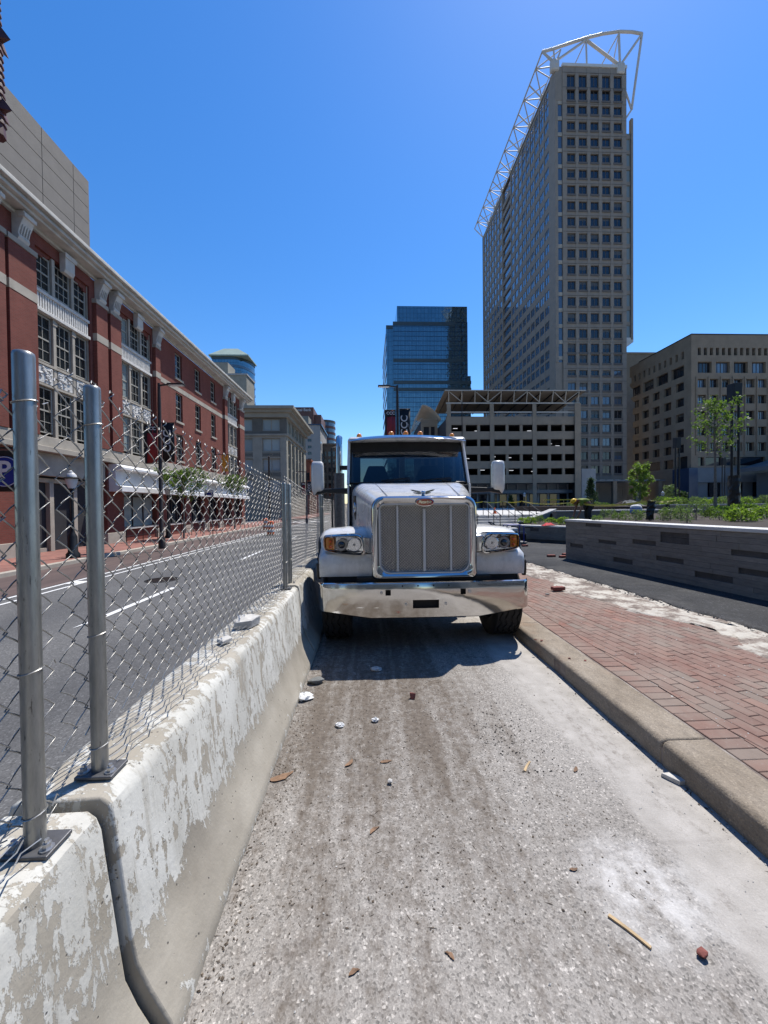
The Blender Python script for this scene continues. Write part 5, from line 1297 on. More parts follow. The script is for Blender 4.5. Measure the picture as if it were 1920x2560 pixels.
# roof with crowned front edge
mb = tb(); rs = []
for y, zt, hw, r_, cr in ((1.93, 2.815, .955, .03, .03), (1.97, 2.845, .975, .05, .04), (2.15, 2.875, .995, .07, .045), (2.6, 2.885, 1.0, .075, .05), (2.98, 2.87, .99, .07, .045), (3.01, 2.83, .97, .03, .03)):
    rs.append(rrect(hw, 2.785, zt, .01, r_ if r_ < (zt-2.785) else (zt-2.785)*.8, y, 5, cr))
mb.rings(rs); mb.build('roof', M['white'], tr, smooth=45)
# chrome sun visor over the glass
mb = tb(); nn = 16; rs = []
for y, z, t_ in ((2.02, 2.845, 0), (1.90, 2.825, 0), (1.80, 2.775, 0), (1.79, 2.765, 0), (1.805, 2.765, 0), (1.91, 2.812, 0), (2.02, 2.83, 0)):
    rs.append([(-.965+1.93*i/nn, y+.10*abs(-1+2*i/nn)**2.4, z+.045*(1-(-1+2*i/nn)**2)) for i in range(nn+1)])
mb.rings(rs, close=False, caps=False); mb.build('sun_visor', M['chrome'], tr, smooth=60)
# windscreen: gently curved sheet with black edge band
def ws(x, t, off=0): 
    c = .06*(x/.9)**2
    return (x*(1-.005*t), wsb[0]+(wst[0]-wsb[0])*t+c+off, wsb[1]+(wst[1]-wsb[1])*t)
nx_, nt_ = 14, 8; WH = .942
mb = tb(); mb.add([ws(-WH+2*WH*i/nx_, j/nt_) for j in range(nt_+1) for i in range(nx_+1)], [(j*(nx_+1)+i, j*(nx_+1)+i+1, (j+1)*(nx_+1)+i+1, (j+1)*(nx_+1)+i) for j in range(nt_) for i in range(nx_)]); wsc = mb.build('windscreen', M['windshield'], tr, smooth=60)
mb = tb()
rim_ = [ws(-WH+2*WH*i/nx_, 0) for i in range(nx_+1)]+[ws(WH, j/nt_) for j in range(1, nt_+1)]+[ws(WH-2*WH*i/nx_, 1) for i in range(1, nx_+1)]+[ws(-WH, 1-j/nt_) for j in range(1, nt_)]
mb.tube(rim_, .018, 6, closed=True); mb.build('gasket', M['black'], wsc, smooth=60)
mb = tb(); mb.add([ws(-WH+2*WH*i/nx_, t_, -.004) for t_ in (.74, .87, 1.0) for i in range(nx_+1)], [(j*(nx_+1)+i, j*(nx_+1)+i+1, (j+1)*(nx_+1)+i+1, (j+1)*(nx_+1)+i) for j in range(2) for i in range(nx_)]); mb.build('tint_band', M['black'], wsc, smooth=60)
# wipers
for x0, x1, sgn in ((-.35, .02, 1), (.25, .70, -1)):
    mb = tb(); a = Vector(ws(x0, .03, -.03)); b = Vector(ws(x1, .075, -.03)); mb.tube([a, (a+b)/2+Vector((0, -.012, .02)), b], .010, 6); mb.tube([Vector(ws(x0-.1, .05, -.02)), Vector(ws(x1-.02, .11, -.02))], .007, 5)
    pv = Vector(ws(x1+.05 if sgn < 0 else x0-.1, -.02, -.03)); mb.tube([pv, (a+b)/2+Vector((0, -.015, .02))], .012, 6); mb.build('wiper', M['black'], tr)
# interior
mb = tb(); mb.box(-.94, .94, 2.13, 2.93, 2.765, 2.783); mb.build('headliner', M['cabin'], tr)
mb = tb(); mb.box(-.93, .93, 2.93, 2.952, 1.06, 2.08); mb.box(-.93, .93, 2.93, 2.952, 2.63, 2.764); mb.box(-.93, -.80, 2.93, 2.952, 2.08, 2.63); mb.box(.80, .93, 2.93, 2.952, 2.08, 2.63); mb.build('rear_trim', M['cabin'], tr)
mb = tb(); mb.prism([(1.72, 1.5), (1.72, 2.04), (1.95, 2.09), (2.12, 2.02), (2.15, 1.6)], 'x', -.9, .9); mb.build('dashboard', M['cabin'], tr, bevel=.02)
for sx in (-1, 1):
    mb = tb(); c = sx*.5; mb.box(c-.25, c+.25, 2.32, 2.78, 1.45, 1.60); mb.rings([[(c-.25, 2.74, 1.6), (c+.25, 2.74, 1.6), (c+.25, 2.84, 1.6), (c-.25, 2.84, 1.6)], [(c-.25, 2.80, 2.2), (c+.25, 2.80, 2.2), (c+.25, 2.90, 2.2), (c-.25, 2.90, 2.2)], [(c-.15, 2.82, 2.46), (c+.15, 2.82, 2.46), (c+.15, 2.91, 2.46), (c-.15, 2.91, 2.46)]]); mb.box(c-.2, c+.2, 2.4, 2.7, 1.06, 1.44); mb.build('seat', M['cabin'], tr, bevel=.03)
mb = tb(); c = Vector((.5, 2.22, 2.06)); mb.tube([c+Vector((.22*math.cos(t), .13*math.sin(t), .18*math.sin(t))) for t in [2*math.pi*i/20 for i in range(20)]], .016, 6, closed=True); mb.bar(c+Vector((-.2, 0, 0)), c+Vector((.2, 0, 0)), .03, .02); mb.bar(c, c+Vector((0, -.15, -.12)), .05, .05); mb.build('steering_wheel', M['black'], tr)
# marker lamps
for x in (-.80, -.25, .0, .25, .80):
    zz = 2.845+.085*(1-(x/1.0)**2)*.75+.005; mb = tb(); mb.lathe([(.052, -.012), (.052, 0.004)], 14, c=(x, 2.2, zz)); o = mb.build('marker_lamp', M['chrome'], tr)
    mb = tb(); mb.lathe([(.045, .005), (.046, .03), (.038, .058), (.02, .074), (.004, .079)], 14, c=(x, 2.2, zz)); mb.build('lens', M['amber'], o, smooth=60)
# mirrors
for sx in (-1, 1):
    mb = tb(); cx_ = sx*1.46; rs = []
    for z, hw, hd_ in ((1.945, .07, .05), (1.965, .095, .075), (2.05, .10, .085), (2.2, .10, .085), (2.35, .098, .08), (2.405, .09, .07), (2.42, .07, .05)):
        ring = []
        for i in range(16):
            t = 2*math.pi*i/16; c_, s_ = math.cos(t), math.sin(t); q_ = lambda v: math.copysign(abs(v)**.55, v)
            ring.append((cx_+hw*q_(c_)+sx*.0, 1.78+hd_*q_(s_), z-(.05 if (sx*c_ > .3 and z < 1.96) else 0)))
        rs.append(ring)
    mb.rings(rs); o = mb.build('mirror', M['white'], tr, smooth=50)
    mb = tb(); mb.box(cx_-.085, cx_+.085, 1.868, 1.874, 2.0, 2.38); mb.build('mirror_glass', M['reflector'], o)
    mb = tb(); mb.rings([[(sx*.95, 1.74, 1.90), (sx*.95, 1.84, 1.90), (sx*.95, 1.84, 2.0), (sx*.95, 1.74, 2.0)], [(sx*1.33, 1.73, 1.92), (sx*1.33, 1.83, 1.92), (sx*1.33, 1.83, 1.985), (sx*1.33, 1.73, 1.985)], [(sx*1.43, 1.73, 1.90), (sx*1.43, 1.83, 1.90), (sx*1.43, 1.83, 1.975), (sx*1.43, 1.73, 1.975)], [(sx*1.53, 1.74, 1.885), (sx*1.53, 1.82, 1.885), (sx*1.53, 1.82, 1.945), (sx*1.53, 1.74, 1.945)]]); mb.build('mirror_arm', M['black'], o, bevel=.012)
# exhaust stack on the left, air cleaner pipe brackets
mb = tb(); mb.tube([(-1.23, 3.25, 2.35), (-1.23, 3.25, 2.85)]+[(-1.23, 3.25+.30*(1-math.cos(t)), 2.85+.30*math.sin(t)) for t in [R(10*i) for i in range(1, 6)]], .066, 18); ex = mb.build('exhaust_stack', M['chrome'], tr, smooth=60)
mb = tb(); mb.cyl((-1.23, 3.25, 1.15), (-1.23, 3.25, 2.36), .105, n=20); mb.build('heat_shield', M['steel_plate'], ex, smooth=60)
mb = tb(); mb.box(-1.2, -.9, 3.1, 3.2, 2.42, 2.5); mb.build('stack_bracket', M['black'], ex)
mb = tb(); mb.tube([(-1.36, 3.1, 1.3), (-1.36, 3.1, 2.85), (-1.28, 3.15, 2.87)], .02, 6); mb.build('grab_bar', M['black'], tr, smooth=60)
mb = tb(); mb.tube([(1.03, 2.4, 1.9), (1.035, 2.42, 3.55)], .008, 5); mb.build('antenna', M['black'], tr)
mb = tb(); mb.tube([(.12, 2.35, 2.9), (.07, 2.38, 3.15)], .004, 4); mb.build('antenna', M['bolt'], tr)
# deck plate and bulkhead behind the cab
mb = tb(); mb.box(-.75, .75, 3.1, 4.4, .95, .985); mb.build('deck_plate', M['steel_plate'], tr)
# ================================================================ red brick building on the far side of the street
FXB = -15.0; ZG = ZL+0.15
rb = thing('brick_building', 'long red brick building with white cornice and tall paned windows beyond the fence', 'building', (FXB, 14, ZG))
Y0, Y1 = 13.0, 47.1
def fb(d0, d1, y0, y1, z0, z1, m=0, mb=None):
    """box on the facade: d = distance proud of the wall face"""
    mb = mb or MB(); mb.box(FXB+d0, FXB+d1, y0, y1, z0, z1, m); return mb
bays = [(18.2, 21.58), (24.08, 27.48), (41.6, 45.0)]
singles = [31.35, 34.75, 38.1]
rowz3 = [(5.25, 7.45), (8.6, 10.8), (11.95, 13.6)]
# wall as piers + spandrels so the openings are real
def seg(y0, y1, z0, z1): fb(-.5, 0, y0, y1, z0, z1, 0, mb)
mb = MB()
ops = sorted([(a, b, 'bay') for a, b in bays]+[(s-.55, s+.55, 'one') for s in singles])
y = Y0
for a, b, k in ops:
    seg(y, a, 4.9, 14.3)
    if k == 'bay': seg(a, b, 13.75, 14.3)
    else:
        z = 4.9
        for lo, hi in ((5.5, 7.6), (8.6, 10.8), (12.0, 13.95)): seg(a, b, z, lo); z = hi
        seg(a, b, z, 14.3)
    y = b
seg(y, Y1, 4.9, 14.3)
mb.build('brick_wall', M['brick'], rb)
mb = MB(); mb.box(-38, FXB-.5, Y0+.1, Y1-.1, ZG-.1, 14.2); mb.build('building_core', M['cabin'], rb)
mb = MB(); mb.box(-38, FXB-.01, Y1-.095, Y1-.001, ZG-.1, 14.25); mb.build('end_wall', M['brick'], rb)
# pilasters (two strips per pier with a dark groove)
for a, b in ((15.2, 16.5), (16.65, 18.0), (21.8, 22.7), (22.95, 23.9), (27.65, 28.25), (40.6, 41.35), (45.2, 46.8)):
    mb = fb(0.002, .22, a, b, 5.1, 13.0); pil = mb.build('pilaster', M['brick'], rb, bevel=.01)
    mb = fb(0.0, .26, a-.04, b+.04, 13.0, 13.22); mb.build('capital_band', M['limestone'], pil)
    mb = fb(0.0, .235, a-.01, b+.01, 10.95, 11.35); mb.build('stone_band', M['limestone'], pil)
    # scroll console under the cornice
    yc = (a+b)/2; w_ = .27
    mb = MB(); pr = [(0, 13.22), (.25, 13.22), (.32, 13.34), (.28, 13.5), (.34, 13.72), (.44, 13.95), (.52, 14.15), (.52, 14.42), (0, 14.42)]
    mb.rings([[(FXB+d, yy, z) for d, z in pr] for yy in (yc-w_, yc+w_)])
    for k in range(4): mb.bar((FXB+.31, yc-.18+k*.12, 13.45), (FXB+.42, yc-.18+k*.12, 13.88), .05, .05)
    mb.box(FXB+.3, FXB+.60, yc-w_-.04, yc+w_+.04, 14.14, 14.32); mb.build('console', M['trim'], pil, bevel=.02)
# stone band across plain wall
mb = fb(.001, .02, 28.3, 40.5, 10.95, 11.3); mb.build('stone_band', M['limestone'], rb)
# belt courses above ground floor
mb = fb(0, .18, Y0, Y1, 4.62, 5.1); fb(0, .34, Y0, Y1, 4.36, 4.615, 0, mb); mb.build('belt_course', M['limestone'], rb, bevel=.02)
# cornice, stepped
mb = fb(0, .16, Y0, Y1+.1, 14.3, 14.45); fb(0, .66, Y0, Y1+.5, 14.45, 14.6, 0, mb); fb(0, .85, Y0, Y1+.7, 14.6, 14.72, 0, mb); fb(0, .80, Y0, Y1+.65, 14.72, 14.82, 0, mb); fb(0, 1.0, Y0, Y1+.85, 14.82, 15.02, 0, mb); fb(-.4, .9, Y0, Y1+.75, 15.02, 15.10, 0, mb); mb.build('cornice', M['cornice'], rb, bevel=.03)
mb = fb(-.6, .35, Y0, Y1, 15.1, 15.34); mb.build('parapet_cap', M['trim'], rb, bevel=.03)
for k, (a, b) in enumerate(bays):
    yc = (a+b)/2; mb = MB(); pr = [(0, 13.35), (.22, 13.35), (.30, 13.5), (.30, 14.28), (0, 14.28)]
    mb.rings([[(FXB+d, yy, z) for d, z in pr] for yy in (yc-.3, yc+.3)]); mb.box(FXB+.3, FXB+.36, yc-.36, yc+.36, 14.05, 14.28); mb.build('keystone', M['trim'], rb, bevel=.02)
# sash windows
def sash(parent, y0, y1, z0, z1, cols, rows_, glass='glass_old', d=-.22, arch=False):
    w_ = MB(); t = .055
    w_.box(FXB+d-.02, FXB+d+.06, y0, y0+t, z0, z1, 0); w_.box(FXB+d-.02, FXB+d+.06, y1-t, y1, z0, z1, 0); w_.box(FXB+d-.02, FXB+d+.059, y0+t, y1-t, z0, z0+t, 0); w_.box(FXB+d-.02, FXB+d+.059, y0+t, y1-t, z1-t, z1, 0)
    zm = (z0+z1)/2; w_.box(FXB+d-.01, FXB+d+.05, y0+t, y1-t, zm-.035, zm+.035, 0)
    for c in range(1, cols): yy = y0+(y1-y0)*c/cols; w_.box(FXB+d, FXB+d+.035, yy-.014, yy+.014, z0+t, z1-t, 0)
    for r_ in range(1, rows_):
        zz = z0+(z1-z0)*r_/rows_
        if abs(zz-zm) > .1: w_.box(FXB+d, FXB+d+.034, y0+t, y1-t, zz-.014, zz+.014, 0)
    o = w_.build('window', M['sash'], parent)
    g = MB(); g.add([(FXB+d+.01, y0+t, z0+t), (FXB+d+.01, y1-t, z0+t), (FXB+d+.01, y1-t, z1-t), (FXB+d+.01, y0+t, z1-t)], [(0, 1, 2, 3)]); g.build('pane', M[glass], o)
    return o
rw_ = random.Random(2)
for bi, (a, b) in enumerate(bays):
    L = b-a
    edges = [a+.05, a+L*.30, a+L*.345, a+L*.655, a+L*.70, b-.05]
    for k, (lo, hi) in enumerate(rowz3):
        for c in range(3):
            gl = 'glass_old' if not (bi == 1 and c == 0) else 'glass_pale'
            sash(rb, edges[2*c]+.05, edges[2*c+1]-.05, lo+.06, hi-.02, 2 if c != 1 else 3, 4, gl)
    for m_ in (edges[1]+edges[2], edges[3]+edges[4]):     # stone mullions full height
        mb = fb(-.3, -.06, m_/2-.09, m_/2+.09, 5.12, 13.74); mu = mb.build('mullion', M['limestone'], rb, bevel=.015)
        mb = fb(-.3, -.03, m_/2-.13, m_/2+.13, 10.55, 10.75); mb.build('mullion_cap', M['limestone'], mu, bevel=.01)
    for yy in (a, b):
        mb = fb(-.3, -.1, yy-.001 if yy == a else yy-.05, yy+.05 if yy == a else yy+.001, 5.12, 13.74); mb.build('jamb', M['limestone'], rb)
    # arched brick head: stepped segments
    mb = MB()
    for s_ in range(12):
        t0, t1 = s_/12, (s_+1)/12; tm = (t0+t1)/2; drop = .02+.42*(2*tm-1)**2; fb(-.34, -.12, a+L*t0, a+L*t1, 13.75-drop, 13.749, 0, mb)
    mb.build('arch_head', M['brick'], rb)
    # balustrade panel and ornament panel
    for z0, z1, kind in ((10.82, 11.93, 0), (7.47, 8.58, 1)):
        mb = fb(-.30, -.12, a+.05, b-.05, z0, z1); pn = mb.build('spandrel', M['limestone'], rb)
        if kind == 0:
            mb = fb(-.12, .02, a+.02, b-.02, z1-.2, z1-.05); fb(-.12, .05, a+.02, b-.02, z0+.04, z0+.2, 0, mb); mb.build('panel_rail', M['terracotta'], pn, bevel=.015)
            nb = 22
            for i in range(nb):
                yy = a+.15+(L-.3)*i/(nb-1); mb = fb(-.12, -.03, yy-.045, yy+.045, z0+.2, z1-.2); mb.build('baluster', M['terracotta'], pn, bevel=.01)
        else:
            for c in range(3):
                u0, u1 = edges[2*c]+.08, edges[2*c+1]-.08; mb = fb(-.12, -.06, u0, u1, z0+.16, z1-.16)
                r_ = random.Random(c+bi*3)
                for q_ in range(26):
                    yy = r_.uniform(u0+.06, u1-.06); zz = r_.uniform(z0+.24, z1-.24); s_ = r_.uniform(.03, .075); aa = r_.uniform(0, 3.14)
                    mb.rings([[(FXB-.07+dd, yy+s_*rr*math.cos(2*math.pi*i/6+aa)*1.3, zz+s_*rr*math.sin(2*math.pi*i/6+aa)) for i in range(6)] for rr, dd in ((1, .01), (.8, .055), (.3, .07))])
                mb.build('ornament_panel', M['terracotta'], pn)
            mb = fb(-.12, -.02, a+.02, b-.02, z1-.13, z1-.02); fb(-.12, -.03, a+.02, b-.02, z0+.02, z0+.12, 0, mb); mb.build('panel_rail', M['limestone'], pn)
for s_ in singles:
    for lo, hi in ((5.5, 7.6), (8.6, 10.8), (12.0, 13.95)):
        w_ = sash(rb, s_-.55, s_+.55, lo, hi, 2, 4, 'glass_old', -.2); mb = fb(-.1, .08, s_-.65, s_+.65, lo-.16, lo-.001); mb.build('sill', M['limestone'], w_)
# ground floor: brick piers, dark shopfronts, entrance
for a, b in ((13.0, 15.0), (15.2, 17.9), (22.6, 24.1), (27.8, 29.4), (32.0, 33.0), (35.6, 36.6), (39.1, 40.1), (42.7, 43.5), (46.0, 47.1)): fb(-.5, .05, a, b, ZG+.62, 4.36).build('ground_pier', M['brick'], rb)
for a, b in ((13.0, 17.95), (22.55, 24.15), (27.75, 29.45), (31.95, 33.05), (35.55, 36.65), (39.05, 40.15), (42.65, 43.55), (45.95, 47.05)): fb(-.5, .09, a, b, ZG-.05, ZG+.62).build('plinth', M['limestone'], rb, bevel=.02)
for a, b in ((24.2, 27.7), (29.5, 31.9), (33.1, 35.5), (36.7, 39.0), (40.2, 42.6), (43.6, 45.9)):
    mb = fb(-.4, -.05, a, b, ZG-.05, ZG+.75); mb.build('stall_riser', M['brick'], rb)
    mb = fb(-.2, .12, a-.05, b+.05, ZG+.752, ZG+.86); mb.build('shop_sill', M['terracotta'], rb)
    mb = MB(); 
    for k in range(3): 
        yy = a+(b-a)*(k+.5)/3; fb(-.3, -.22, a+(b-a)*k/3, a+(b-a)*k/3+.08, ZG+.86, 4.36, 0, mb)
    fb(-.3, -.22, a, b, 2.45, 2.56, 0, mb)
    so_ = mb.build('shop_window', M['bronze'], rb)
    g = MB(); g.add([(FXB-.27, a, ZG+.86), (FXB-.27, b, ZG+.86), (FXB-.27, b, 4.36), (FXB-.27, a, 4.36)], [(0, 1, 2, 3)]); g.build('pane', M['glass_pale'] if a == 24.2 else M['glass_dark'], so_)
# entrance recess
mb = fb(-2.4, -2.3, 18.0, 22.5, ZG, 4.3); mb.build('entrance_back', M['glass_dark'], rb)
mb = fb(-2.3, -.36, 18.0, 22.5, 3.0, 3.2); fb(-.35, .0, 17.95, 22.55, 3.3, 4.35, 0, mb); mb.build('entrance_lintel', M['limestone'], rb)
for yy in (19.2, 20.7, 22.0):
    mb = fb(-.5, -.3, yy-.12, yy+.12, ZG, 3.0); mb.build('entrance_post', M['limestone'], rb)
for i in range(3):
    mb = fb(-1.6+.4*i-.0, -1.2+.4*i, 18.0, 19.0, ZG-.02, ZG+.5-.16*i); mb.build('entrance_step', M['limestone'], rb)
# white shop fascia
mb = MB(); mb.rings([[(FXB+.06, yy, 4.3), (FXB+.5, yy, 4.3), (FXB+.8, yy, 4.12), (FXB+.8, yy, 4.0), (FXB+.45, yy, 3.95), (FXB+.45, yy, 3.1), (FXB+.8, yy, 3.0), (FXB+.8, yy, 2.72), (FXB+.06, yy, 2.72)] for yy in (22.75, 46.5)]); mb.build('shop_fascia', M['white_sign'], rb)
# rooftop vents
mb = MB(); mb.prism([(30.4, 15.34), (31.3, 15.34), (31.0, 16.3), (30.6, 16.3)], 'x', -16.4, -15.6); mb.build('roof_vent', M['dark'], rb)
# round parking sign: dark box with blue disc and white P
ps = thing('parking_sign', 'dark hanging sign with blue disc and white letter P at the building corner', 'sign', (-13.9, 15.0, 3.2))
q_ = P(16, 1179, 15.0); px_, pz_ = q_.x-.05, q_.z
ps.location = (px_, 15.0, pz_); ORG[ps] = (px_, 15.0, pz_)
mb = MB(); mb.box(px_-.75, px_+.75, 15.0, 15.2, pz_-.75, pz_+.8); mb.build('sign_box', M['black'], ps, bevel=.02)
mb = MB(); mb.cyl((px_, 14.995, pz_), (px_, 14.97, pz_), .58, n=32); mb.build('disc', M['blue'], ps)
mb = MB(); mb.tube([(px_+.55*math.cos(t), 14.965, pz_+.55*math.sin(t)) for t in [2*math.pi*i/32 for i in range(32)]], .014, 5, closed=True); mb.build('disc_ring', M['letter'], ps)
text('P', 'sign_letter', M['letter'], ps, Matrix.Translation((px_, 14.955, pz_)) @ Matrix.Rotation(R(90), 4, 'X'), 1.0, .006, 0, .02)
mb = MB(); mb.bar((FXB, 15.1, pz_+.9), (px_+.6, 15.1, pz_+.9), .06, .06); mb.build('bracket', M['black'], ps)
# pinnacle: tapering maroon spire with pointed crockets
pn = thing('crocketed_pinnacle', 'dark maroon ribbed pinnacle rising above the brick cornice', 'pinnacle', (-14.25, 14.5, 15.34))
cx_ = P(-4, 200, 14.5).x-.16
mb = MB(); mb.lathe([(.30, -.2), (.27, .3), (.24, 2.2), (.2, 4.5), (.14, 8.0), (.05, 10.5)], 8, c=(cx_, 14.5, 15.34)); pn.location = (cx_, 14.5, 15.34); ORG[pn] = (cx_, 14.5, 15.34); mb.build('shaft', M['maroon'], pn)
for j in range(34):
    z = 15.55+j*.26; r_ = .29-.0045*j
    mb = MB(); mb.lathe([(r_*.8, -.02), (r_*1.12, 0), (r_*1.08, .1), (r_*.8, .2)], 8, c=(cx_, 14.5, z)); mb.build('scale_ring', M['maroon'], pn)
for z in (16.0, 18.5, 20.9):
    mb = MB()
    for k in range(4):
        t = k*math.pi/2; d = Vector((math.cos(t), math.sin(t), 0)); s_ = Vector((-d.y, d.x, 0))*.14; b_ = Vector((cx_, 14.5, z))
        a0 = b_+d*.18; mb.add([a0+s_+Vector((0, 0, 0)), a0-s_, a0-s_*.2+Vector((0, 0, .62)), a0+s_*.2+Vector((0, 0, .62)), b_+d*.62+Vector((0, 0, .02))], [(0, 1, 4), (1, 2, 4), (2, 3, 4), (3, 0, 4), (0, 3, 2, 1)])
    mb.build('crocket', M['maroon'], pn)
# grey precast block behind
gb = thing('precast_block', 'windowless grey panelled block rising behind the brick building', 'building', (-24, 24, ZG))
zt_ = 25.42
mb = MB(); mb.box(-40, -20.12, 15, 28.87, 5, zt_-.08); mb.build('core', M['joint'], gb)
ys = [15, 18.6, 22.8, 24.95, 27.5, 28.87]; ys = [15, 21.9, 24.95, 27.5, 28.87]; zz_ = [10, 13.3, 15.2, 16.3, 17.4, 18.5, 19.4, 20.4, 21.3, 22.3, 23.42, 24.37, zt_]
for i in range(len(ys)-1):
    for j in range(len(zz_)-1):
        mb = MB(); mb.box(-20.12, -20.0, ys[i]+.02, ys[i+1]-.02, zz_[j]+.02, zz_[j+1]-.02); mb.build('wall_panel', M['panel_grey'], gb)
mb = MB(); mb.box(-40, -20.02, 28.87, 28.99, 10, zt_); mb.build('end_panel', M['panel_grey'], gb)

# ================================================================ street furniture by the brick building
q_ = G(183, 1394, ZG); acorn(q_.x, q_.y, ZG, P(183, 1176, q_.y).z-ZG, 'black acorn lamp on the brick pavement by the recessed entrance', 1.25)
acorn(G(480, 1334, ZG).x+.4, 26.5, ZG, 3.55, 'black acorn lamp under the small street tree by the white fascia', 1.1)
def letters(body, y, x, z, size, parent, rot, M_=None):
    return text(body, 'banner_lettering', M['letter'], parent, Matrix.Translation((x, y, z)) @ Matrix.Rotation(R(90), 4, 'X') @ Matrix.Rotation(rot, 4, 'Z'), size, .003, 0, .008)
def banner_pole(x, y, zb, zt, bz0, bz1, bw, label, arm=-1):
    o = thing('street_light', label, 'street light', (x, y, zb), 'street lights with banners')
    mb = MB(); mb.lathe([(.16, -.02), (.16, .5), (.10, .6), (.085, zt-zb-1), (.06, zt-zb)], 12, c=(x, y, zb)); mb.build('pole', M['bronze'], o, smooth=40)
    mb = MB(); mb.bar((x, y, zt-.12), (x+arm*.5, y, zt-.06), .06, .07); ar = mb.build('arm', M['bronze'], o)
    mb = MB(); mb.box(min(x+arm*.45, x+arm*1.25), max(x+arm*.45, x+arm*1.25), y-.16, y+.16, zt-.10, zt-.02); mb.build('lamp_head', M['bronze'], ar, bevel=.02)
    mb = MB(); mb.box(min(x+arm*.55, x+arm*1.2), max(x+arm*.55, x+arm*1.2), y-.13, y+.13, zt-.125, zt-.101); mb.build('diffuser', M['globe'], ar)
    for s_, m_ in ((-1, 'banner_red'), (1, 'banner_black')):
        xa, xb = sorted((x+s_*.13, x+s_*(.13+bw)))
        off = 0 if s_ < 0 else .08
        n_ = 6; mb = MB()
        rs = [[(xa+(xb-xa)*i/n_, y-.03+.02*math.sin(i*1.1), zz) for i in range(n_+1)] for zz in (bz0+off, bz0+(bz1-bz0)*.5+off, bz1+off)]
        mb.rings(rs, close=False, caps=False); b_ = mb.build('banner', M[m_], o, smooth=60); md = b_.modifiers.new('solid', 'SOLIDIFY'); md.thickness = .008
        for zz in (bz0+off-.02, bz1+off+.02):
            mb = MB(); mb.cyl((x, y-.02, zz), (x+s_*(.16+bw), y-.02, zz), .018, n=6); mb.build('banner_rod', M['bronze'], b_)
        if s_ < 0:
            mb = MB(); mb.box(xa+.004, xb-.004, y-.055, y-.049, bz1-.42, bz1-.004); mb.build('banner_header', M['banner_black'], b_)
            letters('CCC', y-.062, (xa+xb)/2+.03, bz1-.2, .26*bw/.7, b_, 0)
            mb = MB(); mb.box(xa+.004, xa+.12, y-.055, y-.05, bz0+.01, bz1-.42); mb.build('banner_strip', M['banner_black'], b_)
            text('baltimore convention', 'banner_small_lettering', M['letter_dim'], b_, Matrix.Translation((xa+.06, y-.06, (bz0+bz1)/2-.2)) @ Matrix.Rotation(R(90), 4, 'X') @ Matrix.Rotation(R(90), 4, 'Z'), .10, .002) if False else None
        else:
            letters('CCC', y-.062, (xa+xb)/2-.03, (bz0+bz1)/2+off+.06, .62*bw/.7, b_, R(90))
    return o
q_ = P(993, 963, 25); banner_pole(q_.x, 25, ZP, q_.z, P(975, 1026, 25).z-2.25, P(975, 1026, 25).z, .70, 'street light with red and black CCC banners rising behind the truck cab')
q_ = P(397, 958, 19.8); banner_pole(q_.x, 19.8, ZG, q_.z, P(397, 1158, 19.8).z, P(397, 1062, 19.8).z, .60, 'street light with red and black CCC banners in front of the brick facade', 1)
q_ = P(766, 1210, 48); banner_pole(q_.x, 48, ZG, q_.z+1.6, q_.z-1.3, q_.z+.2, .5, 'far street light with CCC banner beside the truck mirror', -1)
q_ = P(672, 1140, 46); o = thing('utility_pole', 'plain dark pole in front of the olive stone building', 'pole', (q_.x, 46, ZL)); mb = MB(); mb.lathe([(.13, 0), (.10, q_.z-ZL-.1), (.12, q_.z-ZL-.05), (.04, q_.z-ZL)], 10, c=(q_.x, 46, ZL)); mb.build('shaft', M['bronze'], o, smooth=40); mb = MB(); mb.lathe([(.22, -.02), (.22, .2), (.13, .3)], 10, c=(q_.x, 46, ZL)); mb.build('pole_base', M['bronze'], o)
tree('street_tree', -12.3, 26.0, ZG, 2.5, 4.1, 1.35, 2600, .16, M['leaf'], 'small street tree in leaf before the white shop fascia', 21, trunk_r=.06)
tree('street_tree', -12.6, 36.5, ZG, 2.9, 4.6, 1.2, 1600, .17, M['leaf'], 'further street tree near the end of the white fascia', 22, trunk_r=.06)
# ramp railing along the wall
o = thing('ramp_railing', 'thin black railing along the ramp under the shop windows', 'railing', (-13.3, 30, ZG))
for k in range(12):
    y = 21.6+k*1.55; mb = MB(); mb.cyl((-13.3, y, ZG-.02), (-13.3, y, ZG+1.0), .022, n=6); mb.build('post', M['iron'], o)
mb = MB(); mb.cyl((-13.3, 21.5, ZG+1.0), (-13.3, 38.8, ZG+1.0), .022, n=6); mb.cyl((-13.3, 21.5, ZG+.5), (-13.3, 38.8, ZG+.5), .015, n=6); mb.build('rail', M['iron'], o)
# little signs
q_ = P(523, 1232, 27.5); o = thing('blue_sign', 'small blue and white street sign on the lamp by the fascia', 'sign', (q_.x, 27.5, q_.z)); mb = MB(); mb.box(q_.x-.33, q_.x+.33, 27.47, 27.5, q_.z-.2, q_.z+.2); mb.build('panel', M['letter'], o); mb = MB(); mb.box(q_.x-.28, q_.x+.28, 27.46, 27.469, q_.z-.15, q_.z+.02); mb.build('blue_field', M['blue'], o); mb = MB(); mb.cyl((q_.x+.2, 27.52, ZG), (q_.x+.2, 27.52, q_.z+.2), .03, n=8); mb.build('pole', M['iron'], o)
q_ = P(564, 1158, 38); o = thing('orange_sign', 'narrow orange banner sign hanging on the end of the brick facade', 'sign', (q_.x, 38, q_.z)); mb = MB(); mb.box(q_.x-.35, q_.x+.25, 37.95, 38.0, q_.z-.8, q_.z+.8); mb.build('panel', M['yellow'], o); M['ochre'] = simple('ochre', (.65, .28, .03), .6); o.children[0].data.materials[0] = M['ochre']
mb = MB(); mb.bar((q_.x+.3, 37.97, q_.z+.85), (FXB, 37.97, q_.z+.85), .05, .05); mb.build('bracket', M['iron'], o)
q_ = P(676, 1262, 30); 
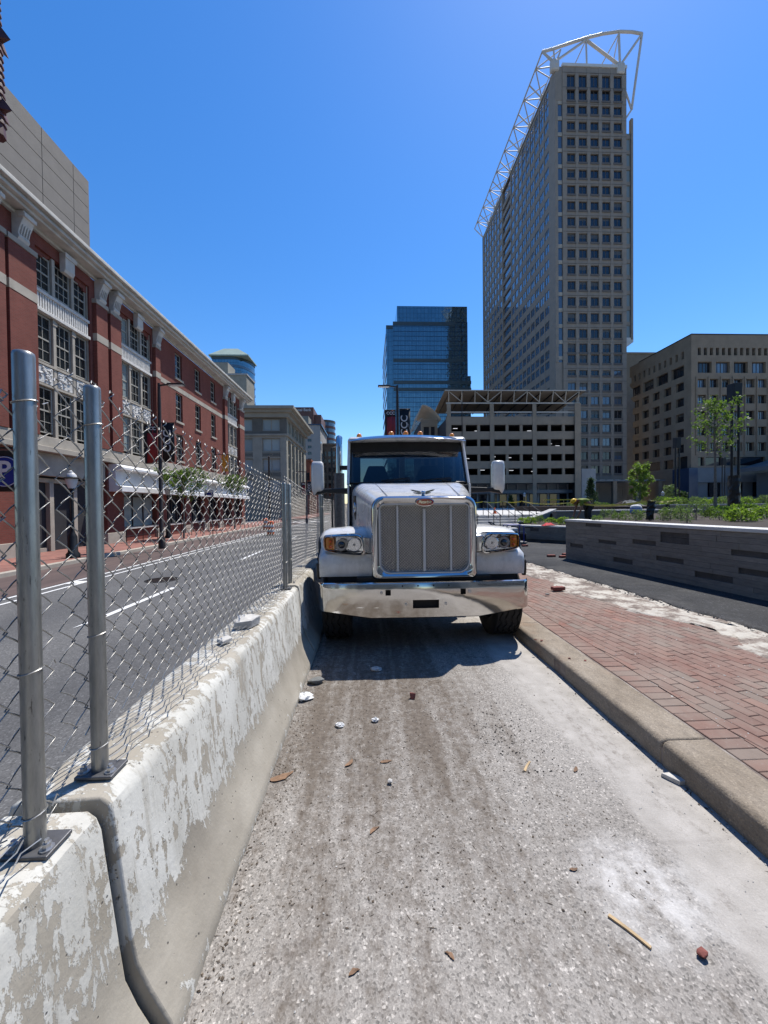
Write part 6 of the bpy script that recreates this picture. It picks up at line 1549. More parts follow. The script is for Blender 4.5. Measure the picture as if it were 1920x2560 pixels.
def barrel(px, py, Y, label):
    t = P(px, py, Y); x = t.x; z0 = ZL; o = thing('traffic_drum', label, 'traffic drum', (x, Y, z0), 'orange traffic drums in the street')
    mb = MB(); mb.lathe([(.36, 0), (.36, .07)], 16, c=(x, Y, z0)); mb.build('base', M['black'], o)
    for i in range(5):
        a = .07+i*.19; mb = MB(); mb.lathe([(.29-.012*i, a), (.28-.012*i, a+.185)], 16, c=(x, Y, z0)); mb.build('band', M['orange' if i % 2 == 0 else 'paper'], o, smooth=50)
    mb = MB(); mb.lathe([(.2, 1.02), (.18, 1.06), (.05, 1.1)], 16, c=(x, Y, z0)); mb.build('cap', M['orange'], o)
barrel(676, 1262, 30, 'orange traffic drum standing in the street seen through the fence'); barrel(664, 1262, 38, 'further orange traffic drum standing in the street seen through the fence')
# ================================================================ generic facade builder
def frame_of(kind, c):
    """kind 'S': faces the camera (plane y=c, outward -y); 'W': faces the street (plane x=c, outward -x); 'E': outward +x; 'N': outward +y"""
    if kind == 'S': return lambda u, d, z: (u, c-d, z)
    if kind == 'N': return lambda u, d, z: (u, c+d, z)
    if kind == 'W': return lambda u, d, z: (c-d, u, z)
    return lambda u, d, z: (c+d, u, z)
def fbx(mb, F, u0, u1, d0, d1, z0, z1, m=0):
    a = F(u0, d0, z0); b = F(u1, d1, z1); mb.box(min(a[0], b[0]), max(a[0], b[0]), min(a[1], b[1]), max(a[1], b[1]), a[2], b[2], m)
def facade_grid(root, F, u0, u1, z0, z1, cols, rows_, mat, depth=.5, name='facade', setback=.03):
    """cols: list of (a,b) openings in u; rows_: list of (lo,hi) openings in z. Solid elsewhere."""
    mb = MB(); u = u0
    for a, b in cols:
        if a-u > .01: fbx(mb, F, u, a, -depth, 0, z0, z1)
        u = b
    if u1-u > .01: fbx(mb, F, u, u1, -depth, 0, z0, z1)
    for a, b in cols:
        z = z0
        for lo, hi in rows_:
            if lo-z > .01: fbx(mb, F, a, b, -depth, -setback, z, lo)
            z = hi
        if z1-z > .01: fbx(mb, F, a, b, -depth, -setback, z, z1)
    return mb.build(name, mat, root)
def win_mesh(w_, h, glass, frame, bars_v=1, bars_h=0, fr=.08, blind=0):
    """window centred at origin in u, base z=0, outward -y (turned for other faces)"""
    mb = MB(); 
    mb.add([(-w_/2, 0, 0), (w_/2, 0, 0), (w_/2, 0, h), (-w_/2, 0, h)], [(0, 1, 2, 3)], 0)
    for a, b, c, d in ((-w_/2, -w_/2+fr, 0, h), (w_/2-fr, w_/2, 0, h)): mb.box(a, b, -.06, .02, c, d, 1)
    for c, d in ((0, fr), (h-fr, h)): mb.box(-w_/2+fr, w_/2-fr, -.059, .02, c, d, 1)
    for i in range(bars_v): x = -w_/2+w_*(i+1)/(bars_v+1); mb.box(x-fr/2, x+fr/2, -.058, .02, fr, h-fr, 1)
    for i in range(bars_h): z = h*(i+1)/(bars_h+1); mb.box(-w_/2+fr, w_/2-fr, -.05, .02, z-fr/2, z+fr/2, 1)
    if blind: mb.add([(-w_/2+fr, -.004, h*(1-blind)), (w_/2-fr, -.004, h*(1-blind)), (w_/2-fr, -.004, h-fr), (-w_/2+fr, -.004, h-fr)], [(0, 1, 2, 3)], 2)
    return mb.mesh('window', [glass, frame]+([M['blind']] if blind else []))
ROTZ = {'S': 0, 'W': -math.pi/2, 'E': math.pi/2, 'N': math.pi}

# ================================================================ tall stone tower
D = 95.0
tw = thing('stone_office_tower', 'very tall tan stone office tower topped by a white steel truss', 'skyscraper', (56, D, PZ))
XL, XR, XW, YB_ = 49.2, 65.5, 47.4, 156.0
zof = lambda y: P(1485, y, D).z
rows_t = []
for y in ([1164-34.6*k for k in range(7)]): rows_t.append((zof(y+19.5), zof(y)))
rows_t.append((zof(938), zof(925)))
rows_t += [(zof(907), zof(886.5)), (zof(880.5), zof(858.7))]
for i in range(14, -1, -1): y = 264+39.9*i; rows_t.append((zof(y+21.7), zof(y)))
rows_t += [(zof(251), zof(223.5)), (zof(220.5), zof(187))]
rows_t.sort()
ZT = zof(168)
pitch = 2.98; c0 = (XL+XR)/2
cols_t = [(c0+pitch*(k-2)-1.06, c0+pitch*(k-2)+1.06) for k in range(5)]
F = frame_of('S', D)
facade_grid(tw, F, XL, XR, PZ-.5, ZT, cols_t, rows_t, M['tower_stone'], .6, 'front_facade', .06)
mb = MB(); mb.box(XL+.2, XR-.2, D+.55, YB_-1, PZ-.5, ZT-.5); mb.build('core', M['glass_dark'], tw)
wcache = {}
def wmesh(w_, h, g, f, bv=1, bh=0, fr=.08, blind=None):
    if blind is None: blind = random.choice([0, 0, 0, 0, 0, 0, .3, .5])
    k = (round(w_, 2), round(h, 2), g, f, bv, bh, blind)
    if k not in wcache: wcache[k] = win_mesh(w_, h, M[g], M[f], bv, bh, fr, blind)
    return wcache[k]
for a, b in cols_t:
    for i, (lo, hi) in enumerate(rows_t):
        low = lo < zof(930)
        inst(wmesh(b-a, hi-lo, 'glass_blue' if low and random.random() < .5 else 'glass_dark', 'tower_panel'), 'window', tw, ((a+b)/2, D+.38, lo))
mb = MB()
for a, b in cols_t:
    for lo, hi in rows_t: mb.box(a-.12, b+.12, D-.08, D+.02, lo-.52, lo-.04)
tag(mb.build('sill_panels', M['tower_panel'], tw), kind='stuff')
# string courses on the front
mb = MB()
for lo, hi in rows_t: mb.box(XL, XR, D-.035, D-.001, hi+.34, hi+.42)
tag(mb.build('joint_lines', M['tower_panel'], tw), kind='stuff')
# glazed corner notch with stone blocks
zc0, zc1 = zof(905), zof(252)
MB().box(XW, XL-1.105, D+.15, D+3.0, zc0, zc1).build('corner_pier', M['tower_stone'], tw)
mb = MB(); mb.box(XL-1.1, XL-.02, D+.35, D+2.5, zc0, zc1); mb.build('corner_glazing', M['glass_blue'], tw)
MB().box(XW, XL-.004, D+.3, D+3.0, PZ-.5, zc0).build('corner_pier', M['tower_stone'], tw); MB().box(XW, XL-.004, D+.12, D+3.0, zc1, ZT).build('corner_pier', M['tower_stone'], tw)
for i in range(17):
    z = zof(264+39.9*i-8); mb = MB(); mb.box(XL-1.14, XL-.03, D+.2, D+.349, z-.45, z+.45); mb.build('corner_block', M['limestone'], tw)
# street-side face: front wing, slot, rear wing
F = frame_of('W', XW); du = 2.95
ua = [D+3.4+du*k for k in range(9)]; A_end = D+3.4+du*9
colsA = [(u+.28, u+2.68) for u in ua]
facade_grid(tw, F, D+3.0, A_end+.4, PZ-.5, ZT-1, colsA, rows_t, M['tower_stone'], .6, 'side_facade', .05)
cnt = 0
rest = MB()
for ci, (a, b) in enumerate(colsA):
    for i, (lo, hi) in enumerate(rows_t):
        if ci < 6:
            inst(wmesh(b-a, hi-lo, 'glass_blue', 'tower_panel'), 'window', tw, (XW+.12, (a+b)/2, lo), (0, 0, ROTZ['W']))
        else:
            fbx(rest, F, a, b, -.2, -.16, lo, hi)
s0 = A_end+.4; s1 = s0+7.5
mb = MB(); mb.box(XW+.5, XW+2, s0, s1, PZ-.5, ZT-1); mb.build('slot_glazing', M['glass_blue'], tw)
for lo, hi in rows_t:
    mb = MB(); mb.box(XW+.12, XW+.5, s0, s1, lo-1.5, lo-.1); mb.build('slot_balcony', M['tower_stone'], tw)
c1_ = [s1+.5+3.0*k for k in range(int((YB_-s1-1)/3.0))]
colsC = [(u+.3, u+2.6) for u in c1_]
facade_grid(tw, F, s1, YB_, PZ-.5, ZT, colsC, rows_t, M['tower_stone'], .6, 'rear_wing_facade', .05)
for a, b in colsC:
    for lo, hi in rows_t: fbx(rest, F, a, b, -.2, -.16, lo, hi)
# far end face (mirrored in the glass tower) and east face
F = frame_of('N', YB_)
colsN = [(XL+1+3.1*k, XL+3.1+3.1*k) for k in range(5)]
facade_grid(tw, F, XW, XR+2, PZ-.5, ZT, colsN, rows_t, M['tower_stone'], .6, 'rear_facade', .05)
for a, b in colsN:
    for lo, hi in rows_t: fbx(rest, F, a, b, -.2, -.16, lo, hi)
tag(rest.build('small_windows', M['glass_blue'], tw), kind='stuff')
mb = MB(); mb.box(XR-.6, XR-.002, D+.6, YB_-.6, PZ-.5, ZT-.01); mb.build('east_wall', M['tower_stone'], tw)
mb = MB(); mb.box(XW+.02, XR-.02, D+.62, YB_-.62, ZT-.6, ZT-.1); mb.build('roof_slab', M['concrete_tan'], tw)
mb = MB(); mb.box(XL-.1, XR+.1, D-.15, D+.5, ZT, ZT+.7); mb.build('parapet', M['steel_white'], tw)
# hanging glass bay on the east side
zb0, zb1 = zof(846), zof(310)
mb = MB(); mb.box(XR+.002, XR+2.6, D+2.2, D+18, zb0+1, zb1); by = mb.build('glass_bay', M['glass_pale'], tw)
mb = MB(); mb.box(XR+2.45, XR+3.0, D+1.8, D+2.6, zb0+.6, zof(274)); mb.build('bay_mullion', M['tower_stone'], by)
for i in range(13):
    z = zof(310+39.9*i+10); mb = MB(); mb.box(XR+.1, XR+2.4, D+2.0, D+2.19, z-.5, z+.5); mb.build('bay_spandrel', M['tower_stone'], by)
mb = MB(); mb.prism([(XR+.1, zb0-1.5), (XR+1.2, zb0-1.4), (XR+3.1, zb0), (XR+3.1, zb0+1.1), (XR+.1, zb0+1.1)], 'y', D+1.9, D+18); mb.build('bay_soffit', M['steel_white'], by)
# white steel truss
def tz(px, py, Y=D): return P(px, py, Y)
tr_parts = []
def member(a, b, r_, n_=6): 
    mb = MB(); mb.cyl(a, b, r_*.85, n=n_); mb.build('truss_member', M['truss'], tw, smooth=60)
Yt = D+.2
oc = Vector((44.2, Yt, 113.9)); oc2 = Vector((44.2, YB_, 113.9))
arch_px = [(1355, 129), (1384, 122), (1425, 108), (1462, 96), (1505, 85), (1547, 79), (1580, 80), (1605, 84.6)]
arch = [tz(x, y, Yt) for x, y in arch_px]; arch[0] = oc
mb = MB(); mb.tube(arch, .34, 8); mb.build('truss_arch', M['truss'], tw, smooth=60)
nl = tz(1386, 155, Yt); nr = tz(1550, 164, Yt); tip = arch[-1]; foot = tz(1579, 274, Yt+1.2)
for nd in (nl, nr):
    mb = MB(); mb.box(nd.x-1.0, nd.x+1.2, nd.y-.5, nd.y+.9, nd.z-2.3, nd.z+.6); mb.build('truss_node', M['truss'], tw, bevel=.5)
p3 = tz(1465, 100, Yt); p4 = tz(1547, 84, Yt)
for a, b, r_ in ((oc, nl, .3), (arch[1], nl, .22), (nl, p3, .3), (p3, tz(1467, 163, Yt), .24), (p3, nr, .42), (nr, p4, .32), (nr, tip, .36), (tip, foot, .36), (foot, tz(1557, 208, Yt+1), .28), (foot, tz(1562, 300, Yt+1.2), .28)): member(a, b, r_)
# second, rear plane of the crown
off = Vector((0, 9, 0))
for a, b, r_ in ((p3, tz(1437, 162, Yt)+off, .16), (p4, tz(1500, 164, Yt)+off, .16), (p4, tz(1575, 128, Yt)+off, .14), (tz(1518, 130, Yt)+off*.6, tz(1575, 134, Yt)+off*.6, .14), (tz(1444, 142, Yt)+off*.3, tz(1467, 163, Yt), .36), (tz(1520, 132, Yt)+off*.4, nr, .3)): member(a, b, r_)
# long side truss: outer chord, eight bays of bracing
member(oc, oc2, .22, 8)
nb = 8; ric = Vector((XW, Yt, ZT))
for k in range(nb+1):
    y = Yt+(YB_-Yt)*k/nb; yn = Yt+(YB_-Yt)*(k+.5)/nb; ypv = Yt+(YB_-Yt)*(k-.5)/nb
    outer = Vector((44.2, y, 113.9)); roof = Vector((XW+.2, y, ZT+.2)); up_ = Vector((XW+1.5, y, 114.6))
    member(outer, roof, .2)
    if k < nb:
        on = Vector((44.2, yn, 113.9)); rn = Vector((XW+.2, Yt+(YB_-Yt)*(k+1)/nb, ZT+.2))
        member(roof, on, .17); member(on, rn, .17)
        member(on, Vector((XW+3, yn, ZT+.1)), .16); member(up_, on, .16); member(up_, roof, .2); member(up_, Vector((XW+1.5, Yt+(YB_-Yt)*(k+1)/nb, 114.6)), .14)
        mb = MB(); mb.sphere((XW+.3, y, ZT+.3), .7, 10, 6); mb.build('truss_joint', M['truss'], tw, smooth=60)
# entrance at the foot: glass canopy, white posts
mb = MB(); mb.box(52.0, 70, D-7, D-.3, 7.0, 7.3); cp = mb.build('entrance_canopy', M['slate'], tw)
for k in range(9):
    mb = MB(); mb.box(52.3+k*1.9, 53.5+k*1.9, D-7.05, D-1, 7.31, 7.36); mb.build('skylight', M['steel_white'], cp)
for x in (52.5, 58.0, 63.5, 69): mb = MB(); mb.box(x-.45, x+.45, D-6.8, D-5.9, PZ-.1, 7.0); mb.build('canopy_post', M['concrete_tan'], cp)
mb = MB(); mb.box(48.7, 52, D-9, D-.2, PZ-.1, 9.8); mb.build('entrance_pylon', M['pale_wall'], tw)
mb = MB(); mb.box(45.0, 48.69, D-8, D-.2, PZ-.1, 11); mb.build('entrance_glazing', M['glass_blue'], tw)

# ================================================================ parking garage
GD = 80.0
gg = thing('parking_garage', 'tan concrete parking garage with open decks and white steel roof canopy', 'garage', (30, GD, PZ))
gx0, gx1 = 16.4, 45.0
zg = lambda y: 1.7+(1261-y)*GD/960
decks = [(8.05, 9.4), (10.95, 12.4), (14.1, 15.55), (17.2, 18.6)]
F = frame_of('S', GD)
gcols = [(gx0+1.1+3.03*k, gx0+3.58+3.03*k) for k in range(9)]
zp = 6.3
for lo, hi in decks+[(20.3, 20.3)]:
    MB().box(gx0, gx1, GD, GD+.35, zp, lo).build('spandrel', M['garage'], gg); zp = hi
for lo, hi in decks:
    for k in range(10):
        xa = gcols[k-1][1] if k else gx0; xb = gcols[k][0] if k < 9 else gx1
        MB().box(xa, xb, GD+.08, GD+.5, lo, hi).build('pier', M['garage'], gg)
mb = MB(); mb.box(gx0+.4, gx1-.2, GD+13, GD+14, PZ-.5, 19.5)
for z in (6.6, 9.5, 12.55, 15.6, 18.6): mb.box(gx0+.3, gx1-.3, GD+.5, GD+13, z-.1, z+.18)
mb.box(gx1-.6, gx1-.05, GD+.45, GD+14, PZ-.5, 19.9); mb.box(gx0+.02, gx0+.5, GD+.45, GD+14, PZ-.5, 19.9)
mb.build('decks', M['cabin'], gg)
for k in range(10):                                    # columns proud of the face
    x = gx0+.55+3.03*k; mb = MB(); 
    if k % 3 == 0: mb.box(x-.42, x+.42, GD-.10, GD-.001, PZ-.2, 22.9); mb.build('column', M['garage'], gg)
mb = MB(); mb.box(gx1-1.3, gx1, GD-.35, GD-.181, PZ-.2, 23.0); mb.build('end_column', M['garage'], gg)
r_ = random.Random(6)
for (lo, hi) in decks:
    for k in range(9):
        if r_.random() < .5:
            x = gx0+1.9+3.03*k+r_.uniform(-.6, .8); yq = GD+r_.choice([2.0, 3.2, 6.0]); zq = hi-.10-r_.choice([0, 0, .35]); mb = MB(); mb.box(x, x+.95, yq, yq+.09, zq-.07, zq); lamp_ = mb.build('tube_light', M['tube'], gg)
# parked-car hints are too dark to tell; ground floor shopfronts
mb = MB(); mb.box(gx0+.5, gx1-.3, GD+3.6, GD+3.8, PZ-.5, 6.4); mb.build('ground_floor_back', M['slate'], gg)
for k in range(12):
    x = gx0+1.2+2.25*k; mb = MB(); mb.box(x, x+1.5, GD+3.45, GD+3.59, PZ, 4.0); mb.build('shop_window', M['glass_dark'], gg); mb = MB(); mb.box(x+1.6, x+1.75, GD+3.2, GD+3.59, PZ, 6.2); mb.build('shop_pier', M['pale_wall'], gg)
mb = MB(); mb.box(gx0+.6, gx1-.6, GD+2.0, GD+2.2, 4.2, 4.9); mb.build('shop_fascia', M['slate'], gg)
# roof: rails, canopy on trusses
for z in (21.1, 23.0):
    mb = MB(); mb.box(gx0, gx1, GD+.05, GD+.2, z, z+.28); mb.build('roof_beam', M['canopy_steel'], gg)
zr0, zr1 = 23.3, 25.3
mb = MB(); mb.rings([[(gx0-.5, GD-1.2, zr1+.02), (gx1+.6, GD-1.2, zr1+.02), (gx1+.6, GD-1.2, zr1+.2), (gx0-.5, GD-1.2, zr1+.2)], [(gx0-.5, GD+12, zr0+.5), (gx1+.6, GD+12, zr0+.5), (gx1+.6, GD+12, zr0+.7), (gx0-.5, GD+12, zr0+.7)]]); mb.build('canopy', M['concrete_tan'], gg)
mb = MB(); mb.box(gx0-.5, gx1+.6, GD-1.25, GD-1.201, zr1, zr1+.22); mb.build('canopy_edge', M['canopy_steel'], gg)
for k in range(11):
    x = gx0+.6+2.75*k; 
    mb = MB(); mb.bar((x, GD+.12, zr0), (x-.25, GD-1.0, zr1), .16, .2); mb.build('canopy_strut', M['canopy_steel'], gg)
    if k < 10 and k % 3 != 1: mb = MB(); s_ = 1 if k % 2 else -1; a = (x, GD+.0, zr0) if s_ > 0 else (x+2.75, GD, zr0); b = (x+2.5, GD-1.0, zr1) if s_ > 0 else (x-.25, GD-1.0, zr1); mb.bar(a, b, .12, .12); mb.build('canopy_brace', M['canopy_steel'], gg)
    mb = MB(); mb.bar((x, GD-1.1, zr1-.05), (x, GD+12, zr0+.4), .12, .25); mb.build('canopy_rafter', M['bronze'], gg)
# left wing with a barrel canopy
wx0, wx1, wy = 11.0, gx0-.02, 90.0
F = frame_of('S', wy)
facade_grid(gg, F, wx0+1.5, wx1, PZ-.5, 22.0, [(wx0+2.1, wx0+3.4), (wx0+3.8, wx0+4.75)], [(11.2, 12.8), (14.3, 16.0), (18.0, 20.3)], M['garage'], .5, 'wing_facade', .08)
mb = MB(); mb.box(wx0+1.6, wx1, wy+.5, wy+16, PZ-.5, 21.8); mb.build('wing_core', M['cabin'], gg)
mb = MB(); nseg = 10
pr = [(wx0-.3, 20.0)]
arcp = [(wx0+1.6+(wx1+.6-wx0-1.6)*t, 24.6+.5*math.sin(math.pi*.5+t*.2)-3.3*t*t) for t in [i/nseg for i in range(nseg+1)]]
mb.rings([[(x, yy, z) for x, z in arcp]+[(x, yy, z-.18) for x, z in reversed(arcp)] for yy in (wy-1.4, wy+14)]); mb.build('barrel_canopy', M['canopy_steel'], gg, smooth=30)
for k in range(5):
    y = wy-1.2+k*3; mb = MB(); mb.bar((wx0+1.6, y, 25.0), (wx0-1.2, y+1, 18.5-.3*k), .16, .16); mb.bar((wx0+1.6, y, 22.0), (wx0-.4, y+1, 20.6), .14, .14); mb.build('wing_strut', M['canopy_steel'], gg)

# ================================================================ brutalist office block on the right
RD = 82.0
ob_ = thing('concrete_office_block', 'tan concrete office block with deep square windows at the right of the plaza', 'building', (75, RD, PZ))
rx0, rx1 = 71.1, 116.0
zr = lambda y: P(1760, y, RD).z
ry1 = RD*1.2
ZTR = zr(837)
zrow = [(29.0-1.9-3.5*k, 29.0-3.5*k) for k in range(5)]
F = frame_of('S', RD)
def deep(F, kind, u0, u1, cols, z0, z1, lo, hi, nm, bv):
    facade_grid(ob_, F, u0, u1, z0, z1, cols, [(lo, hi)], M['concrete_tan'], 1.0, nm, .004)
    for a, b in cols:
        p_ = F((a+b)/2, -.62, lo)
        inst(wmesh(b-a, hi-lo, 'glass_blue' if kind == 'S' and random.random() < .45 and lo > 14 else 'glass_dark', 'bronze', bv, 0, .1), 'window', ob_, p_, (0, 0, ROTZ[kind]))
        # splayed sill and right-hand reveal
        mb = MB()
        q = [F(a, -.61, lo), F(b, -.61, lo), F(b, -.001, lo-.0), F(a, -.001, lo-.0)]
def band_cols(u0, n_, pitch_, w_, first): return [(u0+first+pitch_*k, u0+first+pitch_*k+w_) for k in range(n_)]
nS = 15
zlev_ = [(zrow[4][0]-.9, zrow[4][1]+.78), (zrow[3][0]-.79, zrow[3][1]+.78), (zrow[2][0]-.79, zrow[2][1]+.78), (zrow[1][0]-.79, zrow[1][1]+.78), (zrow[0][0]-.79, zrow[0][1]+.62)]
for k in range(5):
    lo, hi = zrow[4-k]; z0 = zlev_[k][0]; z1 = zlev_[k+1][0] if k < 4 else zlev_[4][1]
    deep(F, 'S', rx0, rx1, band_cols(rx0, nS, 2.77, 1.95, 1.45), z0, z1, lo, hi, 'floor_band', 1)
zt1 = zlev_[4][1]
deep(F, 'S', rx0, rx1, band_cols(rx0, 10, 4.13, 3.2, 1.45), zt1, 33.4, 30.3, 32.75, 'floor_band', 3)
deep(F, 'S', rx0, rx1, band_cols(rx0, 31, 1.38, .74, 1.45), 33.4, ZTR, 34.15, 35.8, 'floor_band', 0)
F = frame_of('W', rx0)
for k in range(5):
    lo, hi = zrow[4-k]; z0 = zlev_[k][0]; z1 = zlev_[k+1][0] if k < 4 else zlev_[4][1]
    deep(F, 'W', RD+1.01, ry1, band_cols(RD, 5, 3.6, 2.3, 2.0), z0, z1, lo, hi, 'floor_band', 1)
deep(F, 'W', RD+1.01, ry1, band_cols(RD, 4, 4.6, 3.6, 2.0), zt1, 33.4, 30.3, 32.75, 'floor_band', 3)
deep(F, 'W', RD+1.01, ry1, band_cols(RD, 11, 1.72, .7, 2.0), 33.4, ZTR, 34.15, 35.8, 'floor_band', 0)
mb = MB(); mb.box(rx0+1.0, rx1, RD+1.0, ry1, PZ-.5, ZTR-.3); mb.build('core', M['cabin'], ob_)
mb = MB(); mb.box(rx0-.04, rx1, RD-.04, ry1, ZTR, ZTR+.25); mb.build('parapet_cap', M['bronze'], ob_)
# fins between windows (vertical ribs proud of the glass line)
zb_ = zlev_[0][0]
for kind, uu0, n_, pt_ in (('S', rx0, 16, 2.7),):
    for k in range(n_): 
        mb = MB(); x = rx0+1.05+2.77*k; mb.box(x-.09, x+.09, RD-.22, RD-.004, zb_, zt1-.2); mb.build('fin', M['concrete_tan'], ob_)
# lower strip windows and slate base
F = frame_of('S', RD)
facade_grid(ob_, F, rx0, rx1, 9.4, zb_, [(rx0+1.6, rx0+3.0), (rx0+3.3, rx0+7.2), (rx0+7.6, rx0+10.4), (rx0+10.9, rx0+17)], [(9.9, 11.8)], M['concrete_tan'], 1.0, 'lower_band', .004)
mb = MB(); mb.box(rx0+1.2, rx0+17, RD+.5, RD+.6, 9.9, 11.8); mb.build('strip_window', M['glass_dark'], ob_)
mb = MB(); mb.box(rx0-1.0, rx0+1.0, RD-.6, RD+4, PZ-.5, 9.39); mb.build('navy_corner', M['navy'], ob_)
mb = MB(); mb.box(rx0+1.02, rx0+17.5, RD-.3, RD+1.0, 6.2, 9.39); mb.build('slate_fascia', M['slate'], ob_)
for k in range(6):
    x = rx0+1.8+2.6*k; mb = MB(); mb.box(x, x+2.2, RD+.3, RD+.5, 3.0, 6.2); mb.build('shop_window', M['glass_dark'] if k % 2 else M['slate'], ob_)
mb = MB(); mb.box(rx0+1.02, rx0+17.5, RD-.1, RD+.95, PZ-.5, 2.95); mb.build('base_wall', M['pale_wall'], ob_)
F = frame_of('W', rx0)
facade_grid(ob_, F, RD+4.01, ry1, PZ-.5, zb_, [(RD+5, RD+8), (RD+9, RD+14), (RD+14.6, RD+18)], [(9.8, 11.9)], M['concrete_tan'], 1.0, 'lower_side_band', .004)
mb = MB(); mb.box(rx0+.5, rx0+.6, RD+4.5, ry1-.2, 9.8, 11.9); mb.build('strip_window', M['glass_dark'], ob_)
# low pavilion wing at the far right: slanting slate roof
pv = thing('glass_pavilion', 'low grey pavilion with slanting roof below the concrete office block', 'building', (90, 70, PZ))
mb = MB(); mb.rings([[(80, 66, 8.2), (80, 80, 8.2), (80, 80, 9.0), (80, 66, 9.0)], [(104, 66, 12.2), (104, 80, 12.2), (104, 80, 15.5), (104, 66, 15.5)]]); mb.build('roof', M['slate'], pv)
mb = MB(); mb.box(84, 104, 68, 80, PZ-.5, 8.0); mb.build('wall', M['slate'], pv)
for k in range(9): mb = MB(); mb.box(84.05, 104, 67.9, 67.99, 1.4+k*.75, 1.8+k*.75); mb.build('slat', M['stone_olive_dark'], pv)
# lit penthouse block between tower and office block
ph = thing('penthouse_block', 'tan roof block showing between the stone tower and the office block', 'building', (72, 125, PZ))
mb = MB(); mb.box(66.5, 96, 120, 140, PZ-.5, P(1590, 885, 120).z); mb.build('walls', M['concrete_tan'], ph)
mb = MB(); mb.box(66.3, 96.2, 119.8, 140.2, P(1590, 885, 120).z, P(1590, 885, 120).z+.5); mb.build('roof_edge', M['garage'], ph)

# ================================================================ blue glass tower in the middle
gt = thing('glass_office_tower', 'dark blue mirror-glass office tower reflecting its neighbours', 'skyscraper', (22, 160, PZ))
gd = 160.0; gxf = lambda px: P(px, 1000, gd).x; gzf = lambda px, py: P(px, py, gd).z
x0 = gxf(984); x1 = gxf(1170); xs0 = gxf(967)
zt0 = gzf(1080, 764.5); zt1_ = gzf(1080, 805); zt2 = gzf(970, 811.7)
mb = MB(); mb.box(x0, x1, gd, gd+34, PZ-.5, zt1_); mb.build('main_shaft', M['mirror'], gt)
mb = MB(); mb.box(x0+1.8, x1-.001, gd+.4, gd+33, zt1_-1, zt0); mb.build('upper_block', M['mirror'], gt)
mb = MB(); mb.box(xs0, x0-.002, gd+.6, gd+40, PZ-.5, zt2); mb.build('side_bay', M['mirror'], gt)
mb = MB(); mb.box(x1+.002, x1+1.5, gd+1, gd+30, PZ-.5, gzf(1170, 938)); mb.build('low_bay', M['mirror'], gt)
for a, b, xr in ((385, 440, x1-5), (930, 980, x1-1.5), (1255, 1305, x1+1.4), (1360, 1410, x1+1.4)):
    mb = MB(); za, zb__ = gzf(1080, 740+b*.1688), gzf(1080, 740+a*.1688); mb.box(x0+.02, xr, gd-.16, gd-.002, za, zb__); mb.build('spandrel_band', M['mirror_band'], gt)
mb = MB(); mb.box(xs0+.05, x0-.05, gd+.45, gd+.598, gzf(970, 820.5), zt2); mb.build('spandrel_band', M['mirror_band'], gt)
# mullion grid proud of the glass
mb = MB(); k = x0+.75
while k < x1: mb.box(k-.04, k+.04, gd-.10, gd-.003, PZ, zt1_); k += 1.5
z = PZ+1
while z < zt1_: mb.box(x0, x1, gd-.08, gd-.004, z-.06, z+.06); z += 1.95
tag(mb.build('mullions', M['navy'], gt), kind='stuff')
for z in [10+5.2*i for i in range(13)]:
    mb = MB(); mb.box(xs0-.12, xs0-.002, gd+1, gd+39, z, z+1.2); mb.build('reflection_stripe', M['pale_wall'], gt)  # pale strips standing in for white reflections on the side glass
mb = MB(); mb.cyl((x1-4, gd+10, zt0), (x1-4, gd+10, zt0+3), .12, n=6); mb.build('mast', M['iron'], gt)

# ================================================================ left-hand background
# olive stone building
og = thing('olive_stone_building', 'olive-grey stone building with projecting cornice after the brick building', 'building', (-20, 72, ZL))
ox, oy, oy1 = -15.1, 72.0, 94.0
zo = lambda zy: 1.7+(1268-(980+.1688*zy))*oy/960
F = frame_of('S', oy); oz = zo(395)
ocols = [(ox-.0-5.05*k-4.45, ox-5.05*k-1.15) for k in range(5)]; ocols.sort()
facade_grid(og, F, ox-26.2, ox, ZL-.1, zo(640), ocols, [(zo(1480), zo(1285)), (zo(1170), zo(990)), (zo(885), zo(695))], M['stone_olive'], .6, 'front_facade', .01)
facade_grid(og, F, ox-26.2, ox, zo(640), zo(395), ocols, [(zo(590), zo(412))], M['stone_olive_dark'], .6, 'attic_storey', .01)
for a, b in ocols:
    for lo, hi in ((1480, 1285), (1170, 990), (885, 695), (590, 412)): inst(wmesh(b-a, zo(hi)-zo(lo), 'glass_pale', 'stone_olive', 1, 0, .13), 'window', og, ((a+b)/2, oy+.35, zo(lo)))
    for lo, hi in ((968, 900), (1265, 1185)):
        mb = MB(); mb.box(a, b, oy-.02, oy+.02, zo(lo), zo(hi)); pl = mb.build('panel', M['stone_olive_dark'], og)
        mb = MB()
        for q in ((a+.15, b-.15, zo(lo)+.08, zo(lo)+.16), (a+.15, b-.15, zo(hi)-.16, zo(hi)-.08)): mb.box(q[0], q[1], oy-.05, oy-.021, q[2], q[3])
        mb.tube([((a+b)/2+.3*math.cos(t), oy-.04, (zo(lo)+zo(hi))/2+.3*math.sin(t)) for t in [2*math.pi*i/4 for i in range(4)]], .04, 4, closed=True); mb.build('panel_moulding', M['stone_olive'], pl)
F = frame_of('W', 0); F = frame_of('E', ox)
wc = [(oy+1.4+3.75*k, oy+4.2+3.75*k) for k in range(5)]
facade_grid(og, F, oy+.61, oy1, ZL-.1, zo(395), wc, [(ZL+4.2, zo(700)), (zo(590), zo(412))], M['stone_olive'], .6, 'street_facade', .01)
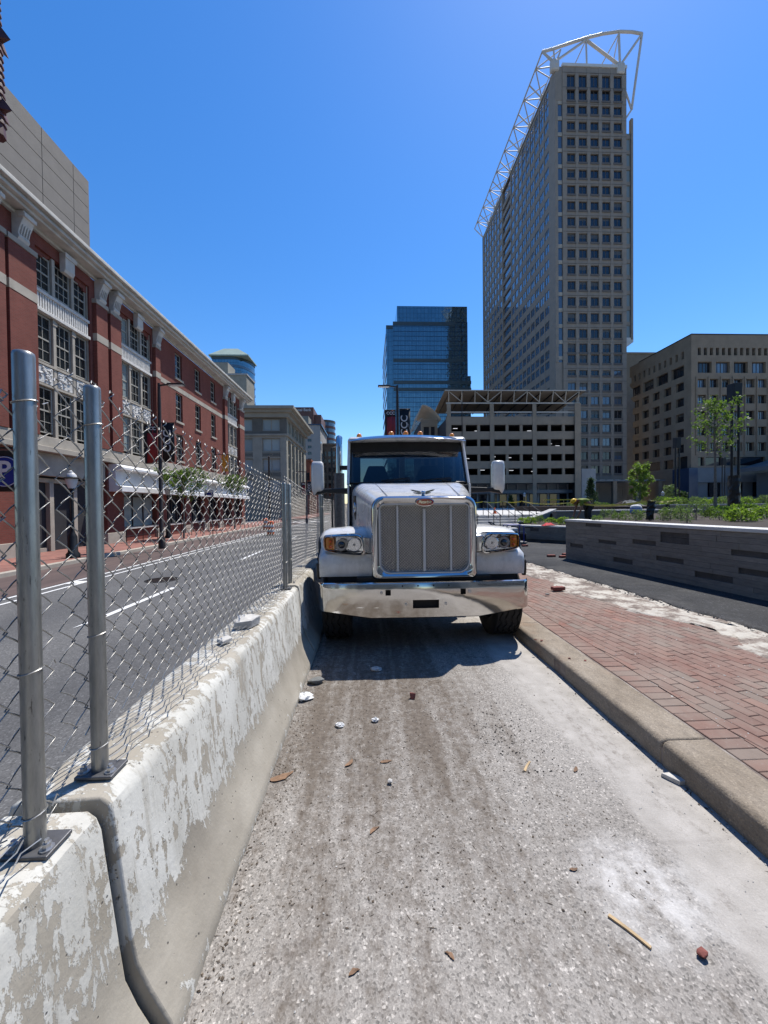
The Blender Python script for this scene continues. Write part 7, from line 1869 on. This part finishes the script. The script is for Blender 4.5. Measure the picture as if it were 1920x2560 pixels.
for a, b in wc:
    inst(wmesh(b-a, zo(412)-zo(590), 'glass_pale', 'stone_olive', 1, 0, .12), 'window', og, (ox-.35, (a+b)/2, zo(590)), (0, 0, ROTZ['E']))
    inst(wmesh(b-a, zo(700)-ZL-4.2, 'glass_old', 'stone_olive', 1, 3, .2), 'window', og, (ox-.35, (a+b)/2, ZL+4.2), (0, 0, ROTZ['E']))
mb = MB(); mb.box(ox-26, ox-.6, oy+.6, oy1-.1, ZL-.1, zo(400)); mb.build('core', M['cabin'], og)
mb = MB(); mb.box(ox-26.2, ox+.25, oy-.25, oy1+.2, zo(640)-.25, zo(640)+.1); mb.build('string_course', M['stone_olive'], og)
mb = MB(); mb.box(ox-26.2, ox+.5, oy-.5, oy1+.4, zo(395), zo(330)); mb.box(ox-26.2, ox+1.1, oy-1.1, oy1+.9, zo(330), zo(290)); mb.box(ox-26.2, ox+1.7, oy-1.7, oy1+1.4, zo(290), zo(250)); mb.build('cornice', M['stone_olive'], og)
# orange brick house
oh = thing('orange_brick_house', 'narrow orange brick house squeezed between taller buildings down the street', 'building', (-18, 110, ZL))
hx = P(781, 1200, 110).x; hz_ = P(771, 1157, 110).z
mb = MB(); mb.box(hx-12, hx, 106, 122, ZL-.1, hz_); mb.build('walls', M['brick_orange'], oh)
mb = MB(); mb.box(hx-12.2, hx+.35, 105.7, 122.2, hz_, hz_+.5); mb.build('cornice', M['brick_orange'], oh)
for k in range(4): mb = MB(); mb.box(hx+.002, hx+.3, 107.2+k*4, 108.0+k*4, ZL, hz_-.2); mb.build('pilaster', M['brick_orange'], oh)
for k in range(3):
    for z in (4, 8.5): mb = MB(); mb.box(hx+.002, hx+.06, 108.8+k*4, 110.6+k*4, z, z+2.6); mb.build('window', M['glass_dark'], oh)
for k in range(2):
    for z in (5, 9): mb = MB(); mb.box(hx-1.2-k*2.2, hx-.2-k*2.2, 105.9, 105.998, z, z+2); mb.build('window', M['glass_dark'], oh)
# pale building with small square windows
pb = thing('pale_square_window_building', 'pale grey building with small square black windows far down the street', 'building', (-24, 170, ZL))
bd = 170.0; bx = P(801, 1100, bd).x; bz = P(790, 1063, bd).z
wz = [P(790, 980+.1688*zy, bd).z for zy in (735, 835, 930, 1025, 1120, 1215)]
facade_grid(pb, frame_of('S', bd), bx-22, bx, ZL-.1, bz, sorted([(bx-3.9-3.7*k-1.65, bx-3.9-3.7*k) for k in range(4)] + [])[:], sorted([(z, z+1.25) for z in wz]), M['pale_wall'], .5, 'front_facade', .01)
for k in range(4):
    for z in wz: inst(wmesh(1.65, 1.25, 'glass_dark', 'iron', 0, 0, .06), 'window', pb, (bx-3.9-3.7*k-.825, bd+.3, z))
mb = MB(); mb.box(bx-21.9, bx-.1, bd+.5, bd+26, ZL-.1, bz-.05); mb.build('core', M['pale_wall'], pb)
mb = MB(); mb.box(bx-22.1, bx+.6, bd-.3, bd+26, bz, bz+.5); mb.build('roof_edge', M['navy'], pb)
mb = MB(); mb.box(bx-12, bx-6, bd+6, bd+14, bz+.5, P(760, 1040, bd+6).z); mb.build('lift_house', M['stone_olive'], pb)
for k in range(7):
    for j in range(6):
        if (k*3+j*5) % 4: mb = MB(); mb.box(bx-.095, bx+.02, bd+1+k*3.4, bd+3.2+k*3.4, 4+j*4.6, 7.6+j*4.6); mb.build('street_window', M['glass_blue' if (k+j) % 2 else 'pale_wall'], pb)
# maroon bank tower with its name
bk = thing('maroon_bank_tower', 'maroon bank tower with pale rooftop lettering in the distance', 'building', (-45, 230, ZL))
kd = 230.0; kx = P(784, 1050, kd).x; kz = P(750, 1018, kd).z
mb = MB(); mb.box(kx-42, kx, kd, kd+30, ZL-.1, kz); mb.build('shaft', M['maroon_wall'], bk)
for j in range(9): mb = MB(); mb.box(kx-41.5, kx-1.2, kd-.06, kd-.002, kz-10.5-j*4, kz-8.6-j*4); mb.build('window_band', M['glass_blue'], bk)
mb = MB(); mb.box(kx+.002, kx+4.2, kd+2, kd+28, ZL-.1, kz-4); mb.build('side_wing', M['maroon_wall'], bk)
tl = P(748, 1025, kd)
text('First National Bank', 'rooftop_lettering', M['letter'], bk, Matrix.Translation((P(778, 1025, kd).x, kd-.15, tl.z)) @ Matrix.Rotation(R(90), 4, 'X'), 2.3, .05, 0, .03, 'RIGHT')
# curved glass tower
cv = thing('curved_glass_tower', 'curved banded tower of blue glass and brown stone beyond the bank', 'building', (-28, 262, ZL))
vx = P(820, 1100, 260).x; vz = P(820, 1053, 260).z; rad = (P(841, 1100, 260).x-P(799, 1100, 260).x)*.62
for j in range(15):
    z1_ = vz-j*3.9
    if z1_ < 3: break
    mb = MB(); mb.lathe([(rad, z1_-1.5), (rad, z1_)], 28, c=(vx-2, 262, 0)); mb.build('stone_band', M['maroon_wall'] if j else M['stone_olive_dark'], cv, smooth=40)
    mb = MB(); mb.lathe([(rad-.25, z1_-3.9), (rad-.25, z1_-1.5)], 28, c=(vx-2, 262, 0)); mb.build('glass_band', M['glass_blue'], cv, smooth=40)
# brown building behind the mirror arm
bw = thing('brown_street_building', 'brown masonry building at the end of the street beside the exhaust stack', 'building', (-17, 185, ZL))
qx0, qx1 = P(815, 1150, 180).x, P(842, 1150, 180).x; qz = P(828, 1113, 180).z
mb = MB(); mb.box(qx0-4, qx1, 180, 205, ZL-.1, qz); mb.build('walls', M['brown_wall'], bw)
mb = MB(); mb.box(qx0-4.3, qx1+.4, 179.6, 205, qz, qz+.8); mb.build('cornice', M['brown_wall'], bw)
for k in range(3):
    for j in range(7): mb = MB(); mb.box(qx1-1.8-k*2.1, qx1-.7-k*2.1, 179.93, 179.998, 3+j*3.7, 5.2+j*3.7); mb.build('window', M['glass_dark'], bw)
# round glass tower with green hipped roof, beige shafts before it
rt = thing('green_roof_tower', 'round blue glass tower with pale green hipped roof above the brick cornice', 'skyscraper', (-70, 205, ZL))
cx = P(584, 1000, 200).x; zE = P(584, 891, 200).z; rr_ = (P(644, 1000, 200).x-P(524, 1000, 200).x)/2
xl_, xr_ = P(530, 1000, 200).x, P(638, 1000, 212).x
def plan(g):
    pts = [(xl_-g, 200-g), (xr_-8, 200-g)]
    pts += [(xr_-8+(8+g)*math.sin(t), 212-(12+g)*math.cos(t)) for t in [R(90*i/9) for i in range(1, 10)]]
    return pts+[(xr_+g, 213+g), (xl_-g, 213+g)]
for j in range(21):
    z1_ = zE-j*4.0
    if z1_-4 < 0: break
    mb = MB(); mb.prism(plan(-.25), 'z', z1_-4, z1_-1.3); mb.build('glass_band', M['mirror'], rt, smooth=30)
    mb = MB(); mb.prism(plan(0), 'z', z1_-1.3, z1_); mb.build('spandrel_ring', M['glass_blue'] if j else M['mirror_band'], rt, smooth=30)
mb = MB(); pa = [(xl_-1, 199), (xr_+.6, 199), (xr_+.6, 214), (xl_-1, 214)]; pc = ((xl_+xr_)/2-1, 207)
mb.rings([[(x, y, zE) for x, y in pa], [(x, y, zE+.6) for x, y in pa], [(pc[0]+(x-pc[0])*.36, pc[1]+(y-pc[1])*.36, zE+5.6) for x, y in pa]]); mb.build('green_roof', M['copper'], rt)
bs = thing('beige_shaft', 'beige service shaft beside the round green-roofed tower', 'building', (-58, 150, ZL))
mb = MB(); mb.box(P(534, 1000, 152).x, P(571, 1000, 152).x, 152, 160, 5, P(555, 906, 152).z); mb.box(P(570, 1000, 150).x, P(617, 1000, 150).x, 150, 160, 5, P(590, 938, 150).z); mb.build('walls', M['stone_olive'], bs)
mb = MB(); mb.box(P(570, 1000, 150).x-.3, P(617, 1000, 150).x+.3, 149.7, 160.3, P(590, 938, 150).z, P(590, 938, 150).z+.6); mb.build('coping', M['pale_wall'], bs)
bs['label'] = 'stepped beige masonry shafts in front of the round green-roofed tower'

# ================================================================ stooping worker behind the wall
def skin_body(name, verts, edges, radii, mat, parent, sub=2):
    me = bpy.data.meshes.new(name); me.from_pydata(verts, edges, []); me.materials.append(mat)
    o = bpy.data.objects.new(name, me); COL.objects.link(o); o.parent = parent
    bm = bmesh.new(); bm.from_mesh(me); ly = bm.verts.layers.skin.verify(); bm.verts.ensure_lookup_table()
    for v, r_ in zip(bm.verts, radii): v[ly].radius = (r_, r_) if not isinstance(r_, tuple) else r_
    bm.verts[0][ly].use_root = True
    bm.to_mesh(me); bm.free()
    o.modifiers.new('skin', 'SKIN').use_smooth_shade = True
    s_ = o.modifiers.new('sub', 'SUBSURF'); s_.levels = sub; s_.render_levels = sub
    return o
wq = P(1452, 1290, 16.5)
pe = thing('person', 'worker in yellow hard hat and lime shirt stooping behind the wall', 'person', (wq.x+.25, 16.5, 0.80))
# local metres, stooping to the left (-x); feet at z=0
V = [(.10, 0, .86), (.02, 0, 1.02), (-.26, 0, 1.07), (-.38, 0, 1.06), (-.46, 0, 1.03),      # 0 pelvis,1 waist,2 chest,3 neck base,4 neck top
     (-.32, .17, 1.02), (-.36, .20, .76), (-.44, .16, .54), (-.48, .14, .45),               # left arm
     (-.32, -.17, 1.02), (-.34, -.22, .74), (-.40, -.18, .52), (-.44, -.16, .43),           # right arm
     (.10, .10, .82), (.06, .12, .46), (.12, .13, .09), (.0, .14, .045),                    # left leg
     (.10, -.10, .82), (.04, -.13, .46), (.14, -.13, .09), (.02, -.14, .045)]
E = [(0, 1), (1, 2), (2, 3), (3, 4), (2, 5), (5, 6), (6, 7), (7, 8), (2, 9), (9, 10), (10, 11), (11, 12), (0, 13), (13, 14), (14, 15), (15, 16), (0, 17), (17, 18), (18, 19), (19, 20)]
RD_ = [.145, .14, .165, .08, .055, .07, .052, .042, .036, .07, .052, .042, .036, .10, .07, .05, .045, .10, .07, .05, .045]
skin_body('body', V, E, RD_, M['skin'], pe)
# shirt: torso and sleeves, slightly larger
skin_body('shirt', [(.06, 0, .95), (.0, 0, 1.02), (-.26, 0, 1.08), (-.35, 0, 1.07), (-.32, .18, 1.03), (-.35, .20, .82), (-.32, -.18, 1.03), (-.34, -.21, .80)], [(0, 1), (1, 2), (2, 3), (2, 4), (4, 5), (2, 6), (6, 7)], [.165, .16, .185, .10, .085, .075, .085, .075], M['hivis'], pe)
skin_body('trousers', [(.10, 0, .88), (.10, .10, .80), (.06, .12, .46), (.12, .13, .10), (.10, -.10, .80), (.04, -.13, .46), (.14, -.13, .10)], [(0, 1), (1, 2), (2, 3), (0, 4), (4, 5), (5, 6)], [.165, .12, .09, .07, .12, .09, .07], M['trouser'], pe)
ORG[pe] = (0, 0, 0)
hdm = MB(); hdm.M = Matrix.Translation((-.54, 0, 1.0)) @ Matrix.Rotation(R(-50), 4, 'Y')
hdm.rings([[(rx*math.cos(t)+ox_, rx*.82*math.sin(t), z) for t in [2*math.pi*i/14 for i in range(14)]] for rx, z, ox_ in ((.03, -.13, -.03), (.065, -.11, -.025), (.085, -.05, -.01), (.095, .02, 0), (.09, .08, 0), (.05, .115, 0))])
hdm.box(-.115, -.085, -.012, .012, -.03, .01); hdm.build('head', M['skin'], pe, smooth=60)
hm = MB(); hm.M = hdm.M
hm.rings([[(rx*math.cos(t)*1.08, rx*.95*math.sin(t), z) for t in [2*math.pi*i/18 for i in range(18)]] for rx, z in ((.15, .035), (.15, .045), (.118, .05), (.115, .09), (.09, .135), (.04, .155))]); hm.build('hard_hat', M['hat'], pe, smooth=50)
for s_ in (-1, 1):
    hnd = MB(); c_ = Vector((-.49 if s_ > 0 else -.45, .135*s_, .41 if s_ > 0 else .39))
    hnd.cbox(c_, .05, .035, .08)
    for k in range(4): hnd.tube([c_+Vector((-.02+.013*k, 0, -.035)), c_+Vector((-.024+.013*k, -.01*s_, -.07)), c_+Vector((-.016+.013*k, -.03*s_, -.085-.004*k))], .0085, 5)
    hnd.tube([c_+Vector((-.025, 0, .01)), c_+Vector((-.05, -.012*s_, -.015)), c_+Vector((-.052, -.028*s_, -.04))], .0095, 5); hnd.build('hand', M['skin'], pe, smooth=60)
    bt = MB(); x = .02 if s_ > 0 else .04; bt.rings([[(x-.13, .09*s_+.0, z*.0+.0) for z in (0,)]*1]) if False else bt.box(x-.14, x+.15, .135*s_-.05, .135*s_+.05, -.02, .09); bt.build('boot', M['trouser'], pe, bevel=.03)
tl_ = thing('hand_tool', 'short-handled tool held by the stooping worker', 'tool', (wq.x-.2, 16.5, .8)); ORG[tl_] = tuple(tl_.location)
mb = MB(); b0 = Vector(pe.location); mb.tube([b0+Vector((-.46, -.14, .42)), b0+Vector((-.56, -.1, .26)), b0+Vector((-.75, -.05, .12))], .015, 6); mb.build('handle', M['wood'], tl_); mb = MB(); mb.box(b0.x-.95, b0.x-.74, b0.y-.11, b0.y+.01, b0.z+.03, b0.z+.13); mb.build('blade', M['iron'], tl_, bevel=.01)
# ================================================================ buildings behind the camera, seen only mirrored in chrome and glass
for nm, lab, x0, x1, y0, y1, h, mat in (('office_block', 'tall slate office block behind the viewpoint on the street side', -60, -15, -75, -30, 46, 'slate'), ('office_block', 'broad slate office block behind the viewpoint on the plaza side', 14, 70, -80, -40, 30, 'slate'), ('slab_block', 'grey slab block closing the street far behind the viewpoint', -14, 13, -130, -110, 50, 'slate')):
    o = thing(nm, lab, 'building', ((x0+x1)/2, y1, ZL))
    MB().box(x0, x1, y0, y1, ZL-.1, h).build('walls', M[mat], o)
    mb = MB(); z = 4
    while z < h-3:
        mb.box(x0+2, x1-2, y1-.02, y1+.05, z, z+1.9); z += 3.7
    tag(mb.build('window_bands', M['glass_dark'], o), kind='stuff')
    MB().box(x0-.3, x1+.3, y0-.3, y1+.3, h, h+.8).build('parapet', M[mat], o)
